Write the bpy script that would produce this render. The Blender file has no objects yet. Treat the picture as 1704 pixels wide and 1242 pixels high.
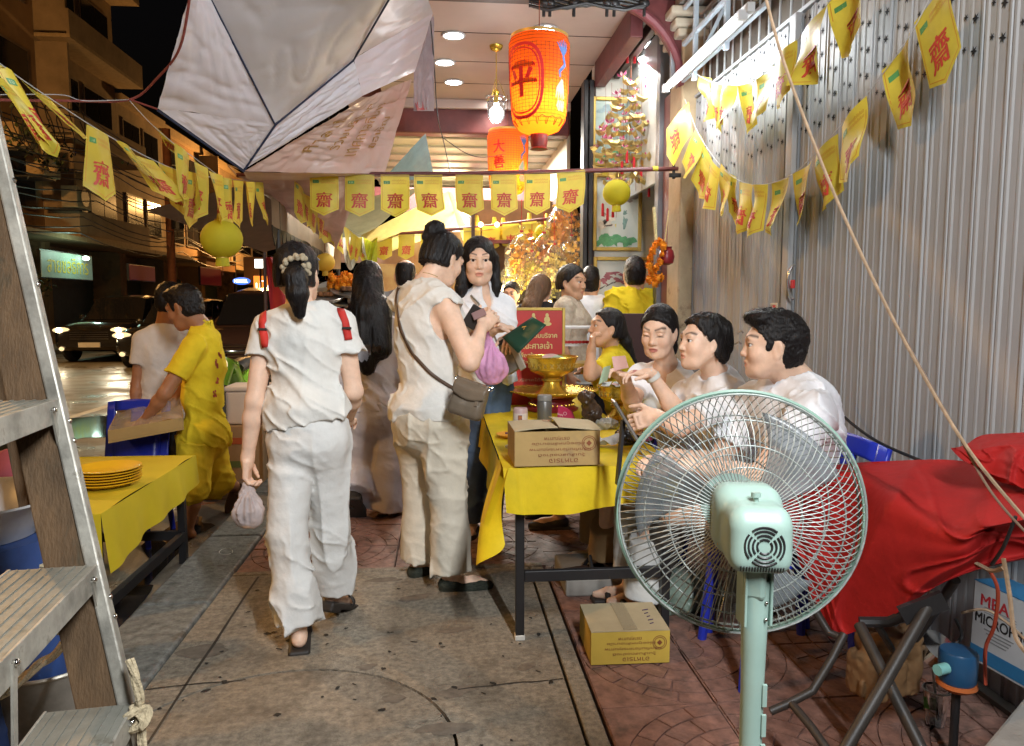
import bpy, math, random
import numpy as np
from mathutils import Vector, Matrix
random.seed(7); RNG = np.random.RandomState(7)
SC = bpy.context.scene; COL = SC.collection

# ------------------------------------------------------------------ camera
CAM_H = 1.36; YAW = math.radians(5.35); PITCH = math.radians(5.4); FPX = 1240.0
cam_data = bpy.data.cameras.new('camera'); cam = bpy.data.objects.new('camera', cam_data); COL.objects.link(cam)
cam.location = (0, 0, CAM_H); cam.rotation_euler = (math.pi/2 - PITCH, 0, -YAW)
cam_data.sensor_width = 36; cam_data.lens = 36*FPX/1704.0
cam_data.clip_start = 0.05; cam_data.clip_end = 600
SC.camera = cam

# ------------------------------------------------------------------ world: night sky, very dim
world = bpy.data.worlds.new('World'); SC.world = world; world.use_nodes = True
wn = world.node_tree; bg = wn.nodes['Background']
sky = wn.nodes.new('ShaderNodeTexSky'); sky.sky_type = 'NISHITA'; sky.sun_disc = False
sky.sun_elevation = math.radians(-4.0); sky.sun_rotation = math.radians(200)
wn.links.new(sky.outputs[0], bg.inputs[0]); bg.inputs[1].default_value = 0.14
moon_d = bpy.data.lights.new('moon', 'SUN'); moon_d.energy = 0.012; moon_d.angle = math.radians(0.5); moon_d.color = (1, .95, .9)
moon = bpy.data.objects.new('moon', moon_d); COL.objects.link(moon); moon.rotation_euler = (math.radians(35), 0, math.radians(-20))
SC.view_settings.view_transform = 'Standard'; SC.view_settings.look = 'None'
SC.view_settings.gamma = 1.0; SC.view_settings.exposure = 0.12; SC.view_settings.use_curve_mapping = False
SC.render.engine = 'CYCLES'
SC.cycles.max_bounces = 7; SC.cycles.transparent_max_bounces = 24; SC.cycles.diffuse_bounces = 3; SC.cycles.glossy_bounces = 3
SC.cycles.transmission_bounces = 6; SC.cycles.caustics_reflective = False; SC.cycles.caustics_refractive = False
SC.cycles.sample_clamp_indirect = 4.0; SC.cycles.blur_glossy = 1.0
try:
    SC.cycles.use_denoising = True; SC.cycles.denoiser = 'OPENIMAGEDENOISE'
except Exception: pass

# lamp powers
P_TUBE = 18; P_ASSUMED_TUBE = 135; P_SOD = 750; P_DOWN = 42; P_ROOM = 430; P_SIDE = 12

# ------------------------------------------------------------------ places seen through the lens -> real points
_cy, _sy, _cp, _sp = math.cos(YAW), math.sin(YAW), math.cos(PITCH), math.sin(PITCH)
C_R = np.array((_cy, -_sy, 0.)); C_F = np.array((_sy*_cp, _cy*_cp, -_sp)); C_U = np.array((_sy*_sp, _cy*_sp, _cp))
C_P = np.array((0, 0, CAM_H))
def ray(px, py): return C_F + C_R*((px-852)/FPX) + C_U*((621-py)/FPX)
def W(px, py, d): return C_P + ray(px, py)*d            # at depth d
def G(px, py, z=0.0):
    r = ray(px, py); return C_P + r*((z-CAM_H)/r[2])     # on the level z
def AY(px, py, y):
    r = ray(px, py); return C_P + r*(y/r[1])              # on the plane Y = y
def AX(px, py, x):
    r = ray(px, py); return C_P + r*(x/r[0])              # on the plane X = x

# ------------------------------------------------------------------ naming
def link(o): COL.objects.link(o); return o
def thing(name, label, cat, loc=(0,0,0), group=None):
    o = link(bpy.data.objects.new(name, None)); o.location = tuple(float(v) for v in loc); o.empty_display_size = .1
    o['label'] = label; o['category'] = cat
    if group: o['group'] = group
    return o
def tag(o, label, cat, group=None):
    o['label'] = label; o['category'] = cat
    if group: o['group'] = group
    return o
def wloc(o):
    l = np.zeros(3)
    while o is not None: l = l + np.array(o.location); o = o.parent
    return l

# ------------------------------------------------------------------ materials
MATS = {}
def rgb(*c): return (c[0], c[1], c[2], 1.0)
def srgb(r, g, b):
    f = lambda u: (u/255/12.92) if u/255 <= .04045 else ((u/255+.055)/1.055)**2.4
    return (f(r), f(g), f(b))
def mat(name, col, rough=.6, metal=0, var=.12, vs=6., bump=.0, bs=60., trans=0, emit=None, es=0, alpha=1, sss=0, coat=0, sheen=0, spec=.5, col2=None, stretch=None, ior=1.45, attr=None, translucent=0, stain=None, stain_s=2.2, stain_w=.1, stain_t=.56, rvar=0, orand=0):
    if name in MATS: return MATS[name]
    m = bpy.data.materials.new(name); m.use_nodes = True; MATS[name] = m
    nt = m.node_tree; N = nt.nodes; L = nt.links
    p = N['Principled BSDF']
    p.inputs['Base Color'].default_value = rgb(*col); p.inputs['Roughness'].default_value = rough
    p.inputs['Metallic'].default_value = metal; p.inputs['Specular IOR Level'].default_value = spec; p.inputs['IOR'].default_value = ior
    p.inputs['Transmission Weight'].default_value = trans; p.inputs['Alpha'].default_value = alpha
    p.inputs['Coat Weight'].default_value = coat; p.inputs['Sheen Weight'].default_value = sheen
    if sss:
        p.inputs['Subsurface Weight'].default_value = sss; p.inputs['Subsurface Radius'].default_value = (.012, .005, .003); p.inputs['Subsurface Scale'].default_value = 1.0
    if emit: p.inputs['Emission Color'].default_value = rgb(*emit); p.inputs['Emission Strength'].default_value = es
    tc = N.new('ShaderNodeTexCoord'); src = tc.outputs['Object']
    if stretch:
        mp = N.new('ShaderNodeMapping'); mp.inputs['Scale'].default_value = stretch; L.new(src, mp.inputs[0]); src = mp.outputs[0]
    base = None
    if attr:
        a = N.new('ShaderNodeAttribute'); a.attribute_name = attr; base = a.outputs['Color']
    if var or col2:
        n = N.new('ShaderNodeTexNoise'); n.inputs['Scale'].default_value = vs; n.inputs['Detail'].default_value = 6; n.inputs['Roughness'].default_value = .65
        L.new(src, n.inputs['Vector'])
        mx = N.new('ShaderNodeMix'); mx.data_type = 'RGBA'
        if col2:
            cr = N.new('ShaderNodeMapRange'); cr.inputs[1].default_value = .38; cr.inputs[2].default_value = .62; L.new(n.outputs[0], cr.inputs[0]); L.new(cr.outputs[0], mx.inputs['Factor'])
            mx.inputs['A'].default_value = rgb(*col); mx.inputs['B'].default_value = rgb(*col2)
            if base: mx.blend_type = 'MULTIPLY'; L.new(base, mx.inputs['A'])
        else:
            mx.blend_type = 'MULTIPLY'; mx.inputs['Factor'].default_value = 1
            mr = N.new('ShaderNodeMapRange'); mr.inputs[1].default_value = .3; mr.inputs[2].default_value = .7; mr.inputs[3].default_value = 1-var; mr.inputs[4].default_value = 1+var
            L.new(n.outputs[0], mr.inputs[0]); L.new(mr.outputs[0], mx.inputs['B']); mx.inputs['A'].default_value = rgb(*col)
            if base: L.new(base, mx.inputs['A'])
        base = mx.outputs['Result']
    if orand:
        oi = N.new('ShaderNodeObjectInfo'); ro = N.new('ShaderNodeMapRange'); ro.inputs[3].default_value = 1-orand; ro.inputs[4].default_value = 1+orand*.5; L.new(oi.outputs['Random'], ro.inputs[0])
        mo = N.new('ShaderNodeMix'); mo.data_type = 'RGBA'; mo.blend_type = 'MULTIPLY'; mo.inputs['Factor'].default_value = 1; L.new(ro.outputs[0], mo.inputs['B']); mo.inputs['A'].default_value = rgb(*col)
        if base: L.new(base, mo.inputs['A'])
        base = mo.outputs['Result']
    if stain:
        n2 = N.new('ShaderNodeTexNoise'); n2.inputs['Scale'].default_value = stain_s; n2.inputs['Detail'].default_value = 8; n2.inputs['Roughness'].default_value = .7; L.new(src, n2.inputs['Vector'])
        r2 = N.new('ShaderNodeMapRange'); r2.inputs[1].default_value = stain_t; r2.inputs[2].default_value = stain_t+stain_w; L.new(n2.outputs[0], r2.inputs[0])
        m2 = N.new('ShaderNodeMix'); m2.data_type = 'RGBA'; L.new(r2.outputs[0], m2.inputs['Factor']); m2.inputs['B'].default_value = rgb(*stain)
        if base: L.new(base, m2.inputs['A'])
        else: m2.inputs['A'].default_value = rgb(*col)
        base = m2.outputs['Result']
    if base: L.new(base, p.inputs['Base Color'])
    if rvar:
        n4 = N.new('ShaderNodeTexNoise'); n4.inputs['Scale'].default_value = vs*.7; n4.inputs['Detail'].default_value = 5; L.new(src, n4.inputs['Vector'])
        r4 = N.new('ShaderNodeMapRange'); r4.inputs[1].default_value = .35; r4.inputs[2].default_value = .65; r4.inputs[3].default_value = max(.03, rough-rvar); r4.inputs[4].default_value = min(1, rough+rvar)
        L.new(n4.outputs[0], r4.inputs[0]); L.new(r4.outputs[0], p.inputs['Roughness'])
    if bump:
        n3 = N.new('ShaderNodeTexNoise'); n3.inputs['Scale'].default_value = bs; n3.inputs['Detail'].default_value = 5; L.new(src, n3.inputs['Vector'])
        b = N.new('ShaderNodeBump'); b.inputs['Strength'].default_value = bump; b.inputs['Distance'].default_value = .01; L.new(n3.outputs[0], b.inputs['Height']); L.new(b.outputs[0], p.inputs['Normal'])
    if translucent:
        out = N['Material Output']; t = N.new('ShaderNodeBsdfTranslucent'); ms = N.new('ShaderNodeMixShader'); ms.inputs[0].default_value = translucent
        if base: L.new(base, t.inputs[0])
        else: t.inputs[0].default_value = rgb(*col)
        L.new(p.outputs[0], ms.inputs[1]); L.new(t.outputs[0], ms.inputs[2]); L.new(ms.outputs[0], out.inputs[0])
    return m

# ------------------------------------------------------------------ mesh building
def unit(v): v = np.asarray(v, float); return v/max(1e-9, np.linalg.norm(v))
def frame(d, up=(0,0,1)):
    d = unit(d); s = np.cross(d, up)
    if np.linalg.norm(s) < 1e-4: s = np.cross(d, (0,1,0))
    s = unit(s); return s, np.cross(s, d), d
class MB:
    def __init__(s): s.v = []; s.f = []; s.uvs = None
    def add(s, vs, fs):
        b = len(s.v); s.v.extend(tuple(float(c) for c in p) for p in vs); s.f.extend(tuple(b+i for i in f) for f in fs); return s
    def box(s, lo, hi):
        x0,y0,z0 = lo; x1,y1,z1 = hi
        return s.add([(x0,y0,z0),(x1,y0,z0),(x1,y1,z0),(x0,y1,z0),(x0,y0,z1),(x1,y0,z1),(x1,y1,z1),(x0,y1,z1)],
                     [(0,3,2,1),(4,5,6,7),(0,1,5,4),(1,2,6,5),(2,3,7,6),(3,0,4,7)])
    def obox(s, c, ax, half):   # oriented box
        c = np.asarray(c, float); A = [unit(a) for a in ax]; vs = []
        for k in (-1,1):
            for (i,j) in ((-1,-1),(1,-1),(1,1),(-1,1)): vs.append(c + A[0]*i*half[0] + A[1]*j*half[1] + A[2]*k*half[2])
        return s.add(vs, [(0,3,2,1),(4,5,6,7),(0,1,5,4),(1,2,6,5),(2,3,7,6),(3,0,4,7)])
    def bar(s, a, b, w, h, up=(0,0,1)):
        a = np.asarray(a, float); b = np.asarray(b, float); S, U, D = frame(b-a, up)
        return s.obox((a+b)/2, (S, U, D), (w/2, h/2, np.linalg.norm(b-a)/2))
    def tube(s, pts, r, n=8, cap=True):
        pts = [np.asarray(p, float) for p in pts]; m = len(pts); rs = r if hasattr(r, '__len__') else [r]*m
        vs = []; fs = []; S = None
        for i, p in enumerate(pts):
            d = pts[min(i+1, m-1)] - pts[max(i-1, 0)]
            if S is None: S, U, D = frame(d)
            else:
                D = unit(d); S = unit(S - D*np.dot(S, D)); U = np.cross(S, D)
            for k in range(n):
                a = 2*math.pi*k/n; vs.append(p + (S*math.cos(a) + U*math.sin(a))*rs[i])
        for i in range(m-1):
            for k in range(n):
                k2 = (k+1) % n; fs.append((i*n+k, i*n+k2, (i+1)*n+k2, (i+1)*n+k))
        if cap: fs.append(tuple(range(n-1, -1, -1))); fs.append(tuple((m-1)*n+k for k in range(n)))
        return s.add(vs, fs)
    def cyl(s, a, b, r, n=16, r2=None): return s.tube([a, b], [r, r if r2 is None else r2], n)
    def lathe(s, prof, c=(0,0,0), n=24, axis=(0,0,1), cap=True, mod=None):
        c = np.asarray(c, float); U, V, D = frame(axis, (0,1,0)) if abs(axis[2]) > .9 else frame(axis)
        vs = []; fs = []; m = len(prof)
        for i, (r, z) in enumerate(prof):
            for k in range(n):
                a = 2*math.pi*k/n; rr = r*(mod(a, z) if mod else 1)
                vs.append(c + D*z + (U*math.cos(a) + V*math.sin(a))*rr)
        for i in range(m-1):
            for k in range(n):
                k2 = (k+1) % n; fs.append((i*n+k, i*n+k2, (i+1)*n+k2, (i+1)*n+k))
        if cap:
            if prof[0][0] > 1e-6: fs.append(tuple(range(n-1, -1, -1)))
            if prof[-1][0] > 1e-6: fs.append(tuple((m-1)*n+k for k in range(n)))
        return s.add(vs, fs)
    def ball(s, c, r, n=12, m=8, sc=(1,1,1)):
        prof = [(math.sin(math.pi*i/m), -math.cos(math.pi*i/m)) for i in range(m+1)]; vs = []; fs = []
        for (rr, z) in prof:
            for k in range(n):
                a = 2*math.pi*k/n; vs.append((c[0]+rr*math.cos(a)*r*sc[0], c[1]+rr*math.sin(a)*r*sc[1], c[2]+z*r*sc[2]))
        for i in range(m):
            for k in range(n): fs.append((i*n+k, i*n+(k+1)%n, (i+1)*n+(k+1)%n, (i+1)*n+k))
        return s.add(vs, fs)
    def grid(s, fn, nu, nv):    # fn(u,v) -> point
        vs = [fn(i/nu, j/nv) for j in range(nv+1) for i in range(nu+1)]
        return s.add(vs, [(j*(nu+1)+i, j*(nu+1)+i+1, (j+1)*(nu+1)+i+1, (j+1)*(nu+1)+i) for j in range(nv) for i in range(nu)])
    def prism(s, poly, d):     # planar polygon extruded by vector d
        n = len(poly); d = np.asarray(d, float); vs = [np.asarray(p, float) for p in poly]; vs += [p+d for p in vs]
        return s.add(vs, [tuple(range(n-1,-1,-1)), tuple(range(n, 2*n))] + [(i, (i+1)%n, n+(i+1)%n, n+i) for i in range(n)])
    def build(s, name, m, parent=None, smooth=False, bevel=0, thick=0, ang=40, seg=2, mats=None, fmat=None):
        off = wloc(parent) if parent is not None else np.zeros(3)
        me = bpy.data.meshes.new(name); vv = (np.array(s.v)-off)
        me.from_pydata(vv.tolist(), [], s.f); me.validate(); me.update()
        o = link(bpy.data.objects.new(name, me))
        if parent is not None: o.parent = parent
        if m is not None: me.materials.append(m)
        if smooth:
            me.polygons.foreach_set('use_smooth', [True]*len(me.polygons))
            if ang < 180: 
                try: me.set_sharp_from_angle(angle=math.radians(ang))
                except Exception: pass
        if thick: md = o.modifiers.new('t', 'SOLIDIFY'); md.thickness = thick; md.offset = 0
        if bevel: md = o.modifiers.new('b', 'BEVEL'); md.width = bevel; md.segments = seg; md.limit_method = 'ANGLE'; md.angle_limit = math.radians(35); md.harden_normals = False
        return o
def struct(o, kind='structure'): o['kind'] = kind; return o
def stuff(o): o['kind'] = 'stuff'; return o
def copy_tree(o, loc=None, parent=None, label=None, rotz=None):
    c = o.copy(); COL.objects.link(c)
    if parent is not None: c.parent = parent
    for ch in list(o.children): copy_tree(ch, None, c)
    if loc is not None: c.location = tuple(float(v) for v in loc)
    if rotz is not None: c.rotation_euler = (0, 0, rotz)
    if label: c['label'] = label
    return c
def vnoise(p, seed=0):
    """smooth value noise on an (n,3) array, about -1..1"""
    p = np.asarray(p, np.float32); i = np.floor(p).astype(np.int64); f = p - i; f = f*f*(3-2*f)
    def h(dx, dy, dz):
        n = (i[:,0]+dx)*73856093 ^ (i[:,1]+dy)*19349663 ^ (i[:,2]+dz)*83492791 ^ (seed*2654435761 & 0x7fffffff)
        n = (n ^ (n >> 13))*1274126177 & 0x7fffffff; n = n ^ (n >> 16)
        return (n & 0xffff).astype(np.float32)/32767.5-1
    fx, fy, fz = f[:,0], f[:,1], f[:,2]
    l = lambda a, b, t: a+(b-a)*t
    return l(l(l(h(0,0,0),h(1,0,0),fx), l(h(0,1,0),h(1,1,0),fx), fy), l(l(h(0,0,1),h(1,0,1),fx), l(h(0,1,1),h(1,1,1),fx), fy), fz)
def n1(x, y=0., z=0., seed=0): return float(vnoise(np.array([[x, y, z]]), seed)[0])
_tx = {}
def text_polys(s, res=3, bold=0):
    """flat glyph outlines: vertices and faces of a string, unit size, centred"""
    if (s, bold) in _tx: return _tx[(s, bold)]
    c = bpy.data.curves.new('t', 'FONT'); c.body = s; c.size = 1; c.resolution_u = res
    o = bpy.data.objects.new('t', c); COL.objects.link(o)
    me = bpy.data.meshes.new_from_object(o.evaluated_get(bpy.context.evaluated_depsgraph_get()))
    v = np.array([tuple(q.co) for q in me.vertices]) if len(me.vertices) else np.zeros((1,3)); f = [tuple(q.vertices) for q in me.polygons]
    bpy.data.objects.remove(o); bpy.data.curves.remove(c); bpy.data.meshes.remove(me)
    lo, hi = v.min(0), v.max(0); v = v-(lo+hi)/2; v[:, 2] = 0
    if bold:
        n = len(v); v = np.concatenate([v+np.array((dx*bold, dy*bold, i)) for i, (dx, dy) in enumerate(((-1,0),(1,0),(0,1)))]); f = [tuple(q+n*i for q in p) for i in range(3) for p in f]
    _tx[(s, bold)] = (v, f, hi-lo); return _tx[(s, bold)]
def text(mb, s, c, right, up, h, w=None, lift=.0015, flip=False, bold=0):
    """add a string to a MB: centre c, unit axes, height h (whole outline), optional width w"""
    v, f, sz = text_polys(s, 3, bold); R = unit(right); U = unit(up); Nn = np.cross(R, U); k = h/max(sz[1], 1e-6); kw = k if w is None else w/max(sz[0], 1e-6)
    q = -1 if flip else 1
    mb.add([np.asarray(c)+R*p[0]*kw*q+U*p[1]*k*q+Nn*(lift+.0004*p[2]) for p in v], f); return mb
def lamp(kind, name, loc, power, col, parent=None, size=None, size_y=None, target=None, spot=None, blend=.5, spread=None):
    d = bpy.data.lights.new(name, kind); d.energy = power; d.color = col
    o = link(bpy.data.objects.new(name, d)); off = wloc(parent) if parent is not None else np.zeros(3)
    o.location = tuple(np.asarray(loc, float)-off)
    if parent is not None: o.parent = parent
    if kind == 'AREA':
        d.shape = 'RECTANGLE' if size_y else 'DISK'; d.size = size or .2
        if size_y: d.size_y = size_y
        if spread: d.spread = spread
    elif kind in ('POINT', 'SPOT'): d.shadow_soft_size = size or .05
    if kind == 'SPOT' and spot: d.spot_size = spot; d.spot_blend = blend
    if target is not None:
        o.rotation_euler = Vector(tuple(np.asarray(target, float)-np.asarray(loc, float))).to_track_quat('-Z', 'Y').to_euler()
    return o

# ------------------------------------------------------------------ implicit surfaces for bodies and clothes
class SDF:
    def __init__(s, lo, hi, h):
        s.h = h; s.lo = np.asarray(lo, float); s.n = np.maximum(4, np.ceil((np.asarray(hi, float)-s.lo)/h).astype(int)+1)
        s.f = np.full(s.n, 1.0, np.float32)
        s.ax = [(s.lo[i]+h*np.arange(s.n[i])).astype(np.float32) for i in range(3)]
    def sl(s, lo, hi):
        a = np.maximum(0, np.floor((np.asarray(lo)-s.lo)/s.h).astype(int)); b = np.minimum(s.n, np.ceil((np.asarray(hi)-s.lo)/s.h).astype(int)+1)
        if np.any(b <= a): return None
        return tuple(slice(int(a[i]), int(b[i])) for i in range(3))
    def pts(s, S): return s.ax[0][S[0]][:,None,None], s.ax[1][S[1]][None,:,None], s.ax[2][S[2]][None,None,:]
    def put(s, S, d, k, mode):
        f = s.f[S]
        if mode == '-': d = -d
        if k <= 0: s.f[S] = np.minimum(f, d) if mode == '+' else np.maximum(f, d); return
        if mode == '+':
            h = np.clip(.5+.5*(d-f)/k, 0, 1); s.f[S] = d+(f-d)*h-k*h*(1-h)
            s.f[S] = np.where(h >= 1, f, s.f[S])
        else:
            h = np.clip(.5-.5*(d-f)/k, 0, 1); s.f[S] = d+(f-d)*h+k*h*(1-h)
    def cone(s, a, b, ra, rb, k=.02, mode='+', cut=None):
        a = np.asarray(a, float); b = np.asarray(b, float); m = max(ra, rb)+k+.02
        S = s.sl(np.minimum(a, b)-m, np.maximum(a, b)+m)
        if S is None: return
        X, Y, Z = s.pts(S); ba = b-a; L2 = float(ba@ba)+1e-12
        t = np.clip(((X-a[0])*ba[0]+(Y-a[1])*ba[1]+(Z-a[2])*ba[2])/L2, 0, 1)
        d = np.sqrt((X-a[0]-ba[0]*t)**2+(Y-a[1]-ba[1]*t)**2+(Z-a[2]-ba[2]*t)**2)-(ra+(rb-ra)*t)
        if cut is not None:   # keep the side of a plane where (p-c).n < 0
            c, n = cut; d = np.maximum(d, (X-c[0])*n[0]+(Y-c[1])*n[1]+(Z-c[2])*n[2])
        s.put(S, d.astype(np.float32), k, mode)
    def ell(s, c, R, r, k=.02, mode='+', cut=None):
        """ellipsoid: centre, axes (rows), radii"""
        c = np.asarray(c, float); R = np.asarray(R, float); ext = np.sqrt(((R.T*np.asarray(r))**2).sum(1))+k+.02
        S = s.sl(c-ext, c+ext)
        if S is None: return
        X, Y, Z = s.pts(S); X = X-c[0]; Y = Y-c[1]; Z = Z-c[2]
        q = [(X*R[i,0]+Y*R[i,1]+Z*R[i,2]) for i in range(3)]
        k0 = np.sqrt(sum((q[i]/r[i])**2 for i in range(3)))+1e-9; k1 = np.sqrt(sum((q[i]/r[i]**2)**2 for i in range(3)))+1e-9
        d = k0*(k0-1)/k1
        if cut is not None:
            cc, n = cut; d = np.maximum(d, (X+c[0]-cc[0])*n[0]+(Y+c[1]-cc[1])*n[1]+(Z+c[2]-cc[2])*n[2])
        s.put(S, d.astype(np.float32), k, mode)
    def rbox(s, c, R, hf, r, k=.01, mode='+'):
        c = np.asarray(c, float); R = np.asarray(R, float); ext = np.sqrt(((R.T*np.asarray(hf))**2).sum(1))*1.2+k+r+.02
        S = s.sl(c-ext, c+ext)
        if S is None: return
        X, Y, Z = s.pts(S); X = X-c[0]; Y = Y-c[1]; Z = Z-c[2]
        q = [np.abs(X*R[i,0]+Y*R[i,1]+Z*R[i,2])-hf[i]+r for i in range(3)]
        d = np.sqrt(sum(np.maximum(a, 0)**2 for a in q))+np.minimum(np.maximum(np.maximum(q[0], q[1]), q[2]), 0)-r
        s.put(S, d.astype(np.float32), k, mode)
    def plane(s, c, n, k=0):   # remove the side (p-c).n > 0
        X, Y, Z = s.ax[0][:,None,None], s.ax[1][None,:,None], s.ax[2][None,None,:]
        d = ((X-c[0])*n[0]+(Y-c[1])*n[1]+(Z-c[2])*n[2]).astype(np.float32)
        s.f = np.maximum(s.f, d)
    def displace(s, fn, band=.035):
        I = np.nonzero(np.abs(s.f) < band)
        if len(I[0]) == 0: return
        p = np.stack([s.ax[i][I[i]] for i in range(3)], 1); s.f[I] = s.f[I]+fn(p).astype(np.float32)
    def mesh(s):
        f = s.f; n = s.n; neg = f < 0
        c = np.zeros(n-1, np.int8)
        for dx in (0,1):
            for dy in (0,1):
                for dz in (0,1): c += neg[dx:n[0]-1+dx, dy:n[1]-1+dy, dz:n[2]-1+dz]
        act = (c > 0) & (c < 8); I = np.argwhere(act)
        if len(I) == 0: return np.zeros((0,3)), np.zeros((0,4), int)
        idx = np.full(n-1, -1, np.int64); idx[act] = np.arange(len(I))
        acc = np.zeros((len(I), 3)); cnt = np.zeros(len(I))
        cor = [(0,0,0),(1,0,0),(0,1,0),(1,1,0),(0,0,1),(1,0,1),(0,1,1),(1,1,1)]
        V = [f[I[:,0]+o[0], I[:,1]+o[1], I[:,2]+o[2]] for o in cor]
        for a in range(8):
            for b in range(a+1, 8):
                if sum(abs(cor[a][k]-cor[b][k]) for k in range(3)) != 1: continue
                m = (V[a] < 0) != (V[b] < 0); t = np.where(m, V[a]/np.where(m, V[a]-V[b], 1), 0)
                pa = np.array(cor[a], float); pb = np.array(cor[b], float)
                acc += (pa+(pb-pa)*t[:,None])*m[:,None]; cnt += m
        P = s.lo+s.h*(I+acc/cnt[:,None]); Q = []
        for ax in range(3):
            u, v = (ax+1) % 3, (ax+2) % 3
            sa = [slice(None)]*3; sb = [slice(None)]*3; sa[ax] = slice(0, -1); sb[ax] = slice(1, None)
            A = neg[tuple(sa)]; B = neg[tuple(sb)]; E = np.argwhere(A != B)
            E = E[(E[:,u] > 0) & (E[:,v] > 0) & (E[:,u] < n[u]-1) & (E[:,v] < n[v]-1)]
            if len(E) == 0: continue
            fl = A[E[:,0], E[:,1], E[:,2]]
            def cell(du, dv):
                e = E.copy(); e[:,u] -= du; e[:,v] -= dv; return idx[e[:,0], e[:,1], e[:,2]]
            q = np.stack([cell(1,1), cell(0,1), cell(0,0), cell(1,0)], 1); q[~fl] = q[~fl][:, ::-1]; Q.append(q)
        return P, np.concatenate(Q)
def sdf_obj(name, parts, material, parent, cols=None, smooth_iter=0):
    """one mesh from one or several (verts, quads) patches, in world coordinates"""
    off = wloc(parent) if parent is not None else np.zeros(3); V = []; F = []; b = 0
    for (v, q) in parts:
        if len(v) == 0: continue
        V.append(v); F.append(q+b); b += len(v)
    V = np.concatenate(V)-off; F = np.concatenate(F); me = bpy.data.meshes.new(name)
    me.vertices.add(len(V)); me.vertices.foreach_set('co', V.astype(np.float32).ravel())
    me.loops.add(F.size); me.loops.foreach_set('vertex_index', F.astype(np.int32).ravel())
    me.polygons.add(len(F)); me.polygons.foreach_set('loop_start', np.arange(0, F.size, 4, dtype=np.int32))
    me.update(calc_edges=True); me.polygons.foreach_set('use_smooth', np.ones(len(F), bool))
    if cols is not None:
        at = me.color_attributes.new('tone', 'FLOAT_COLOR', 'POINT'); at.data.foreach_set('color', np.concatenate([cols, np.ones((len(cols),1))], 1).astype(np.float32).ravel())
    me.materials.append(material)
    o = link(bpy.data.objects.new(name, me))
    if parent is not None: o.parent = parent
    return o

SKIN = {'light': srgb(232,194,168), 'mid': srgb(212,166,134), 'tan': srgb(168,118,86)}
def skin_mat(): return mat('skin', (.6,.4,.3), rough=.48, var=.10, vs=22, bump=.10, bs=160, sss=.10, spec=.4, rvar=.1, attr='tone')
def hair_mat(key, c):
    return mat('hair_'+key, c, rough=.42, var=.35, vs=60, bump=.5, bs=240, spec=.35, stretch=(1,1,.12))
def cloth_mat(name, c, trans=0, rough=.85, weave=900): return mat('cloth_'+name, c, rough=rough, var=.06, vs=14, bump=.16, bs=weave/12, spec=.2, translucent=trans)

def wisps(ho, root, hc, hs, F0, hu, st, hair, sd):
    """fine strands lying on the hair, some standing off it"""
    from mathutils.bvhtree import BVHTree
    off = wloc(ho); me = ho.data; n = len(me.vertices); vs = np.empty(n*3, np.float32); me.vertices.foreach_get('co', vs); vs = vs.reshape(-1,3)+off
    bv = BVHTree.FromPolygons(vs.tolist(), [tuple(p.vertices) for p in me.polygons]); rs = np.random.RandomState(sd+5); m = MB(); tgt = hair.get('to'); cnt = 900 if st != 'short' else 1100
    for i in rs.randint(0, n, cnt):
        p = vs[i].astype(float); r = p-hc
        if st == 'short': d0 = F0*.55*(1 if r@hu > .03*hs else -.4)-hu*(.15 if r@hu > .05*hs else .8)+rs.normal(size=3)*.25; L = .026; k = 3
        else:
            d0 = -hu+rs.normal(size=3)*.10 if (st == 'long' or r@hu < -.09*hs or tgt is None) else unit(tgt-p)+rs.normal(size=3)*.12; L = rs.uniform(.05,.13); k = 7
        lift = rs.uniform(.0003,.0022) if rs.rand() < .93 else rs.uniform(.002,.008); P = []
        for j in range(k+1):
            q = bv.find_nearest(Vector(tuple(p)))
            if q[0] is None: break
            nn = np.array(q[1]); base = np.array(q[0]); t_ = j/k; P.append((base+nn*(lift*(.3+t_*1.2)+(.006*t_ if st == 'short' and r@hu > .06*hs else 0)), nn)); d = d0-nn*np.dot(d0, nn); p = base+unit(d)*L/k
        if len(P) < 3: continue
        w = rs.uniform(.0004,.0010); vv = []; b = len(P)
        for j, (q, nn) in enumerate(P):
            d = unit(P[min(j+1,b-1)][0]-P[max(j-1,0)][0]); s_ = np.cross(nn, d)*w*(1-.8*j/(b-1)); vv += [q+s_, q-s_]
        m.add(vv, [(2*j, 2*j+1, 2*j+3, 2*j+2) for j in range(b-1)])
    if m.v: stuff(m.build('hair_strands', hair_mat(hair.get('key','black'), hair.get('col', (.012,.010,.010))), root, True, ang=180))

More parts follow.
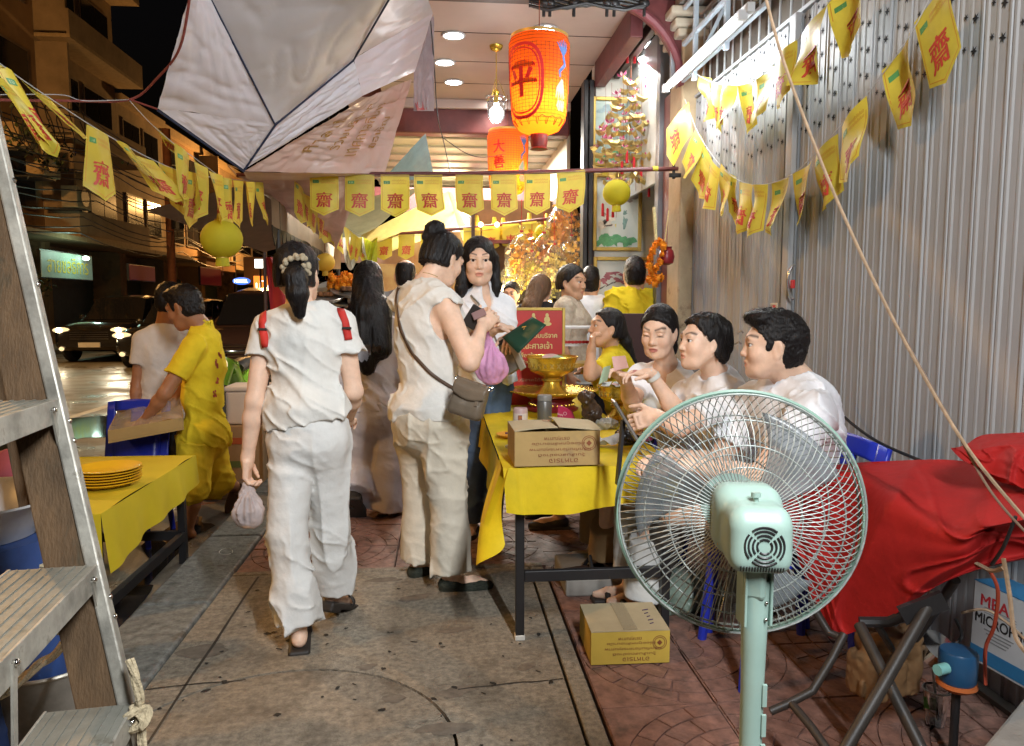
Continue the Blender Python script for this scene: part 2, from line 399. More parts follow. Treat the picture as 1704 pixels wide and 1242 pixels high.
def skel(g, yaw, H, head_k=1.0):
    """joints of a standing figure: feet at g, facing yaw (0 = +Y, turning left positive)"""
    F = np.array((-math.sin(yaw), math.cos(yaw), 0)); L = np.array((-math.cos(yaw), -math.sin(yaw), 0)); U = np.array((0,0,1.)); g = np.asarray(g, float)
    P = lambda f, l, u: g+F*f*H+L*l*H+U*u*H
    J = dict(hip=P(0,0,.53), neck=P(-.012,0,.835), head=P(.008,0,.925), F=F)
    for s, q in (('l',1),('r',-1)):
        J['sh'+s] = P(-.01,.105*q,.805); J['el'+s] = P(-.015,.135*q,.625); J['wr'+s] = P(.03,.14*q,.475)
        J['hp'+s] = P(0,.052*q,.515); J['kn'+s] = P(.012,.056*q,.285); J['an'+s] = P(-.01,.058*q,.048)
    J['H'] = H; J['hf'] = F; J['hu'] = U; J['ff'] = F
    return J
def hand(G, w, D, Nn, S, k, curl=.5, tcurl=.4):
    """palm + five fingers: wrist w, D along the hand, Nn palm side, S thumb side"""
    D = unit(D); S = unit(S-D*np.dot(S, D)); Nn = unit(Nn-D*np.dot(Nn, D)-S*np.dot(Nn, S)); R = np.stack([D, S, Nn])
    G.cone(w, w+D*.03*k, .024*k, .026*k, .02)
    G.rbox(w+D*.052*k, R, (.045*k, .038*k, .014*k), .012*k, .015)
    for off, ln in ((.030,.070), (.010,.079), (-.010,.073), (-.029,.056)):
        p = w+D*.088*k+S*off*k; a = curl*.35; d = D+S*off*1.6
        for j, fr in enumerate((.46,.31,.23)):
            a2 = a+curl*(.25+.75*j); dd = unit(unit(d)*math.cos(a2)+Nn*math.sin(a2)); q = p+dd*ln*fr*k
            G.cone(p, q, (.0088-.0008*j)*k, (.0082-.0010*j)*k, .004); p = q
    p = w+D*.022*k+S*.030*k; d = unit(D*.6+S*.75+Nn*.25); q = p+d*.042*k; G.cone(p, q, .014*k, .0105*k, .012)
    d2 = unit(D*.95+S*(.45-tcurl*.6)+Nn*(.2+tcurl*.5)); G.cone(q, q+d2*.034*k, .0100*k, .0092*k, .005); G.cone(q+d2*.034*k, q+d2*.056*k, .0090*k, .0072*k, .004)

def person(name, label, J, skin='light', k=1.0, hk=1.0, build=1.0, res=.0075, shirt=None, pants=None, hair=None, shoes=None, mouth=0., eyes='open',
           hands=('l','r'), handpose=None, fem=False, group=None, legs=True, seat=False, brow=1.0, lip=None, belly=0.):
    F0 = unit(J['hf']); hu = unit(np.asarray(J['hu'])-F0*np.dot(J['hu'], F0)); hl = np.cross(hu, F0); HR = np.stack([F0, hl, hu])
    hc = np.asarray(J['head']); hs = hk*J['H']/1.62*.235/.235
    U = unit(J['neck']-J['hip']); Lf = J['shl']-J['shr']; Lf = unit(Lf-U*np.dot(Lf, U)); Fw = np.cross(Lf, U); TR = np.stack([Lf, Fw, U])
    HL = J['hpl']-J['hpr']; HL = unit(HL); root = thing(name, label, 'person', (J['hip'][0], J['hip'][1], min(J['anl'][2], J['anr'][2])-.06), group)
    sk = J['H']/1.62; T = np.linalg.norm(J['neck']-J['hip']); hip = J['hip']; b = build
    def torso(G, o, kk=.04):
        P = lambda t, f=0: hip+U*T*t+Fw*f*sk
        hw = .155 if fem else .145
        G.ell(P(.0, -.01), TR, ((hw*b+o)*sk, (.108*b+o)*sk, (.13+o)*sk), kk)
        G.ell(P(.36, .0), TR, ((.122*b+o*1.15)*sk, ((.096+belly)*b+o*1.15)*sk, (.17+o)*sk), kk*1.4)
        G.ell(P(.68, .0), TR, ((.142*b+o)*sk, (.106*b+o)*sk, (.17+o)*sk), kk)
        G.cone(J['shl']-Lf*.01-U*.004, J['shr']+Lf*.01-U*.004, (.044*b+o*.8)*sk, (.044*b+o*.8)*sk, kk)
        for q in 'lr': G.cone(J['neck']-U*.018*sk, J['sh'+q], (.046+o*.6)*sk, (.040*b+o*.6)*sk, .02)
        G.ell(P(.90, -.012), TR, ((.115*b+o)*sk, (.062*b+o)*sk, (.06+o)*sk), kk)
        if fem:
            for q in (1,-1): G.ell(P(.66, .078*b)+Lf*.066*q*sk, TR, ((.058+o)*sk, (.054+o)*sk, (.058+o)*sk), .05)
        else:
            G.ell(P(.74, .055), TR, ((.125*b+o)*sk, (.06*b+o)*sk, (.085+o)*sk), .04)
    def head_sdf(G):
        q = lambda f, l, u: hc+(F0*f+hl*l+hu*u)*hs
        G.ell(q(-.014,0,.026), HR, (.098*hs,.077*hs,.094*hs), .02)
        G.ell(q(.030,0,-.035), HR, (.060*hs,.060*hs,.078*hs), .03)
        G.ell(q(.042,0,-.082), HR, (.040*hs,.038*hs,.034*hs), .03)
        G.ell(q(.068,0,-.099), HR, (.019*hs,.020*hs,.017*hs), .02)
        for s in (1,-1):
            G.cone(q(-.005,.056*s,-.045), q(.045,.034*s,-.088), .020*hs, .018*hs, .03)
            G.ell(q(.056,.040*s,-.026), HR, (.026*hs,.024*hs,.026*hs), .025)
        G.cone(q(.074,-.036,.030), q(.074,.036,.030), .015*hs, .015*hs, .02)
        for s in (1,-1): G.ell(q(.098,.033*s,.010), HR, (.018*hs,.019*hs,.012*hs), .014, '-')
        G.cone(q(.081,0,.018), q(.097,0,-.024), .0080*hs, .0105*hs, .014)
        G.ell(q(.099,0,-.028), HR, (.011*hs,.0110*hs,.0095*hs), .008)
        for s in (1,-1): G.ell(q(.090,.0135*s,-.031), HR, (.011*hs,.0075*hs,.008*hs), .006)
        for s in (1,-1): G.ell(q(.098,.007*s,-.041), HR, (.006*hs,.0042*hs,.004*hs), .003, '-')
        G.cone(q(.084,.014,-.0565), q(.084,-.014,-.0565), .0075*hs, .0075*hs, .008); G.ell(q(.090,0,-.0565), HR, (.0055*hs,.016*hs,.0052*hs), .005)
        G.ell(q(.0875,0,-.0715), HR, (.0068*hs,.017*hs,.0062*hs), .006)
        if mouth: G.ell(q(.096,0,-.0640), HR, (.014*hs,.014*hs,.0045*mouth*hs), .003, '-')
        else: G.ell(q(.098,0,-.0638), HR, (.0085*hs,.022*hs,.0016*hs), .003, '-')
        for s in (1,-1):   # eyelids
            lidU = .006 if eyes == 'open' else .0005
            G.ell(q(.0765,.0325*s,.0170-(0 if eyes=='open' else .006)), HR, (.0130*hs,.0172*hs,(.0050 if eyes=='open' else .0088)*hs), .003)
            G.ell(q(.0750,.0325*s,-.0040), HR, (.0120*hs,.0165*hs,.0052*hs), .004)
        for s in (1,-1):
            ER = np.stack([unit(F0*.9-hl*.35*s), unit(hl*s+F0*.35), hu])
            G.ell(q(-.012,.078*s,-.006), ER, (.019*hs,.007*hs,.032*hs), .006); G.ell(q(-.004,.086*s,-.002), ER, (.011*hs,.006*hs,.020*hs), .004, '-')
            G.ell(q(-.008,.077*s,-.032), ER, (.010*hs,.007*hs,.011*hs), .006)
        nk = .056 if not fem else .047
        G.cone(q(-.026,0,-.05), J['neck']+U*.0*sk, nk*hs*b**.5, (nk+.006)*sk*b**.5, .03)
        [G.cone(J['neck']-U*.008*sk, J['neck']*.55+J['sh'+s]*.45-U*.006, .044*sk, .034*sk, .025) for s in 'lr']
    def limbs(G):
        for s in 'lr':
            a = .046*b*sk if fem else .052*b*sk
            G.cone(J['sh'+s], J['el'+s], a, .037*b*sk, .03); mid = J['el'+s]*.7+J['wr'+s]*.3
            G.cone(J['el'+s], mid, .036*b*sk, .038*b*sk, .02); G.cone(mid, J['wr'+s], .038*b*sk, .0245*sk, .02)
            if legs:
                G.cone(J['hp'+s], J['kn'+s], .083*b*sk, .052*b*sk, .04); cf = J['kn'+s]*.68+J['an'+s]*.32
                kd = unit(J['an'+s]-J['kn'+s]); bk = -(J['ff']-kd*np.dot(J['ff'], kd))
                G.cone(J['kn'+s], cf+unit(bk)*.012, .050*b*sk, .052*b*sk, .02); G.cone(cf+unit(bk)*.012, J['an'+s], .052*b*sk, .031*sk, .02)
                ff = unit(J.get('f'+s, J['ff'])); ft = np.cross(np.cross(ff, (0,0,1.)), ff); a0 = J['an'+s]
                G.cone(a0-ff*.025*sk-ft*.022*sk, a0+ff*.10*sk-ft*.030*sk, .030*sk, .027*sk, .02); G.cone(a0+ff*.10*sk-ft*.030*sk+np.cross(ft, ff)*.012, a0+ff*.155*sk-ft*.036*sk, .027*sk, .018*sk, .015)
    def hnds(G):
        for s in hands:
            hp = (handpose or {}).get(s, {}); D = unit(hp.get('D', J['wr'+s]-J['el'+s])); S = np.asarray(hp.get('S', Fw)); Nn = np.asarray(hp.get('N', (Lf if s == 'r' else -Lf)))
            hand(G, J['wr'+s], D, Nn, S, sk*(1.0 if not fem else .92), hp.get('curl', .55), hp.get('tc', .4))
    allp = [J[q] for q in ('hip','neck','head')]+[J[q+s] for q in ('sh','el','wr','hp','kn','an') for s in 'lr']
    lo = np.min(allp, 0)-.24; hi = np.max(allp, 0)+.24; patches = []; boxes = []
    hr = min(res*.5, .0042)
    hb = (hc-.165*hs, hc+.165*hs); boxes.append(hb)
    for s in hands: 
        hp = (handpose or {}).get(s, {}); c = J['wr'+s]+unit(hp.get('D', J['wr'+s]-J['el'+s]))*.085*sk; boxes.append((c-.125*sk, c+.125*sk))
    G = SDF(lo, hi, res*1.45); torso(G, 0); limbs(G); head_sdf(G); hnds(G)
    full = G
    for (a, c) in boxes:
        S = G.sl(a+res*3.4, c-res*3.4)
        if S is not None: G.f[S] = np.maximum(G.f[S], .02)
    v, qd = G.mesh()
    if len(qd):   # drop the skin that the boxes cut open
        cen = v[qd].mean(1); bad = np.zeros(len(qd), bool)
        for (a, c) in boxes: bad |= np.all((cen > a+res*1.9) & (cen < c-res*1.9), 1)
        qd = qd[~bad]
    patches.append((v, qd))
    for i, (a, c) in enumerate(boxes):
        g = SDF(a, c, hr if i == 0 else max(.0034, hr)); torso(g, 0); limbs(g); head_sdf(g); hnds(g); patches.append(g.mesh())
    V = np.concatenate([p[0] for p in patches]); base = np.array(SKIN[skin]); colr = np.tile(base, (len(V), 1))
    q = (V-hc)/hs; qf, ql, qu = q@F0, q@hl, q@hu
    def blend(w, c): 
        w = np.clip(w, 0, 1)[:,None]; colr[:] = colr*(1-w)+np.array(c)*w
    lc = np.array(lip if lip else (base*np.array((.82,.50,.50)) if fem else base*np.array((.80,.58,.55))))
    lipd = np.sqrt((ql/.023)**2+((qu+.064)/.0125)**2); blend((qf > .07)*np.clip((1.05-lipd)*5, 0, 1)*.85, lc)
    blend((qf > .05)*np.exp(-((np.abs(ql)-.042)/.02)**2-((qu+.032)/.02)**2)*.25, base*np.array((1.0,.72,.68)))
    au = .034+.010*np.clip((np.abs(ql)-.012)/.03, 0, 1)-.012*np.clip((np.abs(ql)-.040)/.02, 0, 1)**2
    bw = (np.abs(ql) > .012)*(np.abs(ql) < .056)*(qf > .03)*np.exp(-((qu-au)/(.0042*brow))**2); blend(bw*.85, (.02,.015,.012))
    for s in (1,-1):
        el = (qf > .05)*np.exp(-((ql-.0325*s)/.017)**4)*np.exp(-((qu-(.0128 if eyes=='open' else .0022)+((ql-.0325*s)/.017)**2*.003)/(.0024 if eyes=='open' else .0032))**2); blend(el*.95, (.015,.012,.012))
    sdf_obj('body', patches, skin_mat(), root, colr)
    for s in (1,-1):   # eyes
        ec = hc+(F0*.0725+hl*.0325*s+hu*.0072)*hs; m = MB(); m.lathe([(0,-.0128*hs)]+[(.0128*hs*math.sin(t*math.pi/10), -.0128*hs*math.cos(t*math.pi/10)) for t in range(1,10)]+[(0,.0128*hs)], ec, 16, unit(F0+np.asarray(J.get('gaze', (0,0,0)))))
        m.v = [tuple(p) for p in m.v]; eo = m.build('eye', mat('eye_white', (.72,.70,.68), rough=.15, var=0), root, True, ang=180)
        me = eo.data; me.materials.append(mat('iris', (.022,.012,.008), rough=.1, var=0)); g = unit(F0+np.asarray(J.get('gaze', (0,0,0))))
        for pl in me.polygons:
            c = np.mean([np.array(me.vertices[i].co) for i in pl.vertices], 0)+wloc(root)-ec
            if np.dot(unit(c), g) > .80: pl.material_index = 1
    # ---------------- hair
    if hair:
        st = hair['style']; hcx = hair.get('col', (.012,.010,.010)); G = SDF(hc-np.array((.30,.30,.62 if st in ('long','long_wave') else .42))*hs, hc+np.array((.30,.30,.26))*hs, max(.0042, res*.65))
        qh = lambda f, l, u: hc+(F0*f+hl*l+hu*u)*hs
        o = hair.get('vol', .014); oL = o*(.12 if st in ('short','bald') else .7 if st in ('bun','pony') else 1)
        G.ell(qh(-.018,0,.030), HR, ((.098+o)*hs,(.077+oL)*hs,(.094+o)*hs), .01)
        if st in ('bald', 'short'): G.ell(qh(-.03,0,-.03), HR, ((.078+o*.6)*hs,(.070+oL)*hs,(.07)*hs), .02)
        else: G.ell(qh(-.04,0,-.03), HR, ((.075+o)*hs,(.070+oL)*hs,.08*hs), .03)
        fo = hair.get('front', .0)
        if st in ('long', 'long_wave'):
            G.ell(qh(.120,0,-.022), HR, (.086*hs,.064*hs,(.102+fo)*hs), .010, '-')
        else:   # hair drawn back: one sloping hairline from brow to nape, clear of the ears
            pn = unit(F0-hu*hair.get('slope', .74)); po = hair.get('line', .004); cc = qh(po,0,-.010)
            X, Y, Z = G.ax[0][:,None,None], G.ax[1][None,:,None], G.ax[2][None,None,:]
            G.f = np.maximum(G.f, ((X-cc[0])*pn[0]+(Y-cc[1])*pn[1]+(Z-cc[2])*pn[2]).astype(np.float32))
            for s in (1,-1):
                G.ell(qh(-.012,.080*s,-.010), HR, (.022*hs,.03*hs,.030*hs), .006, '-')
                if st == 'short': G.ell(qh(.020,.069*s,.010), HR, (.011*hs,.006*hs,.026*hs), .008)
        G.plane(qh(0,0,hair.get('nape', -.085)), -hu)
        if st == 'bald': G.ell(qh(-.035,0,.125), HR, (.075*hs,.062*hs,.066*hs), .012, '-')
        if st == 'short': G.ell(qh(.035,0,.108), HR, (.056*hs,.060*hs,.026*hs), .03)
        for (a, c, ra, rb) in hair.get('cones', ()): G.cone(a, c, ra, rb, .02)
        for (c, R, r) in hair.get('ells', ()): G.ell(c, R, r, .015)
        for (c, R, r) in hair.get('cuts', ()): G.ell(c, R, r, .012, '-')
        ax = unit(hair.get('flow', -hu)); sd = hair.get('seed', 3); amp = hair.get('amp', .0035)
        def strands(p):
            r = p-hc; al = r@ax; per = r-al[:,None]*ax; w = per+.0
            if st == 'short': return .0035*vnoise(p*170, sd)+.003*vnoise(p*60, sd+1)
            cc = np.stack([per[:,0]*130, per[:,1]*130, per[:,2]*130+al*9], 1)
            return amp*vnoise(cc, sd)+amp*.7*vnoise(cc*.42+9, sd+2)
        G.displace(strands, .02)
        ho = sdf_obj('hair', [G.mesh()], hair_mat(hair.get('key','black'), hcx), root)
        if res < .0090: wisps(ho, root, hc, hs, F0, hu, st, hair, sd)
    # ---------------- trousers
    fold = lambda p, s, sx, sz, sd: -((1-np.abs(vnoise(np.stack([p[:,0]*sx, p[:,1]*sx, p[:,2]*sz], 1), sd)))**5*2.0-.5)*s*np.clip(.55+1.1*vnoise(p*3.1, sd+40), .12, 1.25)
    if pants:
        G = SDF(lo, hi, res*1.05); o = pants.get('o', .012)
        if pants.get('legs', True):
            for s in 'lr':
                g2 = SDF(lo, hi, res*1.05)
                h0, k0, a0 = J['hp'+s], J['kn'+s], J['an'+s]; e = pants.get('len', 1.0)
                end = k0+(a0-k0)*(e-1) if e > 1 else h0+(k0-h0)*e
                cdir = unit(end-(k0 if e > 1 else h0))
                if e > 1:
                    g2.cone(h0, k0, (.088*b+o)*sk, pants.get('rk', .062*b+o)*sk, .035)
                    g2.cone(k0, end+cdir*.03, pants.get('rk', .062*b+o)*sk, pants.get('rh', .075)*sk, .03, cut=(end, cdir))
                else: g2.cone(h0, end+cdir*.03, (.092*b+o)*sk, pants.get('rk', .085)*sk, .035, cut=(end, cdir))
                if s == 'l': G.f = g2.f
                else:
                    hh = np.clip(.5+.5*(g2.f-G.f)/.012, 0, 1); G.f = (g2.f+(G.f-g2.f)*hh-.012*hh*(1-hh)).astype(np.float32)
        P = lambda t, f=0: hip+U*T*t+Fw*f*sk
        hw = .158 if fem else .148
        G.ell(P(-.02, -.012), TR, ((hw*b+o)*sk, (.116*b+o)*sk, (.15+o)*sk), .03)
        if fem and not seat:
            for q_ in (1,-1): G.ell(P(-.07, -.05)+Lf*.062*q_*sk, TR, (.085*b*sk, .078*b*sk, .085*sk), .03)
        G.cone(P(.0), P(.25), (.135*b+o)*sk, (.120*b+o)*sk, .03); G.plane(P(pants.get('waist', .22)), U)
        A = pants.get('fold', .006); sd = pants.get('seed', 5)
        G.displace(lambda p: fold(p, A, 9, 2.2, sd)+fold(p+p[:,2:3]*.8, A*.45, 13, 8, sd+1)+.0018*vnoise(p*45, sd+2), .045)
        sdf_obj(pants.get('name', 'trousers'), [G.mesh()], pants['mat'], root)
    # ---------------- shirt
    if shirt:
        G = SDF(lo, hi, res*1.0); o = shirt.get('o', .014); torso(G, o)
        lw = shirt.get('low', -.06); P = lambda t, f=0: hip+U*T*t+Fw*f*sk
        if lw < .15: G.ell(P(max(lw, -.05)+.04, -.008), TR, ((.160*b+o+shirt.get('flare', .0))*sk, (.120*b+o+shirt.get('flare', .0))*sk, .15*sk), .05)
        if shirt.get('blouse'): G.ell(P(shirt['blouse'], -.01), TR, ((.150*b+o)*sk, (.125*b+o)*sk, .10*sk), .05)
        nt = shirt.get('tilt', np.zeros(3)); G.plane(P(lw), unit(-U+nt))
        sl = shirt.get('sleeve', .55); r0 = max(shirt.get('rs', .056), (.046 if fem else .052)+.011)
        for s in 'lr': G.cone(J['neck']-U*.012*sk, J['neck']*.5+J['sh'+s]*.5-U*.002, (.046+o*.8)*sk, (.042+o*.8)*sk, .025)
        for s in 'lr':
            a, e, w = J['sh'+s], J['el'+s], J['wr'+s]; d = unit(e-a)
            if sl <= 0:
                G.cone(a+d*.06, e, .09*sk, .09*sk, .012, '-'); continue
            if sl <= 1:
                c = a+(e-a)*sl; G.cone(a-d*.0, c+d*.06, (r0*b+o*.2)*sk, (r0*.97*b+o*.3+shirt.get('sflare', 0))*sk, .030, cut=(c, d))
            else:
                d2 = unit(w-e); c = e+(w-e)*(sl-1); G.cone(a, e, (r0*b)*sk, .056*b*sk, .04); G.cone(e, c+d2*.05, .056*b*sk, .048*sk, .02, cut=(c, d2))
        A = shirt.get('fold', .006); sd = shirt.get('seed', 11)
        G.displace(lambda p: fold(p, A, 6.5, 4, sd)+fold(p+np.stack([p[:,2], p[:,2], p[:,0]], 1)*.6, A*.7, 12, 15, sd+1)+.0016*vnoise(p*50, sd+2), .045)
        nk = shirt.get('neck', 'round'); nb = J['neck']
        if nk == 'round': G.ell(nb+U*.050*sk+Fw*.020*sk, TR, (.074*sk, .076*sk, .056*sk), .006, '-')
        elif nk == 'v':
            G.ell(nb+U*.050*sk+Fw*.020*sk, TR, (.074*sk, .076*sk, .056*sk), .006, '-'); G.ell(nb+Fw*.10*sk-U*.005*sk, TR, (.040*sk, .08*sk, .105*sk), .01, '-')
        elif nk == 'collar':
            G.cone(nb-U*.01*sk, nb+U*.045*sk+Fw*.004, .068*sk, .063*sk, .008); G.cone(nb+U*.0*sk, nb+U*.12*sk, .056*sk, .054*sk, .004, '-'); G.ell(nb+Fw*.085*sk+U*.012*sk, TR, (.025*sk,.05*sk,.085*sk), .008, '-')
        sdf_obj(shirt.get('name', 'shirt'), [G.mesh()], shirt['mat'], root)
    # ---------------- shoes
    if shoes:
        for s in 'lr':
            ff = unit(J.get('f'+s, J['ff'])); a0 = J['an'+s]; ft = np.cross(np.cross(ff, (0,0,1.)), ff); R = np.stack([ff, np.cross(ft, ff), ft])
            c = a0+ff*.05*sk-ft*.040*sk; G = SDF(c-.2*sk, c+.2*sk, .0048)
            st = shoes['style']
            if st == 'sandal':
                G.rbox(c-ft*.022*sk, R, (.125*sk,.043*sk,.014*sk), .012, 0); G.ell(c+ff*.055*sk-ft*.0*sk, R, (.028*sk,.050*sk,.034*sk), .004)
                G.ell(c+ff*.055*sk-ft*.004*sk, R, (.06*sk,.043*sk,.029*sk), .003, '-'); G.rbox(c-ft*.022*sk, R, (.125*sk,.043*sk,.014*sk), .012, 0); G.rbox(c-ff*.08*sk-ft*.034*sk, R, (.044*sk,.040*sk,.018*sk), .01, .004)
            else:
                G.ell(c+ff*.045*sk-ft*.008*sk, R, (.098*sk,.046*sk,.032*sk), .02); G.ell(c-ff*.06*sk+ft*.006*sk, R, (.055*sk,.041*sk,.042*sk), .03); G.plane(c-ft*.030*sk, -ft)
                G.rbox(c+ff*.01*sk-ft*.028*sk, R, (.130*sk,.045*sk,.010*sk), .010, .004)
                G.ell(a0+ff*.02*sk+ft*.03*sk, R, (.06*sk,.034*sk,.05*sk), .006, '-')
            sdf_obj('sandal' if st == 'sandal' else 'shoe', [G.mesh()], shoes['mat'], root)
    return root

# ================================================================== SETTING
ROADZ = -.15
M_conc = mat('concrete_paving', (.25,.215,.165), rough=.72, var=.45, vs=40, bump=.8, bs=140, stain=(.12,.098,.072), stain_s=3.1, stain_t=.50, stain_w=.2, rvar=.2)
M_conc2 = mat('concrete_kerb', (.17,.17,.155), rough=.7, var=.5, vs=24, bump=.5, bs=50, stain=(.10,.085,.065), stain_s=5)
M_road = mat('asphalt', (.13,.112,.085), rough=.45, var=.3, vs=2.4, bump=.25, bs=90, rvar=.2, spec=.6)
M_tile = mat('red_paver', (.215,.115,.088), rough=.6, var=.45, vs=16, bump=.3, bs=70, stain=(.10,.065,.05), stain_s=5, stain_t=.55, rvar=.15)
M_grout = mat('paver_joint', (.085,.062,.048), rough=.9, var=.3, bump=.3)
M_dirt = mat('dark_grime', (.035,.028,.022), rough=.7, var=.3)
struct(MB().grid(lambda u,v: (-90+90*u-1.37, -8+150*v, ROADZ), 30, 40).build('road', M_road))
struct(MB().grid(lambda u,v: (-300+600*u, -60+500*v, -.42), 8, 8).build('ground', mat('bare_ground', (.05,.045,.04), rough=.9)))
side = struct(MB().box((-1.06, -3, -.3), (6, 60, -.045)).build('pavement', M_grout))
# kerb stones, each a piece with a joint
kerb = struct(MB().box((-1.36, -3, -.4), (-1.075, 60, -.03)).build('kerb', M_grout))
y = -.6; i = 0
while y < 22:
    L = 1.0; o = MB().box((-1.37, y+.004, -.20), (-1.07, y+L-.004, n1(i*3.1)*.003)).build('kerb_stone', M_conc2, kerb, bevel=.014); y += L; i += 1
# concrete slab with its cut lines: the round patch, the joints and the groove
slab = MB(); cx, cy, rr = -.52, 2.16, .56
def cut_slab():
    x0, x1, y0, y1 = -1.055, .43, -1.5, 3.72
    ring = [(cx+rr*math.cos(a*math.pi/32), cy+rr*1.0*math.sin(a*math.pi/32)) for a in range(64)]
    inner = [(cx+(rr-.010)*math.cos(a*math.pi/32), cy+(rr-.010)*math.sin(a*math.pi/32)) for a in range(64)]
    m = MB(); m.prism([(p[0], p[1], -.05) for p in inner], (0,0,.05)); m.build('round_patch', mat('concrete_patch', (.24,.20,.15), rough=.75, var=.45, vs=36, bump=.8, bs=130, stain=(.115,.09,.065), stain_s=3.6, stain_t=.50, stain_w=.2, rvar=.18), side, bevel=.003)
    # the slab around the patch, fanned from the ring to the rectangle
    mm = MB(); ang = [a*math.pi/32 for a in range(64)]
    def hit(a):
        dx, dy = math.cos(a), math.sin(a); t = 1e9
        if dx > 1e-9: t = min(t, (x1-cx)/dx)
        if dx < -1e-9: t = min(t, (x0-cx)/dx)
        if dy > 1e-9: t = min(t, (2.66-cy)/dy if False else (y1-cy)/dy)
        if dy < -1e-9: t = min(t, (y0-cy)/dy)
        return (cx+dx*t, cy+dy*t)
    vs = []; fs = []
    for a in ang:
        h = hit(a); rx, ry = cx+rr*math.cos(a), cy+rr*math.sin(a)
        if (h[0]-cx)**2+(h[1]-cy)**2 < rr*rr: h = (rx, ry)
        vs += [(rx, ry, 0), (h[0], h[1], 0), (rx, ry, -.03), (h[0], h[1], -.05)]
    for k in range(64):
        a, b = 4*k, 4*((k+1) % 64); fs += [(a, a+1, b+1, b), (a+2, b+2, b, a)[::-1], (a+1, a+3, b+3, b+1)]
    for c in ((x0,y0),(x1,y0),(x1,y1),(x0,y1)):
        a = math.atan2(c[1]-cy, c[0]-cx) % (2*math.pi); k = int(a/(math.pi/32)); n0 = len(vs); vs.append((c[0], c[1], 0)); p, q = 4*k+1, 4*((k+1) % 64)+1; fs.append((p, n0, q))
    mm.add(vs, fs); mm.build('concrete_slab', M_conc, side)
cut_slab()
MB().box((.443, -1.5, -.05), (.508, 3.72, .001)).build('edging_strip', M_conc, side, bevel=.006)
# thin joints cut across the slab, and the odd stains, chips and dropped bits
g = MB()
def streak(a, b, w=.010, z=.0022):
    a = np.array(a); b = np.array(b); d = unit(b-a); s = np.array((-d[1], d[0]))*w/2; n = 10; L = []; R = []
    for k in range(n+1):
        p = a+(b-a)*k/n+np.array((n1(k*.7, a[0]*5), n1(k*.7, 9+a[1]*5)))*.006; q = .6+.5*abs(n1(k*1.3, 4+a[1])); L.append((*(p+s*q), z)); R.append((*(p-s*q), z))
    g.add(L+R, [(k, k+1, n+2+k, n+1+k) for k in range(n)])
streak((.05,2.52),(.43,2.56)); streak((-1.05,2.62),(-.72,2.66)); streak((-.92,1.2),(-.92,3.7), .012); 
g.build('joint_line', M_dirt, side)
g = MB()
def blot(x, y, r, sx=1., z=.0016, seed=0, rot=0.):
    n = 14; v = [(x, y, z)]
    for k in range(n):
        a = 2*math.pi*k/n; q = r*(.75+.45*n1(math.cos(a)*1.5+seed*7.7, math.sin(a)*1.5)); u, w = q*math.cos(a)*sx, q*math.sin(a); v.append((x+u*math.cos(rot)-w*math.sin(rot), y+u*math.sin(rot)+w*math.cos(rot), z))
    g.add(v, [(0, k+1, (k+1) % n+1) for k in range(n)])
rs = np.random.RandomState(3)
for k in range(70):
    x = rs.uniform(-1.0, .42); y = rs.uniform(1.55, 3.6); blot(x, y, rs.uniform(.004, .013), rs.uniform(1,1.8), .0026, k, rs.uniform(0,3))
g.build('gum_spot', mat('gum_spot', (.022,.018,.014), rough=.8), side).update_tag(); g = MB()
for k, (px, py, r, sx) in enumerate(((338,1082,.075,1.6),(760,1152,.045,1.8),(740,1212,.055,1.9),(690,995,.05,2.4),(640,965,.045,2.2),(610,1110,.03,1.5),(755,1050,.03,3.2),(655,1165,.04,1.2),(875,1110,.03,1.6),(520,1010,.04,2))):
    p = G(px, py); blot(p[0], p[1], r, sx, .0012, 100+k, .2)
g.build('worn_patch', mat('worn_patch', (.155,.125,.095), rough=.85, var=.35, vs=20, bump=.3), side)
rs = np.random.RandomState(5); g = MB()
for k in range(16):
    x = rs.uniform(-1.0, .4); y = rs.uniform(1.6, 3.2); a = rs.uniform(0, 3.1); l = rs.uniform(.008,.03); g.bar((x, y, .004), (x+l*math.cos(a), y+l*math.sin(a), .004), .003, .002)
stuff(g.build('litter', M_dirt, side))
# red stamped pavers: every tile a piece, with its fan of arcs in relief
T = .40
def fan_tile():
    m = MB(); gap = .0045; z1, z0 = 0.0, -.045; rings = [.0, .085, .165, .245, .325, .392]
    m.box((gap/2, gap/2, z0), (T-gap/2, T-gap/2, -.007))
    e = .0035
    for i in range(len(rings)-1):
        a, b = rings[i]+e, rings[i+1]-e; cuts = 1 if i == 0 else i+1
        for c in range(cuts):
            t0 = (math.pi/2)*c/cuts+.010/max(b, .05)*.4; t1 = (math.pi/2)*(c+1)/cuts-.010/max(b, .05)*.4; n = 5 if i > 1 else 4
            P = [(gap+b*math.cos(t0+(t1-t0)*k/n), gap+b*math.sin(t0+(t1-t0)*k/n)) for k in range(n+1)]
            P += [(gap+a*math.cos(t1-(t1-t0)*k/n), gap+a*math.sin(t1-(t1-t0)*k/n)) for k in range(n+1)] if a > .01 else [(gap, gap)]
            P = [(min(p[0], T-gap), min(p[1], T-gap)) for p in P]
            m.prism([(p[0], p[1], -.0072) for p in P], (0,0,.0072))
    n = 6; r = rings[-1]+e
    P = [(T-gap, gap*.5+.0), (T-gap, T-gap), (gap*.5, T-gap)]; P = [(T-gap, T-gap)]+[(min(T-gap, gap+r*math.sin((math.pi/2)*(k/n))), min(T-gap, gap+r*math.cos((math.pi/2)*(k/n)))) for k in range(n+1)]
    m.prism([(p[0], p[1], -.0072) for p in P], (0,0,.0072))
    return m
ft = fan_tile(); proto = []
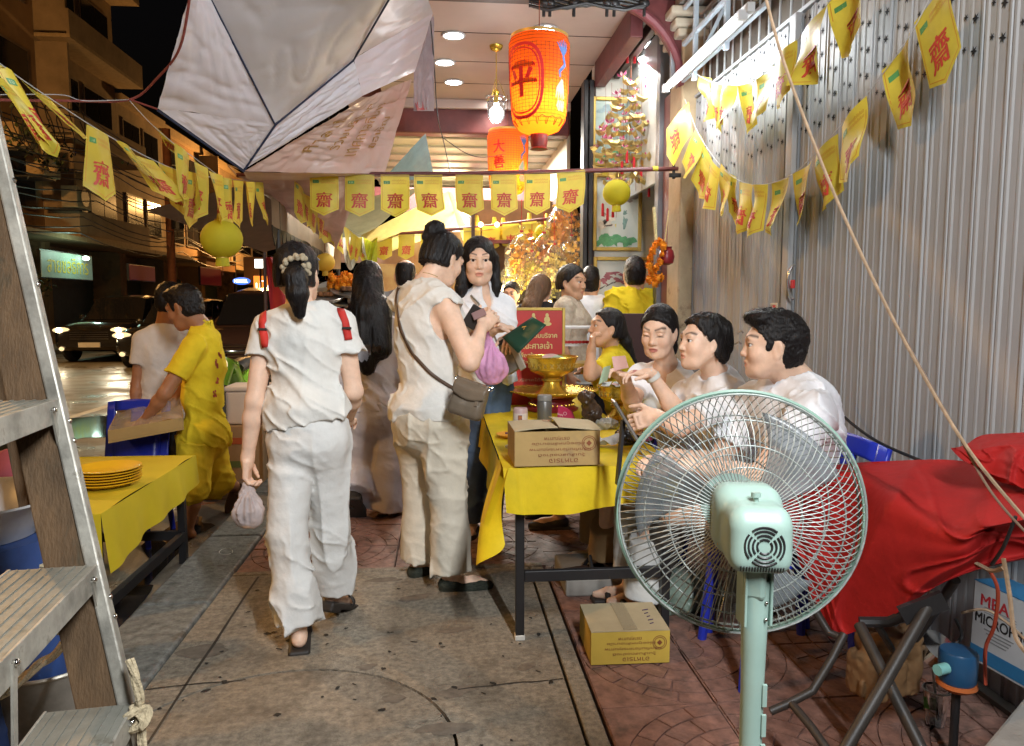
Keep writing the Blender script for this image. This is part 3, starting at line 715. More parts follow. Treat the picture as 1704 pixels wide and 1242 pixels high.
for r in range(4):
    m = MB(); c, s = ((1,0),(0,1),(-1,0),(0,-1))[r]
    m.add([((v[0]-T/2)*c-(v[1]-T/2)*s, (v[0]-T/2)*s+(v[1]-T/2)*c, v[2]) for v in ft.v], ft.f); me = bpy.data.meshes.new('tile'); me.from_pydata(m.v, [], m.f); me.materials.append(M_tile); me.update(); proto.append(me)
def tile(ix, iy, x, y):
    r = {(0,0):2, (1,0):3, (0,1):1, (1,1):0}[(ix % 2, iy % 2)]
    o = link(bpy.data.objects.new('tile', proto[r])); o.parent = side; o.location = (x, y, n1(ix*1.7, iy*2.3)*.0022); o.rotation_euler = (n1(ix, iy, 3)*.004, n1(ix, iy, 5)*.004, 0)
for iy in range(0, 16):
    for ix in range(0, 4):
        x = .72+ix*T; yy = .95+iy*T
        if x < 1.95: tile(ix, iy, x, yy)
for iy in range(0, 18):
    for ix in range(0, 4):
        x = -.855+ix*T-.0; yy = 3.93+iy*T
        if x < .5: tile(ix, iy, x, yy)
MB().box((-1.058,3.73,-.05), (.508,3.775,.002)).build('edging_strip', M_conc, side, bevel=.005)
# lane marks and wet patches
g = MB(); 
for yy in range(4, 60, 6): g.box((-4.95, yy, ROADZ), (-4.82, yy+3, ROADZ+.004))
struct(g.build('lane_marking', mat('road_paint', (.42,.40,.34), rough=.7, var=.3, vs=8)))
wet = MB()
def puddle(cx_, cy_, rx, ry, seed):
    n = 26; v = [(cx_, cy_, ROADZ+.004)]
    for k in range(n):
        a = 2*math.pi*k/n; q = .8+.4*n1(math.cos(a)*2+seed, math.sin(a)*2); v.append((cx_+rx*q*math.cos(a), cy_+ry*q*math.sin(a), ROADZ+.004))
    wet.add(v, [(0, k+1, (k+1) % n+1) for k in range(n)])
puddle(-1.62,3.7,.16,.9,1); puddle(-1.72,4.9,.22,.5,5); puddle(-4.2,9.5,.9,1.6,9); puddle(-2.3,2.9,.3,.35,14)
struct(wet.build('puddle', mat('water_film', (.02,.018,.015), rough=.06, var=0, spec=.8)))

# ------------------------------------------------------------------ steel folding gate along the right
SX = 1.90
M_gate = mat('gate_steel', (.34,.35,.36), rough=.58, metal=.0, spec=.3, var=.10, vs=3, bump=.05, bs=25, stretch=(1,1,.25), stain=(.33,.30,.27), stain_s=2.6, stain_t=.56, stain_w=.2, rvar=.1)
M_dark = mat('black_gap', (.012,.012,.014), rough=.9, var=0)
M_frame_blue = mat('pale_blue_paint', (.36,.42,.47), rough=.5, var=.15)
gate = thing('folding_gate', 'grey corrugated steel folding gate with star cut-outs behind the seated people', 'gate', (SX, 3.3, 0))
PITCH_G = .137
prof = [(0,.0),(.006,.013),(.016,.013),(.024,.006),(.064,.006),(.070,.009),(.080,.009),(.086,.006),(.114,.006),(.121,.011),(.132,.011),(.137,.0)]
def slat_mesh():
    m = MB(); n = len(prof); vs = []
    for z in (0.02, 2.86):
        for (u, w) in prof: vs.append((-w, u, z))
    m.add(vs, [(i, n+i, n+i+1, i+1) for i in range(n-1)]); me = bpy.data.meshes.new('slat'); me.from_pydata(m.v, [], m.f); me.materials.append(M_gate); me.update(); return me
sm = slat_mesh(); Y0, NSL = 1.30, 31
for i in range(NSL):
    o = link(bpy.data.objects.new('slat', sm)); o.parent = gate; o.location = (n1(i*2.2)*.004, Y0+i*PITCH_G-3.3, 0)
    md = None
star = MB()
def star6(c, r):
    vs = [c]; 
    for k in range(12):
        a = math.pi*k/6+.26; q = r if k % 2 == 0 else r*.38; vs.append((c[0], c[1]+q*math.cos(a), c[2]+q*math.sin(a)*1.15))
    star.add(vs, [(0, k+1, (k+1) % 12+1) for k in range(12)])
for i in range(NSL):
    for j in range(6):
        z = 2.25+j*.113
        if n1(i*1.9, j*2.7) > .93: continue
        star6((SX-.0085, Y0+i*PITCH_G+.048, z), .019); star6((SX-.0085, Y0+i*PITCH_G+.099, z+.02), .013)
stuff(star.build('star_cutout', M_dark, gate))
MB().box((SX+.02, .9, 0), (SX+.05, 5.56, 2.9)).build('gate_backing', M_dark, gate)
MB().box((SX-.05, .9, .0), (SX+.02, 5.55, .018)).build('bottom_track', mat('track_steel', (.12,.11,.10), rough=.6, metal=.5), gate)
for i in range(NSL):
    MB().cyl((SX-.004, Y0+i*PITCH_G, 2.86), (SX-.004, Y0+i*PITCH_G, 3.42), .007, 6).build('lattice_bar', M_gate, gate)
for z in (2.87, 3.15, 3.42): MB().box((SX-.02, Y0, z), (SX+.005, Y0+NSL*PITCH_G, z+.02)).build('lattice_rail', M_gate, gate)
hb = AX(1322, 470, SX-.05); m = MB(); m.tube([hb+np.array((-.02*math.sin(t)*1.6, .015*math.cos(t)*.3+.012*math.sin(t*.5), -.09*math.cos(t)+.0)) for t in np.linspace(0, math.pi*1.0, 9)], .007, 8)
m.build('pull_handle', mat('bright_steel', (.55,.55,.55), rough=.25, metal=.9, var=.1), gate, True)
MB().obox(hb+np.array((-.012,-.005,-.01)), ((0,1,0),(0,0,1),(1,0,0)), (.011,.022,.009)).build('padlock_tag', mat('red_tape', (.55,.03,.03), rough=.5), gate, bevel=.003)
MB().box((SX-.062, 3.86, .02), (SX-.03, 3.93, 2.86)).build('lock_stile', M_gate, gate, bevel=.006)
# wall and building body that carry the gate
bld = thing('gate_building', 'dark shophouse wall above and behind the grey folding gate', 'building', (3.5, 3, 0))
MB().box((SX+.06, .4, 0), (6, 5.55, 3.5)).build('wall', mat('dark_plaster', (.10,.085,.07), rough=.9, var=.2), bld)
MB().box((1.72, .4, 3.5), (6, 5.55, 7.5)).build('upper_wall', mat('grey_plaster', (.22,.20,.18), rough=.9, var=.2), bld)
pil = thing('plaster_pillar', 'stained beige plaster pillar between the folding gate and the shrine front', 'pillar', (1.9, 5.7, 0))
M_plaster = mat('old_plaster', (.46,.35,.22), rough=.85, var=.18, vs=4, bump=.3, bs=25, stain=(.20,.13,.08), stain_s=4, stain_t=.58)
MB().box((1.79, 5.56, 0), (2.3, 5.86, 4.2)).build('shaft', M_plaster, pil, bevel=.012)
MB().box((1.80, 5.865, 0), (2.3, 6.05, 3.0)).build('red_post', mat('red_varnish', (.16,.045,.035), rough=.4, var=.25, vs=5), pil, bevel=.01)
MB().box((1.765, 6.06, 0), (1.86, 6.16, 3.6)).build('steel_post', mat('grey_steel', (.22,.22,.23), rough=.4, metal=.6), pil, bevel=.006)
for k,(w,z) in enumerate(((.06,3.30),(.09,3.36),(.13,3.43))): MB().box((1.79-w, 5.56-w, z), (2.31, 5.90, z+.058)).build('moulding', mat('cream_paint', (.50,.44,.34), rough=.7), pil, bevel=.015)
# pale blue steel frame by the light
fr = thing('steel_bracket_frame', 'pale blue square-tube steel frame bolted above the gate by the tube light', 'frame', (1.75, 4.8, 2.4))
def fb(a, b, w=.032): MB().bar(a, b, w, w).build('frame_bar', M_frame_blue, fr, bevel=.004)
for px, y0 in ((1122, -60), (1160, -60), (1212, -60)):
    a = AX(px, y0, 1.74); b = AX(px, 118 if px < 1200 else 66, 1.74); fb((a[0], a[1], b[2]-.05), (a[0], a[1], 3.6))
for z, w in ((2.95,0),(3.2,0),(3.45,0)): fb((1.742, 5.4, z), (1.742, 4.0, z), .028)
# ------------------------------------------------------------------ tube lights
M_tube = mat('lit_tube', (1,1,1), emit=(.92,.97,1.0), es=16, var=0)
M_chan = mat('white_enamel', (.62,.64,.66), rough=.4, var=.06)
def tube_light(y0, y1, x, z, label, power, grp='fluorescent tube lights', tgt=None):
    t = thing('tube_light', label, 'light', (x, (y0+y1)/2, z), grp)
    MB().cyl((x, y0, z), (x, y1, z), .020, 12).build('tube', M_tube, t, True)
    m = MB(); m.box((x+.018, y0-.06, z+.01), (x+.062, y1+.06, z+.062)); m.build('channel', M_chan, t, bevel=.006)
    for yy in (y0-.02, y1+.02): MB().box((x-.018, yy-.02, z-.022), (x+.03, yy+.02, z+.03)).build('lamp_holder', M_chan, t, bevel=.004)
    m = MB(); m.bar((x+.04, (y0+y1)/2, z+.05), (x+.16, (y0+y1)/2, z+.30), .02, .02); m.build('bracket', M_frame_blue, t)
    if tgt is None:
        for k in (.15,.5,.85): lamp('POINT', 'tube_glow', (x-.035, y0+(y1-y0)*k, z-.035), power, (.90,.96,1.0), t, size=.035)
    else: lamp('AREA', 'tube_glow', (x-.03, (y0+y1)/2, z-.02), power, (.93,.97,1.0), t, size=.05, size_y=abs(y1-y0), target=tgt or (x-1.6, (y0+y1)/2, z-1.3))
    return t
tube_light(3.97, 5.28, 1.58, 2.86, 'lit white fluorescent tube angled over the row of yellow flags at the gate', P_TUBE)
tube_light(-.7, .6, .75, 2.75, 'assumed second fluorescent tube, out of view over the pavement nearer the viewer', P_ASSUMED_TUBE, tgt=(.45, 2.2, 1.2))  # added unseen tube, assumed from the light on the nearest woman's back

# ================================================================== SHRINE FRONT over the pavement
CZ = 3.60
M_ceil = mat('pink_cream_paint', (.50,.40,.36), rough=.5, var=.08, vs=2)
M_red = mat('dark_red_timber', (.135,.035,.035), rough=.5, var=.3, vs=4, bump=.15, bs=30)
M_brown = mat('dark_brown_timber', (.055,.032,.025), rough=.55, var=.3)
M_black = mat('black_paint', (.018,.017,.018), rough=.45, var=.15)
M_white = mat('white_tile', (.66,.66,.60), rough=.35, var=.06)
M_gold = mat('gold_metal', (.85,.58,.09), rough=.27, metal=.8, var=.12, vs=12)
M_goldp = mat('gold_paint', (.50,.34,.08), rough=.4, metal=.4, var=.15)
sh = thing('shrine_front', 'shrine porch over the pavement with pink ceiling, dark red beams and an arch', 'building', (.5, 7, 0))
MB().box((-.62, 5.8, CZ), (1.46, 8.55, CZ+.08)).build('ceiling', M_ceil, sh)
for yy in (6.45, 7.2, 7.9): MB().box((-.62, yy, CZ-.004), (1.46, yy+.006, CZ+.002)).build('ceiling_joint', M_brown, sh)
MB().box((-1.0, 5.55, CZ-.02), (1.80, 5.79, CZ+.34)).build('front_beam', M_brown, sh, bevel=.02)
MB().box((-1.0, 8.56, CZ-.36), (1.46, 8.76, CZ+.2)).build('rear_beam', M_red, sh, bevel=.02)
MB().box((-1.0, 8.50, CZ-.10), (1.46, 8.555, CZ+.0)).build('beam_moulding', M_ceil, sh, bevel=.01)
# side beams running back towards the street end
for k, (x, z, w, h, mm) in enumerate(((1.50,CZ-.10,.10,.24,M_red),(1.585,CZ-.02,.05,.12,M_black),(1.66,CZ-.06,.06,.16,M_brown),(1.73,CZ-.00,.05,.10,M_black))):
    MB().box((x-w/2+.0, 5.80, z-h/2), (x+w/2, 7.14, z+h/2)).build('side_beam', mm, sh, bevel=.008)
MB().box((1.77, 6.17, 2.35), (1.80, 7.14, 3.55)).build('frosted_pane', mat('frosted_glass', (.62,.66,.66), rough=.25, var=.05), sh)
# carved arch bracket at the right end of the front beam
m = MB(); P = []
for k in range(11):
    a = math.pi/2*k/10; P.append((1.80-.62*(1-math.sin(a))-.0, 5.60, 3.02+.58*(1-math.cos(a)) if False else 3.05+.55*math.cos(a)*1.0))
arc = [(1.80-.60*math.sin(a), 3.06+.55*(1-math.cos(a))) for a in np.linspace(0, math.pi/2, 12)]
poly = [(x, 5.60, z) for x, z in arc]+[(1.20, 5.60, 3.66), (1.80, 5.60, 3.66)]
arcp = [(1.79-.62+.62*math.cos(a), 2.98+.60*math.sin(a)) for a in np.linspace(0, math.pi/2, 12)]
poly = [(x, 5.60, z) for x, z in arcp]+[(1.17, 5.60, 3.66), (1.79, 5.60, 3.66)]
m.prism(poly, (0,.12,0)); m.build('arch_bracket', M_red, sh)
m = MB()
m.tube([(x, 5.585, z-.015) for x, z in arcp], .03, 8); m.build('arch_trim', mat('purple_red_paint', (.22,.06,.07), rough=.45), sh, True)
# back wall with the framed pictures, facing up the pavement
WY = 7.20
MB().box((1.46, WY, 0), (2.6, WY+.12, 3.75)).build('tiled_wall', M_white, sh)
for k in range(9): MB().box((1.46, WY-.003, .35+k*.36), (2.2, WY+.001, .354+k*.36)).build('tile_joint', mat('pale_joint', (.45,.44,.40), rough=.8), sh)
for x in (1.352, 1.405): MB().box((x, WY-.06, 0), (x+.042, WY+.10, 3.45)).build('door_post', M_black, sh, bevel=.006)
MB().box((1.452, WY-.03, 0), (1.472, WY+.05, 3.45)).build('door_post', M_brown, sh, bevel=.004)
MB().box((1.46, 8.77, 2.0), (1.5, 12.5, 3.6)).build('inner_wall', mat('cream_wall', (.55,.50,.40), rough=.7), sh)
MB().box((-1.0, 8.77, CZ-.30), (1.5, 13.5, CZ-.24)).build('inner_ceiling', mat('white_sheet', (.64,.64,.58), rough=.6, var=.1, vs=3), sh)
for k in range(9): MB().box((-1.0, 9.0+k*.5, CZ-.325), (1.5, 9.05+k*.5, CZ-.301)).build('ceiling_rib', mat('rib_grey', (.42,.42,.38), rough=.6), sh)
MB().box((-1.0, 10.6, 2.62), (1.5, 10.75, 2.95)).build('inner_beam', M_red, sh)
# downlights
for i, (px, py, w) in enumerate(((755,58,'nearest the tarp edge, first of the left row'),(740,103,'middle one of the left row beside the tarp'),(755,136,'rear one of the left row'),(907,47,'above the big orange lantern'),(823,161,'furthest back of all'))):
    p = G(px, py, CZ); t = thing('downlight', 'round recessed downlight in the pink ceiling, '+w, 'downlight', p, 'downlights in the porch ceiling')
    MB().lathe([(.085,0),(.105,-.006),(.10,-.016),(.082,-.014)], p, 24, cap=False).build('trim_ring', M_chan, t, True)
    MB().lathe([(.0,-.010),(.082,-.010)], p, 24, cap=False).build('diffuser', mat('lit_diffuser', (1,1,1), emit=(1,.98,.93), es=25, var=0), t)
    lamp('SPOT', 'downlight_beam', p-np.array((0,0,.03)), P_DOWN, (1,.93,.82), t, size=.08, target=p-np.array((0,0,1.)), spot=math.radians(125), blend=.6)
# bell-jar hanging lamp
p = AY(826, 186, 6.75); t = thing('hanging_lamp', 'brass hanging lamp with a lit clear glass bell jar', 'lamp', p)
gl = mat('clear_glass', (.9,.93,.95), rough=.05, trans=.95, var=0, ior=1.2)
MB().lathe([(.085,.115),(.092,.105),(.080,.075),(.078,.0),(.070,-.05),(.045,-.09),(.0,-.105)], p, 28, cap=False).build('glass_jar', gl, t, True)
MB().lathe([(.0,-.075),(.035,-.06),(.052,-.02),(.045,.02),(.02,.045),(.018,.07),(.0,.07)], p, 20, cap=False).build('bulb', mat('lit_bulb', (1,1,1), emit=(.95,.97,1), es=16, var=0), t, True)
m = MB(); m.lathe([(.018,.07),(.022,.10),(.016,.13),(.03,.17),(.012,.19)], p, 14); m.build('socket', M_gold, t, True)
top = CZ-p[2]; m = MB(); 
for k in range(3):
    a = 2*math.pi*k/3; m.tube([p+np.array((.088*math.cos(a), .088*math.sin(a), .11)), p+np.array((.02*math.cos(a), .02*math.sin(a), .27))], .003, 5)
m.tube([p+np.array((0,0,.19)), p+np.array((0,0,top-.02))], .0045, 6); m.build('chain', M_gold, t, True)
MB().lathe([(.015,-.05),(.05,-.03),(.06,-.005),(.06,0)], p+np.array((0,0,top)), 18).build('ceiling_rose', M_gold, t, True)
lamp('POINT', 'bulb_glow', p-np.array((0,0,.13)), 16, (.96,.98,1), t, size=.05)
# inner tube lights of the rooms beyond
for i, (px, py, y, l, w) in enumerate(((791,237,9.6,.9,'under the white sheet ceiling beyond the glass lamp'),(778,299,11.2,.6,'low one glimpsed behind the row of flags'))):
    p = AY(px, py, y); t = thing('tube_light', 'far lit fluorescent tube '+w, 'light', p, 'fluorescent tube lights')
    MB().cyl(p-np.array((0,l/2,0)), p+np.array((0,l/2,0)), .018, 10).build('tube', M_tube, t, True); MB().box((p[0]-.03, p[1]-l/2, p[2]+.02), (p[0]+.03, p[1]+l/2, p[2]+.06)).build('channel', M_chan, t)
lamp('AREA', 'room_light', (.3, 9.8, 3.22), P_ROOM, (1,.95,.84), sh, size=1.6, size_y=1.6, target=(.3, 9.8, 0))
lamp('AREA', 'porch_wall_light', (1.72, 6.4, 3.35), P_SIDE, (1,.97,.90), sh, size=.1, size_y=.7, target=(1.9, 7.2, 1.6))
for px, py in ((1065,100),(1075,77)):
    p = AY(px, py, 6.6); t = thing('tube_light', 'short lit tube above the hanging gold pagoda, '+('lower' if py == 100 else 'upper'), 'light', p, 'fluorescent tube lights')
    MB().cyl(p, p+np.array((.16,.10,.085)), .02, 10).build('tube', M_tube, t, True); MB().bar(p+np.array((0,.03,.02)), p+np.array((.16,.13,.105)), .04, .03).build('channel', M_chan, t)
# framed pictures
def art(z0, z1, x0, x1, label, kind):
    t = thing('framed_picture', label, 'picture', ((x0+x1)/2, WY, z0), 'framed pictures on the tiled wall'); y = WY-.012; w = .035
    for a in (((x0,y-.03,z0),(x0+w,y,z1)), ((x1-w,y-.03,z0),(x1,y,z1)), ((x0+w,y-.03,z0),(x1-w,y,z0+w)), ((x0+w,y-.03,z1-w),(x1-w,y,z1))): MB().box(*a).build('frame_rail', M_goldp, t, bevel=.006)
    MB().box((x0+w,y-.004,z0+w),(x1-w,y-.001,z1-w)).build('painting', mat('art_ground_'+kind, {'sky':(.30,.45,.43),'lady':(.55,.62,.58),'tree':(.52,.56,.52)}[kind], rough=.3, var=.25, vs=5, col2={'sky':(.42,.52,.46),'lady':(.62,.66,.60),'tree':(.60,.62,.58)}[kind]), t)
    g = {}
    def bl(c, x, z, r, sx=1., seed=0, rot=0, n=16):
        q = g.setdefault(c, MB()); yy = y-.0055-.0006*len(q.v)/17; v = [(x, yy, z)]
        for k in range(n):
            a = 2*math.pi*k/n; rr = r*(.7+.5*n1(math.cos(a)*2+seed*5.1, math.sin(a)*2)); u, ww = rr*math.cos(a)*sx, rr*math.sin(a)
            v.append((min(max(x+u*math.cos(rot)-ww*math.sin(rot), x0+w), x1-w), yy, min(max(z+u*math.sin(rot)+ww*math.cos(rot), z0+w), z1-w)))
        q.add(v, [(0, (k+1) % n+1, k+1) for k in range(n)])
    W_, H_ = x1-x0, z1-z0; X = lambda u: x0+W_*u; Z = lambda v: z0+H_*v
    if kind == 'sky':
        for k in range(5): bl('p_blue', X(.2+.15*k), Z(.82-.05*(k%2)), .05, 2.2, k)
        for k in range(6): bl('p_green', X(.15+.14*k), Z(.12+.04*(k%3)), .06, 1.5, k+9)
        for k in range(3): bl('p_rock', X(.6+.1*k), Z(.4+.1*k), .07, .8, k+19)
    if kind == 'lady':
        for k in range(5): bl('p_green', X(.18+.13*k), Z(.12+.03*(k%2)), .07, 1.5, k)
        bl('p_cream', X(.25), Z(.34), .07, 1.6, 3, .3); bl('p_cream', X(.35), Z(.42), .045, 1.3, 4, -.3); bl('p_rock', X(.23), Z(.47), .028, 1, 5); bl('p_line', X(.26), Z(.38), .02, 2.4, 6, .8); bl('p_line', X(.33), Z(.33), .012, 4, 7, .2)
        bl('p_teal', X(.66), Z(.38), .07, .6, 8); bl('p_teal', X(.66), Z(.50), .03, 1, 9); bl('p_yellow', X(.47), Z(.33), .02, .5, 10); bl('p_red', X(.86), Z(.72), .02, 4, 11, .1)
        for k in range(4): bl('p_rock', X(.6+.1*k), Z(.65+.02*k), .03, 2, k+12)
    if kind == 'tree':
        for k in range(7): bl('p_plum', X(.15+.09*k), Z(.70+.05*(k%3)), .035, 2.2, k, .5*n1(k*1.3))
        for k in range(4): bl('p_line', X(.15+.12*k), Z(.62+.04*k), .008, 9, k+8, .5)
        bl('p_green', X(.62), Z(.52), .05, .7, 20); bl('p_green', X(.66), Z(.62), .04, .8, 21); bl('p_skinred', X(.40), Z(.24), .05, .7, 22, .4); bl('p_red', X(.48), Z(.18), .03, 1.5, 23); bl('p_line', X(.30), Z(.12), .06, 1.6, 24)
    C = dict(p_blue=(.25,.38,.42), p_green=(.10,.32,.14), p_rock=(.30,.26,.22), p_cream=(.66,.62,.52), p_line=(.10,.08,.07), p_teal=(.18,.30,.27), p_yellow=(.6,.5,.1), p_red=(.45,.06,.05), p_plum=(.30,.10,.12), p_skinred=(.42,.24,.16))
    for c, q in g.items(): q.build('brushwork', mat(c, C[c], rough=.4, var=.3, vs=20), t)
def zc(py): return CAM_H+(AY(1020, py, WY)[2]-CAM_H)
art(zc(278), zc(163), AY(984,220,WY)[0], AY(1095,220,WY)[0], 'gold framed landscape picture, topmost, behind the hanging gold ingots', 'sky')
art(zc(418), zc(290), AY(986,350,WY)[0], AY(1067,350,WY)[0], 'gold framed picture of a robed woman on green grass, behind the round lantern', 'lady')
art(zc(560), zc(428), AY(986,480,WY)[0], AY(1090,480,WY)[0], 'gold framed picture of plum branches behind the man in yellow', 'tree')
# ------------------------------------------------------------------ lanterns
M_lant = mat('lit_orange_silk', (.90,.20,.02), rough=.6, emit=(1.0,.15,.01), es=.22, var=.1, translucent=.75)
M_lred = mat('lantern_red_ink', (.45,.01,.01), rough=.6, emit=(.55,.008,.006), es=.35, var=0)  # this and the next two inks emit to imitate light through the silk
M_lblue = mat('lantern_blue_ink', (.06,.12,.30), rough=.6, emit=(.10,.16,.30), es=.35, var=0)
M_lgrn = mat('lantern_pale_ink', (.35,.45,.35), rough=.6, emit=(.35,.32,.16), es=.4, var=0)
M_wire = mat('lantern_wire', (.20,.04,.01), rough=.6, var=0)
M_glow = mat('lantern_core', (1,.7,.2), emit=(1.0,.55,.10), es=12, var=0)
def big_lantern(c, R, H, label, chars, power, ang=0):
    t = thing('silk_lantern', label, 'lantern', c, 'orange silk barrel lanterns')
    prof = [(R*.93,H*.5),(R,H*.44),(R*1.0,H*.30),(R*.97,0),(R*.92,-H*.28),(R*.86,-H*.40),(R*.66,-H*.49),(R*.30,-H*.54)]
    rad = lambda z: float(np.interp(-z, [-p[1] for p in prof], [p[0] for p in prof]))
    MB().lathe(prof, c, 48, cap=False).build('shade', M_lant, t, True)
    m = MB()
    for k in range(26):
        z = H*.48-k*H*.92/25; r = rad(z)+.001; m.tube([c+np.array((r*math.cos(a), r*math.sin(a), z)) for a in np.linspace(0, 2*math.pi, 37)], .0012, 4, False)
    for k in range(46):
        a = 2*math.pi*k/46; m.tube([c+np.array(((rad(z)+.001)*math.cos(a), (rad(z)+.001)*math.sin(a), z)) for z in np.linspace(H*.48, -H*.42, 8)], .0011, 4, False)
    stuff(m.build('cane_net', M_wire, t))
    m = MB(); m.lathe([(R*.95,H*.5),(R*.95,H*.53),(R*.90,H*.53)], c, 32, cap=False); m.build('top_ring', mat('gold_trim', (.55,.33,.08), rough=.4, metal=.5), t, True)
    m = MB(); m.lathe([(R*.28,-H*.53),(R*.30,-H*.60),(R*.26,-H*.68),(R*.30,-H*.70),(.0,-H*.70)], c, 20); m.build('base_cap', mat('dark_red_wood', (.20,.02,.015), rough=.5), t, True)
    m = MB(); m.ball(c+np.array((.03,-.04,-H*.12)), .035, 12, 8, (1,1,1.3)); m.build('bulb', M_glow, t, True)
    lamp('POINT', 'lantern_bulb', c+np.array((.03,-.045,-H*.22)), power, (1,.62,.22), t, size=.03)
    m = MB(); m.tube([c+np.array((0,0,H*.52)), c+np.array((0,0,H*.52+.35))], .003, 5); 
    for k in range(3):
        a = 2*math.pi*k/3; m.tube([c+np.array((R*.93*math.cos(a), R*.93*math.sin(a), H*.52)), c+np.array((0,0,H*.62))], .002, 4)
    m.build('hanger', M_wire, t)
    def wrap(pts2, th0, z0, lift):   # pts2: (u along, v up) metres
        return [c+np.array(((rad(z0+q[1])+lift+(q[2]*.0006 if len(q) > 2 else 0))*math.cos(th0+q[0]/R), (rad(z0+q[1])+lift+(q[2]*.0006 if len(q) > 2 else 0))*math.sin(th0+q[0]/R), z0+q[1])) for q in pts2]
    vdir = math.atan2(-c[1], -c[0]); m = MB()
    def glyph(s, th, z, h):
        v, f, sz = text_polys(s, 3, .03); k = h/sz[1]; m.add(wrap([(p[0]*k, p[1]*k, p[2]) for p in v], th, z, .0035), f)
    th = vdir+ang
    for i, ch in enumerate(chars): glyph(ch, th, H*.22-i*H*.25 if len(chars) > 1 else -H*.02, H*.20 if len(chars) > 1 else H*.34)
    if len(chars) > 3 or len(chars) == 1: 
        for (rx, rz, wd) in ((.98,.40,.020),(.82,.345,.009)):
            o = [];i_ = []
            for k in range(49):
                a = 2*math.pi*k/48; sx, sy = abs(math.cos(a))**.75*np.sign(math.cos(a)), abs(math.sin(a))**.75*np.sign(math.sin(a)); o.append((rx*R*.80*sx, rz*H*sy)); i_.append(((rx*R*.80-wd)*sx, (rz*H-wd)*sy))
            m.add(wrap(o, th, -.01, .003)+wrap(i_, th, -.01, .003), [(k, k+1, 50+k, 49+k) for k in range(48)])
    m.build('red_emblem', M_lred, t)
    # feathered bird figure winding down the other side
    m = MB(); m2 = MB(); tb = vdir+.82
    def ribbon(q, path, ws, lift):
        L = []; Rr = []
        for i, (u, v) in enumerate(path):
            a = np.array(path[max(i-1,0)]); b = np.array(path[min(i+1,len(path)-1)]); d = unit(np.array((*(b-a), 0)))[:2]; L.append((u-d[1]*ws[i], v+d[0]*ws[i])); Rr.append((u+d[1]*ws[i], v-d[0]*ws[i]))
        n = len(path); q.add(wrap(L, tb, 0, lift)+wrap(Rr, tb, 0, lift), [(k, k+1, n+k+1, n+k) for k in range(n-1)])
    for k in range(6): ribbon(m, [(0.01, H*.24), (-.02+.012*k, H*.32), (-.045+.018*k, H*.42-.008*abs(k-3))], [.004,.007,.002], .004)
    ribbon(m, [(.01,H*.24),(.03,H*.16),(-.02,H*.08),(-.015,H*.02)], [.012,.014,.012,.008], .0042)
    for k in range(5): ribbon(m2, [(.005,H*.0),(.02-.014*k,-H*.10),(.035-.02*k,-H*.20-.01*(k%2))], [.008,.009,.003], .0038)
    for k in range(4): ribbon(m2, [(-.02+.018*k,-H*.22),(-.03+.02*k,-H*.28),(-.01+.015*k,-H*.33)], [.006,.009,.004], .0036)
    m.build('blue_bird_print', M_lblue, t); m2.build('pale_tail_print', M_lgrn, t)
    m = MB(); 
    for k in range(16):
        a0 = 2*math.pi*k/16; m.tube([c+np.array(((rad(z)+.002)*math.cos(a0+da), (rad(z)+.002)*math.sin(a0+da), z)) for da, z in ((-.18,-H*.47),(-.15,-H*.41),(0,-H*.385),(.15,-H*.41),(.18,-H*.47))], .0022, 4)
    m.build('petal_border', M_lred, t)
    return t
big_lantern(AY(897,143,5.15), .205, .60, 'big orange silk lantern with a red oval emblem, nearest of the two', '平', 9, -.62)
big_lantern(AY(845,272,7.6), .205, .60, 'smaller looking orange silk lantern with two red characters, hanging further back', '大善', 9, -.45)
M_yl = mat('yellow_paper', (.62,.56,.03), rough=.7, var=.08, translucent=.4)
M_ylit = mat('yellow_paper_lit_tone', (.70,.48,.06), rough=.7, var=.08, translucent=.4)  # the yellow paper again, with a warm lit tone put into its colour
def round_lantern(c, R, label, mm=None):
    mm = mm or M_yl; t = thing('paper_lantern', label, 'lantern', c, 'round yellow paper lanterns')
    n = 15; pr = []
    for i in range(n*2+1):
        a = -math.pi/2+math.pi*i/(n*2); r = R*math.cos(a)*(1 if i % 2 == 0 else .982); pr.append((max(r, R*.26), R*.93*math.sin(a)))
    MB().lathe(pr, c, 28, cap=False).build('globe', mm, t, True, ang=180)
    for s in (-1, 1): MB().lathe([(R*.30,-.0),(R*.30,R*.10)], c+np.array((0,0,s*R*.90-(R*.05))), 18, cap=False).build('end_ring', mat('gold_trim', (.55,.33,.08), rough=.4, metal=.5), t, True)
    MB().lathe([(R*.30,-R*.92),(R*.34,-R*1.32)], c, 18, cap=False).build('tassel_skirt', mm, t, True)
    m = MB(); m.tube([c+np.array((0,0,R*.95)), c+np.array((0,0,R*1.9))], .002, 4); m.tube([c-np.array((0,0,R*1.3)), c-np.array((0,0,R*1.75))], .0015, 4); m.build('thread', M_wire, t)
round_lantern(AY(1026,321,6.3), .118, 'round yellow paper lantern hanging in front of the picture of the robed woman')
round_lantern(AY(369,398,4.5), .118, 'round yellow paper lantern hanging at the left end of the dark red pole')
round_lantern(AY(903,386,8.3), .085, 'small round yellow lantern among the far flags and wrapped offerings')
round_lantern(AY(541,437,6.6), .085, 'yellow lantern half hidden behind the head with the beige scrunchie', M_ylit)
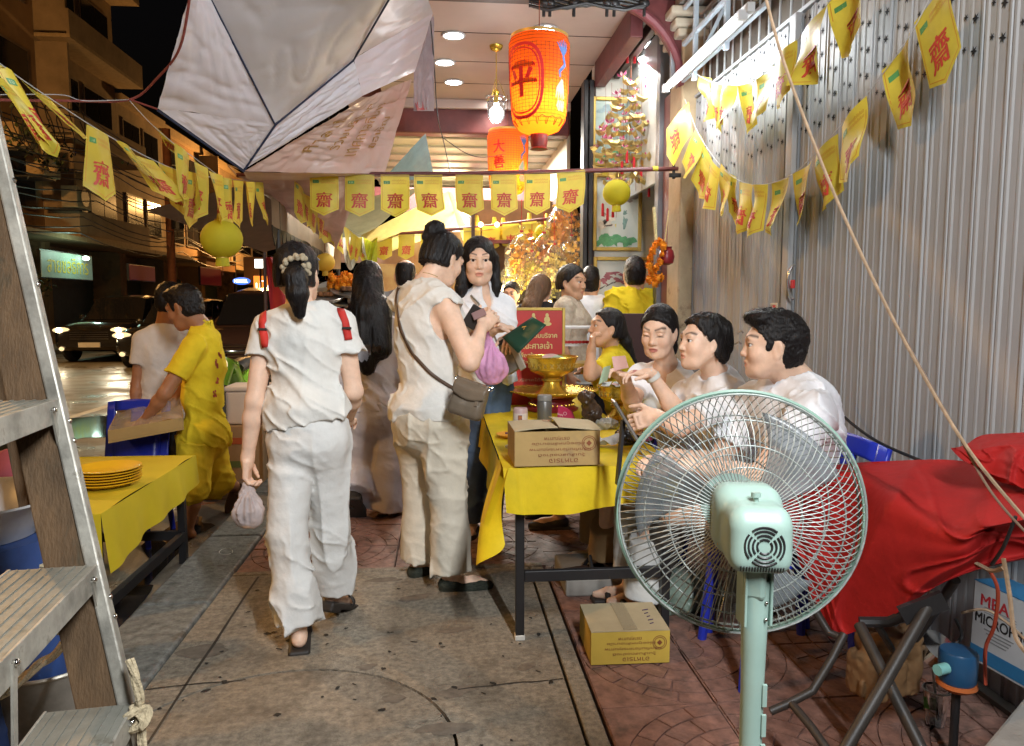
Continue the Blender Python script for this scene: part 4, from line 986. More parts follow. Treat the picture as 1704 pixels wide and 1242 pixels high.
# ------------------------------------------------------------------ gold paper pagoda of folded ingots
t = thing('ingot_hanging', 'hanging tower of folded gold paper ingots and pink flowers by the framed pictures', 'decoration', AY(1050,80,6.55))
M_gfoil = mat('gold_foil', (.62,.50,.20), rough=.3, metal=.7, var=.2); M_pink = mat('pink_paper', (.62,.10,.25), rough=.6, var=.2); M_pkl = mat('pale_pink_paper', (.72,.42,.50), rough=.6); M_tas = mat('red_tassel', (.55,.02,.03), rough=.8)
ing = []
m = MB(); a = .062
V = [(-a,0,.036),(-a*.5,-.026,.004),(a*.5,-.026,.004),(a,0,.036),(a*.5,.026,.004),(-a*.5,.026,.004),(-a*.45,0,-.02),(a*.45,0,-.02),(0,0,.026)]
m.add(V, [(0,1,6),(0,6,5),(1,2,7,6),(2,3,7),(3,4,7),(4,5,6,7),(0,8,1),(1,8,2),(2,8,3),(3,8,4),(4,8,5),(5,8,0)])
me_i = bpy.data.meshes.new('gold_ingot'); me_i.from_pydata(m.v, [], m.f); me_i.materials.append(M_gfoil); me_i.update()
m = MB()
for k in range(6):
    q = 2*math.pi*k/6; m.add([(0,0,0),(.030*math.cos(q-.4),.030*math.sin(q-.4),.012),(.036*math.cos(q),.036*math.sin(q),.03),(.030*math.cos(q+.4),.030*math.sin(q+.4),.012)], [(0,1,2,3)])
me_f = bpy.data.meshes.new('paper_flower'); me_f.from_pydata(m.v, [], m.f); me_f.materials.append(M_pink); me_f.materials.append(M_pkl); me_f.update()
for i, p in enumerate(me_f.polygons): p.material_index = i % 2
tl = wloc(t); k = 0
def hang(me, px, py, y, sc):
    global k
    o = link(bpy.data.objects.new(me.name, me)); o.parent = t; o.location = tuple(AY(px, py, y)-tl); o.scale = (sc, sc, sc); o.rotation_euler = (n1(k*.9)*.5, n1(k*1.7)*.5, n1(k*2.9)*3); k += 1
for r in range(13):
    py = 142+r*13.6; half = [10,22,34,40,50,60,66,66,70,70,66,60,52][r]; n = max(2, int(half/7.5))
    for j in range(n):
        px = 1052-half*.92+half*1.45*(j+.5)/n+n1(r*3.1, j*2.2)*4; q = 6.55+n1(j*1.1, r*1.9)*.22
        hang(me_i, px, py+n1(j*3.3, r)*5, q, 1.0); 
        if (j+r) % 2 == 0: hang(me_f, px+3, py-5, q-.03, .85)
for px, py in ((1068,112),(1036,128),(1080,134),(1027,158),(1015,205),(1004,215),(1008,232),(1078,150)): hang(me_f, px, py, 6.5, 1.25)
m = MB()
for j in range(9):
    px = 1008+j*10; m.tube([AY(px,128+10*(j%3),6.55), AY(px,318,6.55)], .0016, 4)
m.tube([AY(1050,60,6.55), AY(1050,130,6.55)], .003, 4); stuff(m.build('thread', M_wire, t))
for px, py in ((1043,262),(1055,272),(1067,290),(1080,318),(1003,350),(1011,358),(1020,352),(1035,280),(1044,95),(1056,95)):
    p = AY(px, py, 6.5); MB().lathe([(.004,.06),(.011,.05),(.013,-.05),(.0,-.055)], p, 8).build('red_tassel', M_tas, t, True)
# marigold garland with a red urn on the pillar
p = AY(1096,440,5.48); t = thing('flower_garland', 'orange marigold garland looped on the plaster pillar', 'garland', p)
M_mari = mat('marigold', (.80,.27,.01), rough=.8, var=.35, vs=25); m = MB()
def petals(m, c, r, n, seed):
    rs = np.random.RandomState(seed)
    for q in range(n):
        d = unit(rs.normal(size=3)); s, u, _ = frame(d); pp = np.asarray(c)+d*r*.55; w = r*.42; tip = np.asarray(c)+d*r*rs.uniform(.9,1.15)
        m.add([pp-s*w*.5, pp+s*w*.5, tip+s*w*.45+u*w*.2, tip-s*w*.45+u*w*.2], [(0,1,2,3)])
    m.ball(c, r*.72, 8, 6)
for i, (px, py) in enumerate(((1104,410),(1098,404),(1091,408),(1086,418),(1082,430),(1080,442),(1084,452),(1092,446),(1099,436),(1103,424),(1086,462),(1094,465),(1080,466),(1090,472),(1100,462))):
    m = MB(); petals(m, AY(px, py, 5.48+.02*n1(i*1.3)), .036, 46, i); m.build('marigold', M_mari, t)
m = MB(); m.tube([AY(1088,345,5.5), AY(1092,402,5.5)], .012, 6); m.tube([AY(1113,350,5.5), AY(1106,404,5.5)], .004, 5); m.build('jasmine_string', mat('jasmine', (.62,.52,.25), rough=.8, var=.3, vs=60), t, True)
t = thing('red_urn', 'small dark red incense urn fixed to the pillar behind the marigolds', 'urn', AY(1108,430,5.53))
MB().lathe([(.02,-.06),(.05,-.045),(.06,0),(.05,.045),(.035,.06),(.042,.075)], AY(1109,428,5.50), 18).build('bowl', mat('red_lacquer', (.22,.015,.02), rough=.3), t, True); MB().bar(AY(1109,432,5.50), AY(1111,432,5.6), .03, .03).build('wall_arm', M_black, t)
# ------------------------------------------------------------------ wrapped offerings hanging in the shrine
M_wrap = mat('clear_wrap', (.85,.80,.65), rough=.12, trans=.75, var=.1, ior=1.15, alpha=.30, bump=.6, bs=30)
cols = [(.85,.46,.06),(.80,.62,.08),(.70,.25,.05),(.80,.62,.18),(.85,.40,.06),(.78,.66,.18)]
offs = [(868,425,7.9,.24,'amber wrapped offering nearest the woman in the white blouse'),(885,452,7.7,.20,'tall orange offering with a gathered top'),(905,430,8.0,.26,'broad amber offering in crumpled film'),(922,440,7.8,.20,'gold offering with a red core'),(938,378,8.1,.30,'large yellow offering hanging highest'),(912,470,8.2,.2,'low golden offering by the long brown hair'),(951,425,7.9,.2,'dark offering with a silver top near the black door post'),(850,470,8.3,.22,'orange offering at the left, low down')]
for i, (px, py, y, r, lb) in enumerate(offs):
    c = AY(px, py, y); t = thing('wrapped_offering', lb, 'offering', c, 'film wrapped offerings hanging in the shrine')
    rs = np.random.RandomState(i); m = MB()
    for j in range(150):
        q = c+rs.normal(size=3)*np.array((.30,.22,.42))*r-np.array((0,0,r*.15)); a, b, d = frame(rs.normal(size=3)); l = r*rs.uniform(.08,.24); m.add([q, q+a*l+d*l*.3, q+a*l*.8+b*l, q+b*l*.9-d*l*.2], [(0,1,2),(0,2,3)])
    m.build('gold_paper_goods', mat('offer_%d' % (i % 6), cols[i % 6], rough=.35, var=.4, vs=18, metal=.3), t)['kind'] = 'stuff'
    m = MB(); f = lambda a, z: 1+.16*math.sin(a*5+z*9+i)+.10*math.sin(a*11-z*14)
    m.lathe([(.0,-r*.95),(r*.62,-r*.9),(r*.72,-r*.3),(r*.60,r*.3),(r*.22,r*.85),(r*.06,r*1.05),(r*.16,r*1.25)], c, 26, cap=False, mod=f); m.build('clear_wrap', M_wrap, t, True)
    m = MB(); m.lathe([(r*.08,r*1.0),(r*.09,r*1.08)], c, 10); m.tube([c+np.array((0,0,r*1.1)), c+np.array((0,0,r*2.4))], .003, 4); m.build('ribbon', M_tas, t)
MB_alt = thing('altar_rack', 'dark timber rack behind the wrapped offerings', 'rack', (.9, 9.0, 0))
for z in (.5, 1.0, 1.5, 2.05): MB().box((.35, 8.8, z), (1.40, 9.2, z+.04)).build('shelf', M_red, MB_alt)
for x in (.35, 1.36): MB().box((x, 8.8, 0), (x+.04, 9.2, 2.6)).build('post', M_brown, MB_alt)
MB().box((.35, 9.2, 0), (1.42, 9.23, 2.6)).build('back_panel', mat('brown_panel', (.20,.10,.05), rough=.6, var=.4, vs=3), MB_alt)
m = MB(); rs = np.random.RandomState(12)
for z in (.54, 1.04, 1.54, 2.09):
    for j in range(9): h = rs.uniform(.12,.34); m.lathe([(.0,0),(.04,0),(.046,h*.5),(.03,h*.8),(.02,h),(.0,h)], (.42+j*.105, 8.98, z), 10)
stuff(m.build('altar_goods', mat('offer_1', cols[0]), None, True))
for i, (px, py, y, w) in enumerate(((838,480,8.0,'low at the left of the wrapped offerings'),(913,505,7.6,'low between the two heads, added to brighten the offerings'))):  # second bulb is added, to brighten the wrapped offerings
    p = AY(px, py, y); t = thing('altar_bulb', 'bare warm bulb glowing '+w, 'bulb', p, 'bulbs among the offerings'); MB().ball(p, .035, 10, 7).build('glass', mat('warm_bulb2', (1,.8,.5), emit=(1,.72,.35), es=30, var=0), t, True); MB().cyl(p+np.array((0,0,.03)), p+np.array((0,0,.08)), .018, 8).build('socket', M_black, t); lamp('POINT', 'bulb_glow', p+np.array((0,-.12,.10)), 16, (1,.80,.46), t, size=.05)
# dark board panel and glass case by the seated woman in yellow
t = thing('board_panel', 'dark maroon board standing behind the seated woman in yellow', 'board', (1.25, 5.2, 0))
a = AY(1020,522,5.0); b = AY(1094,600,5.0)
MB().box((a[0], 5.0, .25), (b[0]+.1, 5.035, a[2])).build('panel', mat('maroon_board', (.055,.022,.020), rough=.6, var=.15), t, bevel=.006)
for x in (a[0]+.03, b[0]+.03): MB().box((x, 5.04, 0), (x+.03, 5.07, .9)).build('leg', M_black, t)
t = thing('glass_case', 'low glass case with red charms standing behind the gold bowl', 'case', AY(965,570,4.9))
a = AY(937,547,4.9); b = AY(1000,600,4.9)
MB().box((a[0],4.9,b[2]-.05),(b[0],5.15,b[2]-.02)).build('base', M_goldp, t)
for x in (a[0], b[0]-.012):
    for y_ in (4.9, 5.14): MB().box((x,y_,b[2]-.02),(x+.012,y_+.012,a[2])).build('edge_post', M_chan, t)
MB().box((a[0],4.9,a[2]),(b[0],5.15,a[2]+.012)).build('top_rim', M_chan, t); MB().box((a[0]+.02,4.93,a[2]-.12),(b[0]-.02,5.13,a[2]-.11)).build('shelf', M_chan, t)
m = MB()
for j in range(9): m.ball((a[0]+.03+j*(b[0]-a[0]-.06)/8, 4.98, a[2]-.095), .016, 8, 5, (1.3,1,.7))
stuff(m.build('red_charm', mat('red_plastic', (.55,.02,.02), rough=.35), t, True))

# ================================================================== TARPS slung over the pavement
def bil(c00, c10, c11, c01, sag=0., wr=.02, seed=0, freq=3., nrm=None, diag=None):
    A, B, C_, D_ = [np.asarray(p, float) for p in (c00, c10, c11, c01)]; N_ = unit(np.cross(B-A, D_-A)) if nrm is None else np.asarray(nrm)
    def fn(u, v):
        p = A*(1-u)*(1-v)+B*u*(1-v)+C_*u*v+D_*(1-u)*v; e = 16*u*(1-u)*v*(1-v); e2 = min(1, 4*min(u,1-u,v,1-v)*2)
        r = (1-abs(n1(u*freq*1.2+seed*3.1, v*freq*.45, seed)))**4; r2 = (1-abs(n1(u*freq*2.6+v*2+seed, v*freq*1.3, seed+5)))**5; r3 = (1-abs(n1(u*freq*.6-v*freq*1.1+seed, v*freq*2.4+u, seed+9)))**5
        return p+np.array((0,0,-sag))*e+N_*wr*.42*(r+.6*r2+.4*r3-.7)*(.35+.65*e2)
    return fn
M_tarp = mat('grey_tarp', (.60,.61,.66), rough=.42, var=.05, vs=2.5, bump=.08, bs=14, translucent=.15, spec=.45, stain=(.55,.54,.56), stain_s=1.6, stain_t=.55)
M_tarp2 = mat('pale_tarp', (.66,.66,.74), rough=.38, var=.08, vs=3, bump=.10, bs=16, translucent=.15, spec=.5)
M_ban = mat('printed_banner_vinyl', (.60,.50,.48), rough=.20, var=.15, vs=3, bump=.2, bs=9, translucent=.15, spec=.6, col2=(.58,.42,.38))
M_rope = mat('dark_cord', (.02,.03,.07), rough=.8)
tp = thing('tarpaulin', 'large grey tarpaulin slung over the pavement, tied out to a rope on the left', 'tarpaulin', (-.6, 4.6, 3))
A0 = W(338,-30,3.5); A1 = W(668,-40,3.7); A2 = W(588,98,4.6); A3 = W(458,205,4.4)
B2 = W(405,282,4.5); B3 = W(262,180,3.8); B0 = W(318,-10,3.3)
MB().grid(bil(A0, A1, A2, A3, .05, .035, 1, 2.5), 44, 40).build('top_panel', M_tarp, tp, True, ang=180)
MB().grid(bil(B3, B0+np.array((0,0,.02)), A0, A3, 0, .04, 2, 3.5), 44, 30).build('side_flap', M_tarp2, tp, True, ang=180)
MB().grid(bil(B3, A3, A3+(B2-A3)*.5, B2, 0, .03, 3, 5), 40, 30).build('lower_flap', M_tarp2, tp, True, ang=180)
C1 = W(603,160,4.75)
MB().grid(bil(B2, A3, A2, C1, .0, .05, 4, 5), 44, 30).build('valance', M_tarp2, tp, True, ang=180)
D1 = W(720,22,5.2); D0 = W(700,-40,4.9)
MB().grid(bil(A2, A1, D0, D1, .03, .03, 5, 3), 30, 26).build('corner_panel', M_tarp, tp, True, ang=180)
MB().grid(bil(C1, A2, D1, W(690,120,5.3), .02, .03, 6, 3), 30, 24).build('corner_flap', M_tarp2, tp, True, ang=180)
for a, b in ((A0,A3),(A3,A2),(A2,A1),(A3,B2),(B3,B2)):
    MB().tube([a+(b-a)*k/8+np.array((0,0,-.012)) for k in range(9)], .006, 6).build('seam_cord', M_rope, tp)
# printed vinyl banner hung as a second sheet
bn = thing('printed_banner', 'wrinkled pinkish vinyl banner with faded gold lettering under the grey tarpaulin', 'banner', (-.3, 5.2, 2.6))
e0 = W(405,286,4.6); e1 = W(603,158,4.85); e2 = W(694,100,5.3); e3 = W(640,290,5.35); e2b = W(686,190,5.45)
fn = bil(e0, e1+np.array((0,0,-.03)), e2b+np.array((0,0,.25)), e3, .0, .055, 7, 5)
MB().grid(fn, 70, 50).build('sheet', M_ban, bn, True, ang=180)
g = MB(); M_bl = mat('faded_gold_print', (.36,.20,.05), rough=.4, var=.3, vs=20)
def onsheet(s, u0, v0, du, h):
    v, f, sz = text_polys(s, 2); e = .004; P = []
    for p in v:
        uu = u0+p[0]/sz[0]*du; vv = v0-p[1]/sz[1]*h; uu = min(max(uu,.01),.99); vv = min(max(vv,.01),.99); q = fn(uu, vv); P.append(q-unit(q-C_P)*.03)
    g.add(P, f)
for (s, u0, v0, du, h) in (('ศาลเจ้า',.50,.22,.5,.13),('ร่วมบริจาค',.55,.42,.55,.12),('เทศกาลกินเจ',.50,.62,.6,.12),('ขอเชิญ',.45,.80,.35,.09)): onsheet(s, u0, v0, du, h)
g.build('lettering', M_bl, bn)
MB().grid(bil(e0, e3, W(622,300,5.6), W(412,300,5.0), 0, .02, 8, 4), 30, 6).build('hem', M_ban, bn, True)
f3 = bil(W(395,292,5.0), W(600,300,5.5), W(560,415,6.8), W(455,335,5.9), .02, .05, 9, 4)
MB().grid(f3, 40, 24).build('back_sheet', mat('brown_pink_vinyl', (.34,.20,.17), rough=.3, var=.3, vs=4, translucent=.2, spec=.6), bn, True, ang=180)
# smaller tarps further along
t = thing('tarpaulin', 'yellow tarpaulin awning further along behind the dark red pole', 'tarpaulin', (-.3, 8.5, 2.4))
fn4 = bil(W(600,392,8.2), W(745,318,8.6), W(775,372,9.6), W(650,420,9.2), .05, .04, 10, 3)
MB().grid(fn4, 26, 16).build('sheet', mat('yellow_tarp', (.60,.48,.17), rough=.5, var=.2, translucent=.3), t, True, ang=180)
MB().grid(bil(W(745,318,8.6), W(752,320,8.7), W(790,420,9.6), W(770,400,9.6), 0, .02, 11, 3), 8, 16).build('side_strip', mat('yellow_tarp', (.62,.45,.06)), t, True)
t = thing('tarpaulin', 'blue green tarpaulin corner behind the printed banner', 'tarpaulin', (-.2, 7, 3))
MB().grid(bil(W(640,295,6.6), W(708,222,6.6), W(722,292,7.6), W(690,300,7.4), .03, .03, 12, 3), 22, 16).build('sheet', mat('blue_tarp', (.14,.24,.28), rough=.4, var=.2, translucent=.3), t, True, ang=180)
MB().grid(bil(W(520,395,8.0), W(600,330,7.2), W(700,312,7.8), W(610,395,8.4), .03, .03, 13, 3), 22, 16).build('olive_sheet', mat('olive_tarp', (.22,.22,.14), rough=.5, var=.2, translucent=.3), t, True, ang=180)
# dark porch cloth between tarp and ceiling, with a red scrap
t = thing('porch_curtain', 'grey folded plastic curtain hanging between tarpaulin and pink ceiling', 'curtain', (-.5, 5.5, 3))
MB().grid(bil(W(690,60,5.35), W(722,25,5.5), W(722,185,5.7), W(688,185,5.5), 0, .05, 14, 4), 20, 24).build('sheet', mat('grey_plastic', (.36,.31,.33), rough=.35, var=.2, bump=.2, bs=14), t, True, ang=180)
MB().grid(bil(W(688,160,5.5), W(722,158,5.7), W(718,182,5.7), W(694,184,5.5), .02, .02, 15, 3), 10, 8).build('red_scrap', mat('red_plastic_sheet', (.40,.02,.03), rough=.35), t, True)
# ropes
def rope(pts, r, m, name, label, cat='rope', grp=None, n=6):
    P = [np.asarray(p, float) for p in pts]; Q = []
    for i in range(len(P)-1):
        p0, p1, p2, p3 = P[max(i-1,0)], P[i], P[i+1], P[min(i+2,len(P)-1)]
        for k in range(8):
            t_ = k/8; Q.append(.5*((2*p1)+(-p0+p2)*t_+(2*p0-5*p1+4*p2-p3)*t_**2+(-p0+3*p1-3*p2+p3)*t_**3))
    Q.append(P[-1]); o = MB().tube(Q, r, n).build(name, m, None, True); return tag(o, label, cat, grp)
M_rr = mat('red_rope', (.22,.05,.04), rough=.9, var=.3, vs=60); M_tan = mat('tan_cord', (.36,.25,.16), rough=.85, var=.3, vs=40)
rope([W(-30,166,3.0), W(110,168,3.4), W(216,166,3.8), W(262,130,3.7), W(300,78,3.5), W(318,-20,3.3)], .006, M_rr, 'tie_rope', 'dark red rope tying the tarpaulin corner out to the left')
rope([W(216,166,3.8), W(262,182,3.8)], .005, M_rr, 'tie_rope', 'short red knot of rope at the tarpaulin corner')
rope([W(-20,158,3.0), W(100,158,3.4), W(140,168,3.5), W(216,166,3.8)], .002, mat('white_twine', (.5,.5,.5), rough=.8), 'twine', 'thin white twine looped along the red tie rope')
rope([W(716,30,5.2), W(722,100,5.6), W(728,190,5.9), W(738,235,6.2), W(750,290,6.0)], .004, M_black, 'cable', 'thin dark cable hanging from the tarpaulin corner down to the pole', 'cable')
rope([W(735,228,6.2), W(775,255,6.6), W(805,262,6.8), W(840,256,7.0)], .004, M_black, 'cable', 'dark cable strung across to the further orange lantern', 'cable')
rope([W(545,150,4.85), W(548,200,4.9), W(552,238,4.95)], .003, M_black, 'cable', 'short black cord dangling in front of the printed banner', 'cable')
rope([W(1270,-20,2.0), W(1300,90,2.0), W(1345,215,2.0), W(1400,350,2.0), W(1470,500,1.95), W(1545,640,1.9), W(1620,760,1.8), W(1720,880,1.75)], .0045, M_tan, 'cord', 'tan cord running diagonally from the tube light down to the red cloth', 'cord')
rope([W(1470,500,1.96), W(1525,600,1.95), W(1590,715,1.85), W(1650,820,1.78), W(1720,900,1.75)], .0032, mat('brown_cord', (.20,.13,.09), rough=.85), 'cord', 'thin brown cord beside the tan one over the red cloth', 'cord')
rope([W(1325,590,3.3), W(1345,630,3.2), W(1400,690,3.05), W(1460,735,2.9), W(1540,770,2.75)], .006, M_black, 'cable', 'black cable along the gate behind the man in white', 'cable')
# cable bundle over the front beam
cb = thing('cable_bundle', 'tangle of black cables and fittings along the front beam above the big lantern', 'cables', AY(960,5,5.5))
rs = np.random.RandomState(2)
for k in range(7):
    m = MB(); m.tube([AY(880+j*32, -2+6*math.sin(j*1.7+k)+k*2.2, 5.50-.01*k) for j in range(7)], .012, 6); m.build('cable', M_black, cb, True)
for px in (905, 915, 955, 1010, 1022, 1072):
    m = MB(); p = AY(px, 6, 5.46); m.ball(p, .035, 10, 7, (1.2,1,.8)); m.tube([p, p-np.array((.0,0,.09))], .012, 6); m.build('fitting', M_black, cb, True)

# ================================================================== STREET across the kerb
def st(col, **k): return col
M_sod = (1.0, .52, .16)
# sodium street lamps out of view, added and assumed from the orange light
def added_street_lamp(x, y, power, label):
    t = thing('added_street_lamp', label, 'street lamp', (x, y, ROADZ), 'added sodium street lamps')
    m = MB(); m.tube([(x,y,ROADZ),(x,y,6.2),(x+.25,y,6.8),(x+1.2,y,7.0)], [.09,.07,.05,.04], 10); m.build('pole', M_black, t, True)
    MB().box((x+1.1,y-.12,6.95),(x+1.75,y+.12,7.08)).build('head', M_chan, t, bevel=.02)
    MB().box((x+1.2,y-.09,6.93),(x+1.7,y+.09,6.949)).build('lens', mat('sodium_lens', (1,.6,.2), emit=M_sod, es=20, var=0), t)
    lamp('POINT', 'sodium_light', (x+1.45,y,6.80), power, M_sod, t, size=.15)
added_street_lamp(-7.6, 1.2, P_SOD, 'assumed sodium street lamp across the road, out of view, nearest the viewer')
added_street_lamp(-11.6, 13.5, P_SOD*3.2, 'assumed sodium street lamp across the road, out of view, further along')
added_street_lamp(-11.7, 44, P_SOD*6, 'added distant sodium street lamp behind the strings of flags')  # third lamp is added to brighten the far facades
# buildings across the road, from near to far
M_ow = mat('ochre_render', (.27,.165,.08), rough=.9, var=.25, vs=.8, stain=(.09,.06,.04), stain_s=.5); M_dw = mat('dark_render', (.24,.17,.10), rough=.9, var=.3, vs=.9); M_slab = mat('balcony_slab', (.34,.24,.13), rough=.85, var=.2)
M_glass = mat('night_window', (.015,.015,.018), rough=.15, var=0); M_wf = mat('window_frame', (.18,.13,.09), rough=.7); M_shut = mat('green_shutter', (.07,.10,.085), rough=.5, var=.2, stretch=(1,1,1))
BX = -13.0
def shophouse(y0, y1, storeys, h1, hs, label, wallm, balcony=False, sign=None, shutter=None):
    t = thing('shophouse', label, 'building', (BX, (y0+y1)/2, ROADZ)); top = h1+storeys*hs
    MB().box((BX-6, y0+.005, h1), (BX, y1-.005, top)).build('upper_wall', wallm, t)
    MB().box((BX-6, y0+.005, ROADZ), (BX-1.2, y1-.005, h1)).build('shop_wall', M_dw, t)
    for yy in (y0+.01, y1-.29): MB().box((BX-1.19, yy, ROADZ), (BX-.01, yy+.28, h1)).build('pier', M_ow, t)
    MB().box((BX-6, y0+.01, top), (BX+.25, y1-.01, top+.35)).build('parapet', M_slab, t)
    MB().box((BX+.0, y0+.01, h1-.05), (BX+1.3, y1-.01, h1+.10)).build('canopy', M_slab, t)
    sh_ = MB().box((BX-1.19, y0+.3, ROADZ), (BX-1.10, y1-.3, h1-.7)).build('roller_shutter', shutter or M_shut, t)
    n = 14
    for k in range(n): 
        o = MB().box((BX-1.10, y0+.3, ROADZ+.02+k*(h1-.55)/n), (BX-1.075, y1-.3, ROADZ-.02+(k+.75)*(h1-.55)/n)).build('slat', shutter or M_shut, sh_)
    for s in range(storeys):
        z = h1+s*hs
        if balcony:
            MB().box((BX+.0, y0+.02, z+.10), (BX+1.1, y1-.02, z+.22)).build('balcony_floor', M_slab, t); MB().box((BX+1.0, y0+.02, z+.22), (BX+1.1, y1-.02, z+1.0)).build('balcony_wall', wallm, t)
            MB().box((BX+.005, y0+.02, z+.3), (BX+1.0, y0+.14, z+hs-.05)).build('side_wall', wallm, t)
        nw = 2 if y1-y0 > 3 else 1
        for k in range(nw):
            a = y0+.5+k*(y1-y0-.6)/nw; b = a+(y1-y0-1.4)/nw
            f = MB().box((BX+.005, a, z+.9), (BX+.06, b, z+hs-.5)).build('window', M_wf, t); MB().box((BX+.062, a+.08, z+.98), (BX+.072, (a+b)/2-.03, z+hs-.58)).build('pane', M_glass, f); MB().box((BX+.062, (a+b)/2+.03, z+.98), (BX+.072, b-.08, z+hs-.58)).build('pane', M_glass, f)
    return t
b1 = shophouse(15.5, 26.2, 4, 3.4, 3.2, 'tall ochre building with blank lit wall at the far left of the street', M_ow)
b2 = shophouse(26.2, 32.2, 4, 3.4, 3.2, 'tall dark building with stacked balconies beside the ochre wall', M_dw, True)
b3 = shophouse(32.2, 37, 2, 3.4, 3.0, 'low dark shophouse with a green lit sign board across the road', M_dw)
b4 = shophouse(37, 42.5, 2, 3.3, 3.0, 'low shophouse with an orange lit canopy across the road', M_ow)
b5 = shophouse(42.5, 49, 2, 3.3, 3.0, 'brown shophouse with dark red signs behind the parked car', M_dw, True)
b6 = shophouse(49, 57, 2, 3.3, 3.0, 'far brown shophouse row behind the round yellow lantern', M_ow)
b7 = shophouse(57, 76, 2, 3.3, 3.0, 'furthest shophouse with the lit hostel frontage', M_dw)
struct(MB().box((-13.0, 0, -.4), (-11.2, 90, -.02)).build('far_pavement', M_conc2))
M_sgw = mat('sign_board_lit', (.32,.42,.34), rough=.5, emit=(.35,.55,.42), es=.12, var=.1)
def sign(c, w, h, m, label, txt=None, tm=None, th=.2, emit_lamp=None, cat='sign', ax=(0,1,0), nm='shop_sign', tw=None, sub=None):
    c = np.asarray(c, float); A = unit(ax); Nn = np.cross(A, (0,0,1)); t = thing(nm, label, cat, c)
    MB().obox(c-Nn*.05, (A, (0,0,1), Nn), (w/2, h/2, .05)).build('panel', m, t, bevel=.008)
    fm = MB().obox(c-Nn*.055, (A,(0,0,1),Nn), (w/2+.03, h/2+.03, .04)); fm.build('frame', M_black, t)
    if txt: text(MB(), txt, c+np.array((0,0,h*.08 if sub else 0)), A, (0,0,1), h*(.5 if sub else .6), tw or w*.8, .012).build('lettering', tm, t)
    if sub: text(MB(), sub, c-np.array((0,0,h*.36)), A, (0,0,1), h*.10, w*.4, .012).build('small_lettering', tm, t)
    if emit_lamp: lamp('POINT', 'sign_light', c+Nn*.6+np.array((0,0,h*.5)), emit_lamp[0], emit_lamp[1], t, size=.1)
    return t
def onx(px, py, x): return AX(px, py, x)
p = onx(114,443,-11.6); sign(p, 3.2, .78, M_sgw, 'green lit shop sign with yellow Thai lettering across the road', 'สายชลธิการ', mat('sign_yellow_letters', (.55,.48,.05), emit=(.6,.5,.05), es=.25, var=0), emit_lamp=(30, (.6,1,.8)), ax=(0,1,0))
p = onx(143,430,-11.4); t = thing('sign_lamp', 'small green white flood lamp at the top of the green shop sign', 'lamp', p); MB().ball(p, .09, 10, 7, (1,1.6,.8)).build('lit_lens', mat('green_white_lamp', (1,1,1), emit=(.7,1,.85), es=10, var=0), t, True); MB().bar(p+np.array((-.05,0,.06)), p+np.array((-.5,0,.25)), .03, .03).build('arm', M_black, t)
p = onx(238,455,-11.2); sign(p, 2.4, .55, mat('dark_red_sign', (.12,.012,.012), rough=.5, emit=(.3,.02,.02), es=.10), 'dark red shop sign across the road above the bright headlight')
p = onx(352,461,-11.0); sign(p, 3.2, .8, mat('dark_red_sign', (.12,.012,.012)), 'far dark red shop sign under the round yellow lantern')
p = onx(225,428,-11.0); t = thing('lit_fascia', 'orange lit canopy fascia of the low shophouse', 'canopy', p)
MB().box((-11.5,37.2,3.0),(-11.2,42.2,3.5)).build('fascia_board', mat('orange_fascia', (.42,.20,.07), rough=.8, var=.2), t); MB().box((-11.9,37.2,3.51),(-11.15,42.2,3.56)).build('top_flashing', M_slab, t)
p = onx(402,468,-8.6); hs_ = thing('hostel_sign', 'small blue oval lit sign reading HOSTEL beyond the cars', 'sign', p)
A = unit((-.55, -1, 0)); A = np.array((1,0,0)); m = MB()
m.lathe([(.35,-.06),(.37,-.03),(.37,.03),(.35,.06)], p, 28, axis=(0,-1,0)); m.v = [(v[0], v[1], p[2]+(v[2]-p[2])*.42) for v in m.v]; m.build('oval_panel', mat('blue_sign_lit', (.05,.12,.5), emit=(.06,.18,.85), es=1.6, var=0), hs_)
text(MB(), 'HOSTEL', p-np.array((0,.07,0)), (1,0,0), (0,0,1), .14, .56, .01, bold=.03).build('lettering', mat('white_letters_lit', (1,1,1), emit=(.8,.9,1), es=3, var=0), hs_)
p = onx(441,476,-8.0); sign(p, 1.0, .9, mat('orange_sign_lit', (.8,.2,.03), emit=(1,.25,.03), es=1.6, var=0), 'small orange lit sign next to the hostel entrance', 'เปิด', mat('white_letters_lit', (1,1,1)), ax=(1,0,0))
p = onx(432,439,-7.5); sign(p, .40, .36, mat('white_box_lit', (1,1,1), emit=(1,.98,.85), es=4, var=0), 'white lit box sign on a pole beside the red flag', ax=(1,0,0))
MB_p = thing('sign_post', 'thin dark post under the white lit box sign', 'post', (p[0],p[1],ROADZ)); MB().cyl((p[0],p[1]+.1,ROADZ),(p[0],p[1]+.1,p[2]-.2),.04,8).build('pole', M_black, MB_p, True)
p = onx(408,500,-9.2); t = thing('shop_facade', 'bright white lit shopfront below the hostel sign', 'shopfront', p); MB().box((p[0]+.3,p[1]+.5,ROADZ),(p[0]+1.6,p[1]+.6,2.2)).build('lit_window', mat('shop_window_lit', (1,.95,.8), emit=(1,.92,.72), es=.35, var=.4, vs=1.5), t)
for k in range(5): MB().box((p[0]+.3+k*.31,p[1]+.42,ROADZ),(p[0]+.34+k*.31,p[1]+.495,2.2)).build('mullion', M_black, t)
MB().box((p[0]-.1,p[1]+.3,2.21),(p[0]+1.8,p[1]+.8,3.5)).build('fascia', M_ow, t)
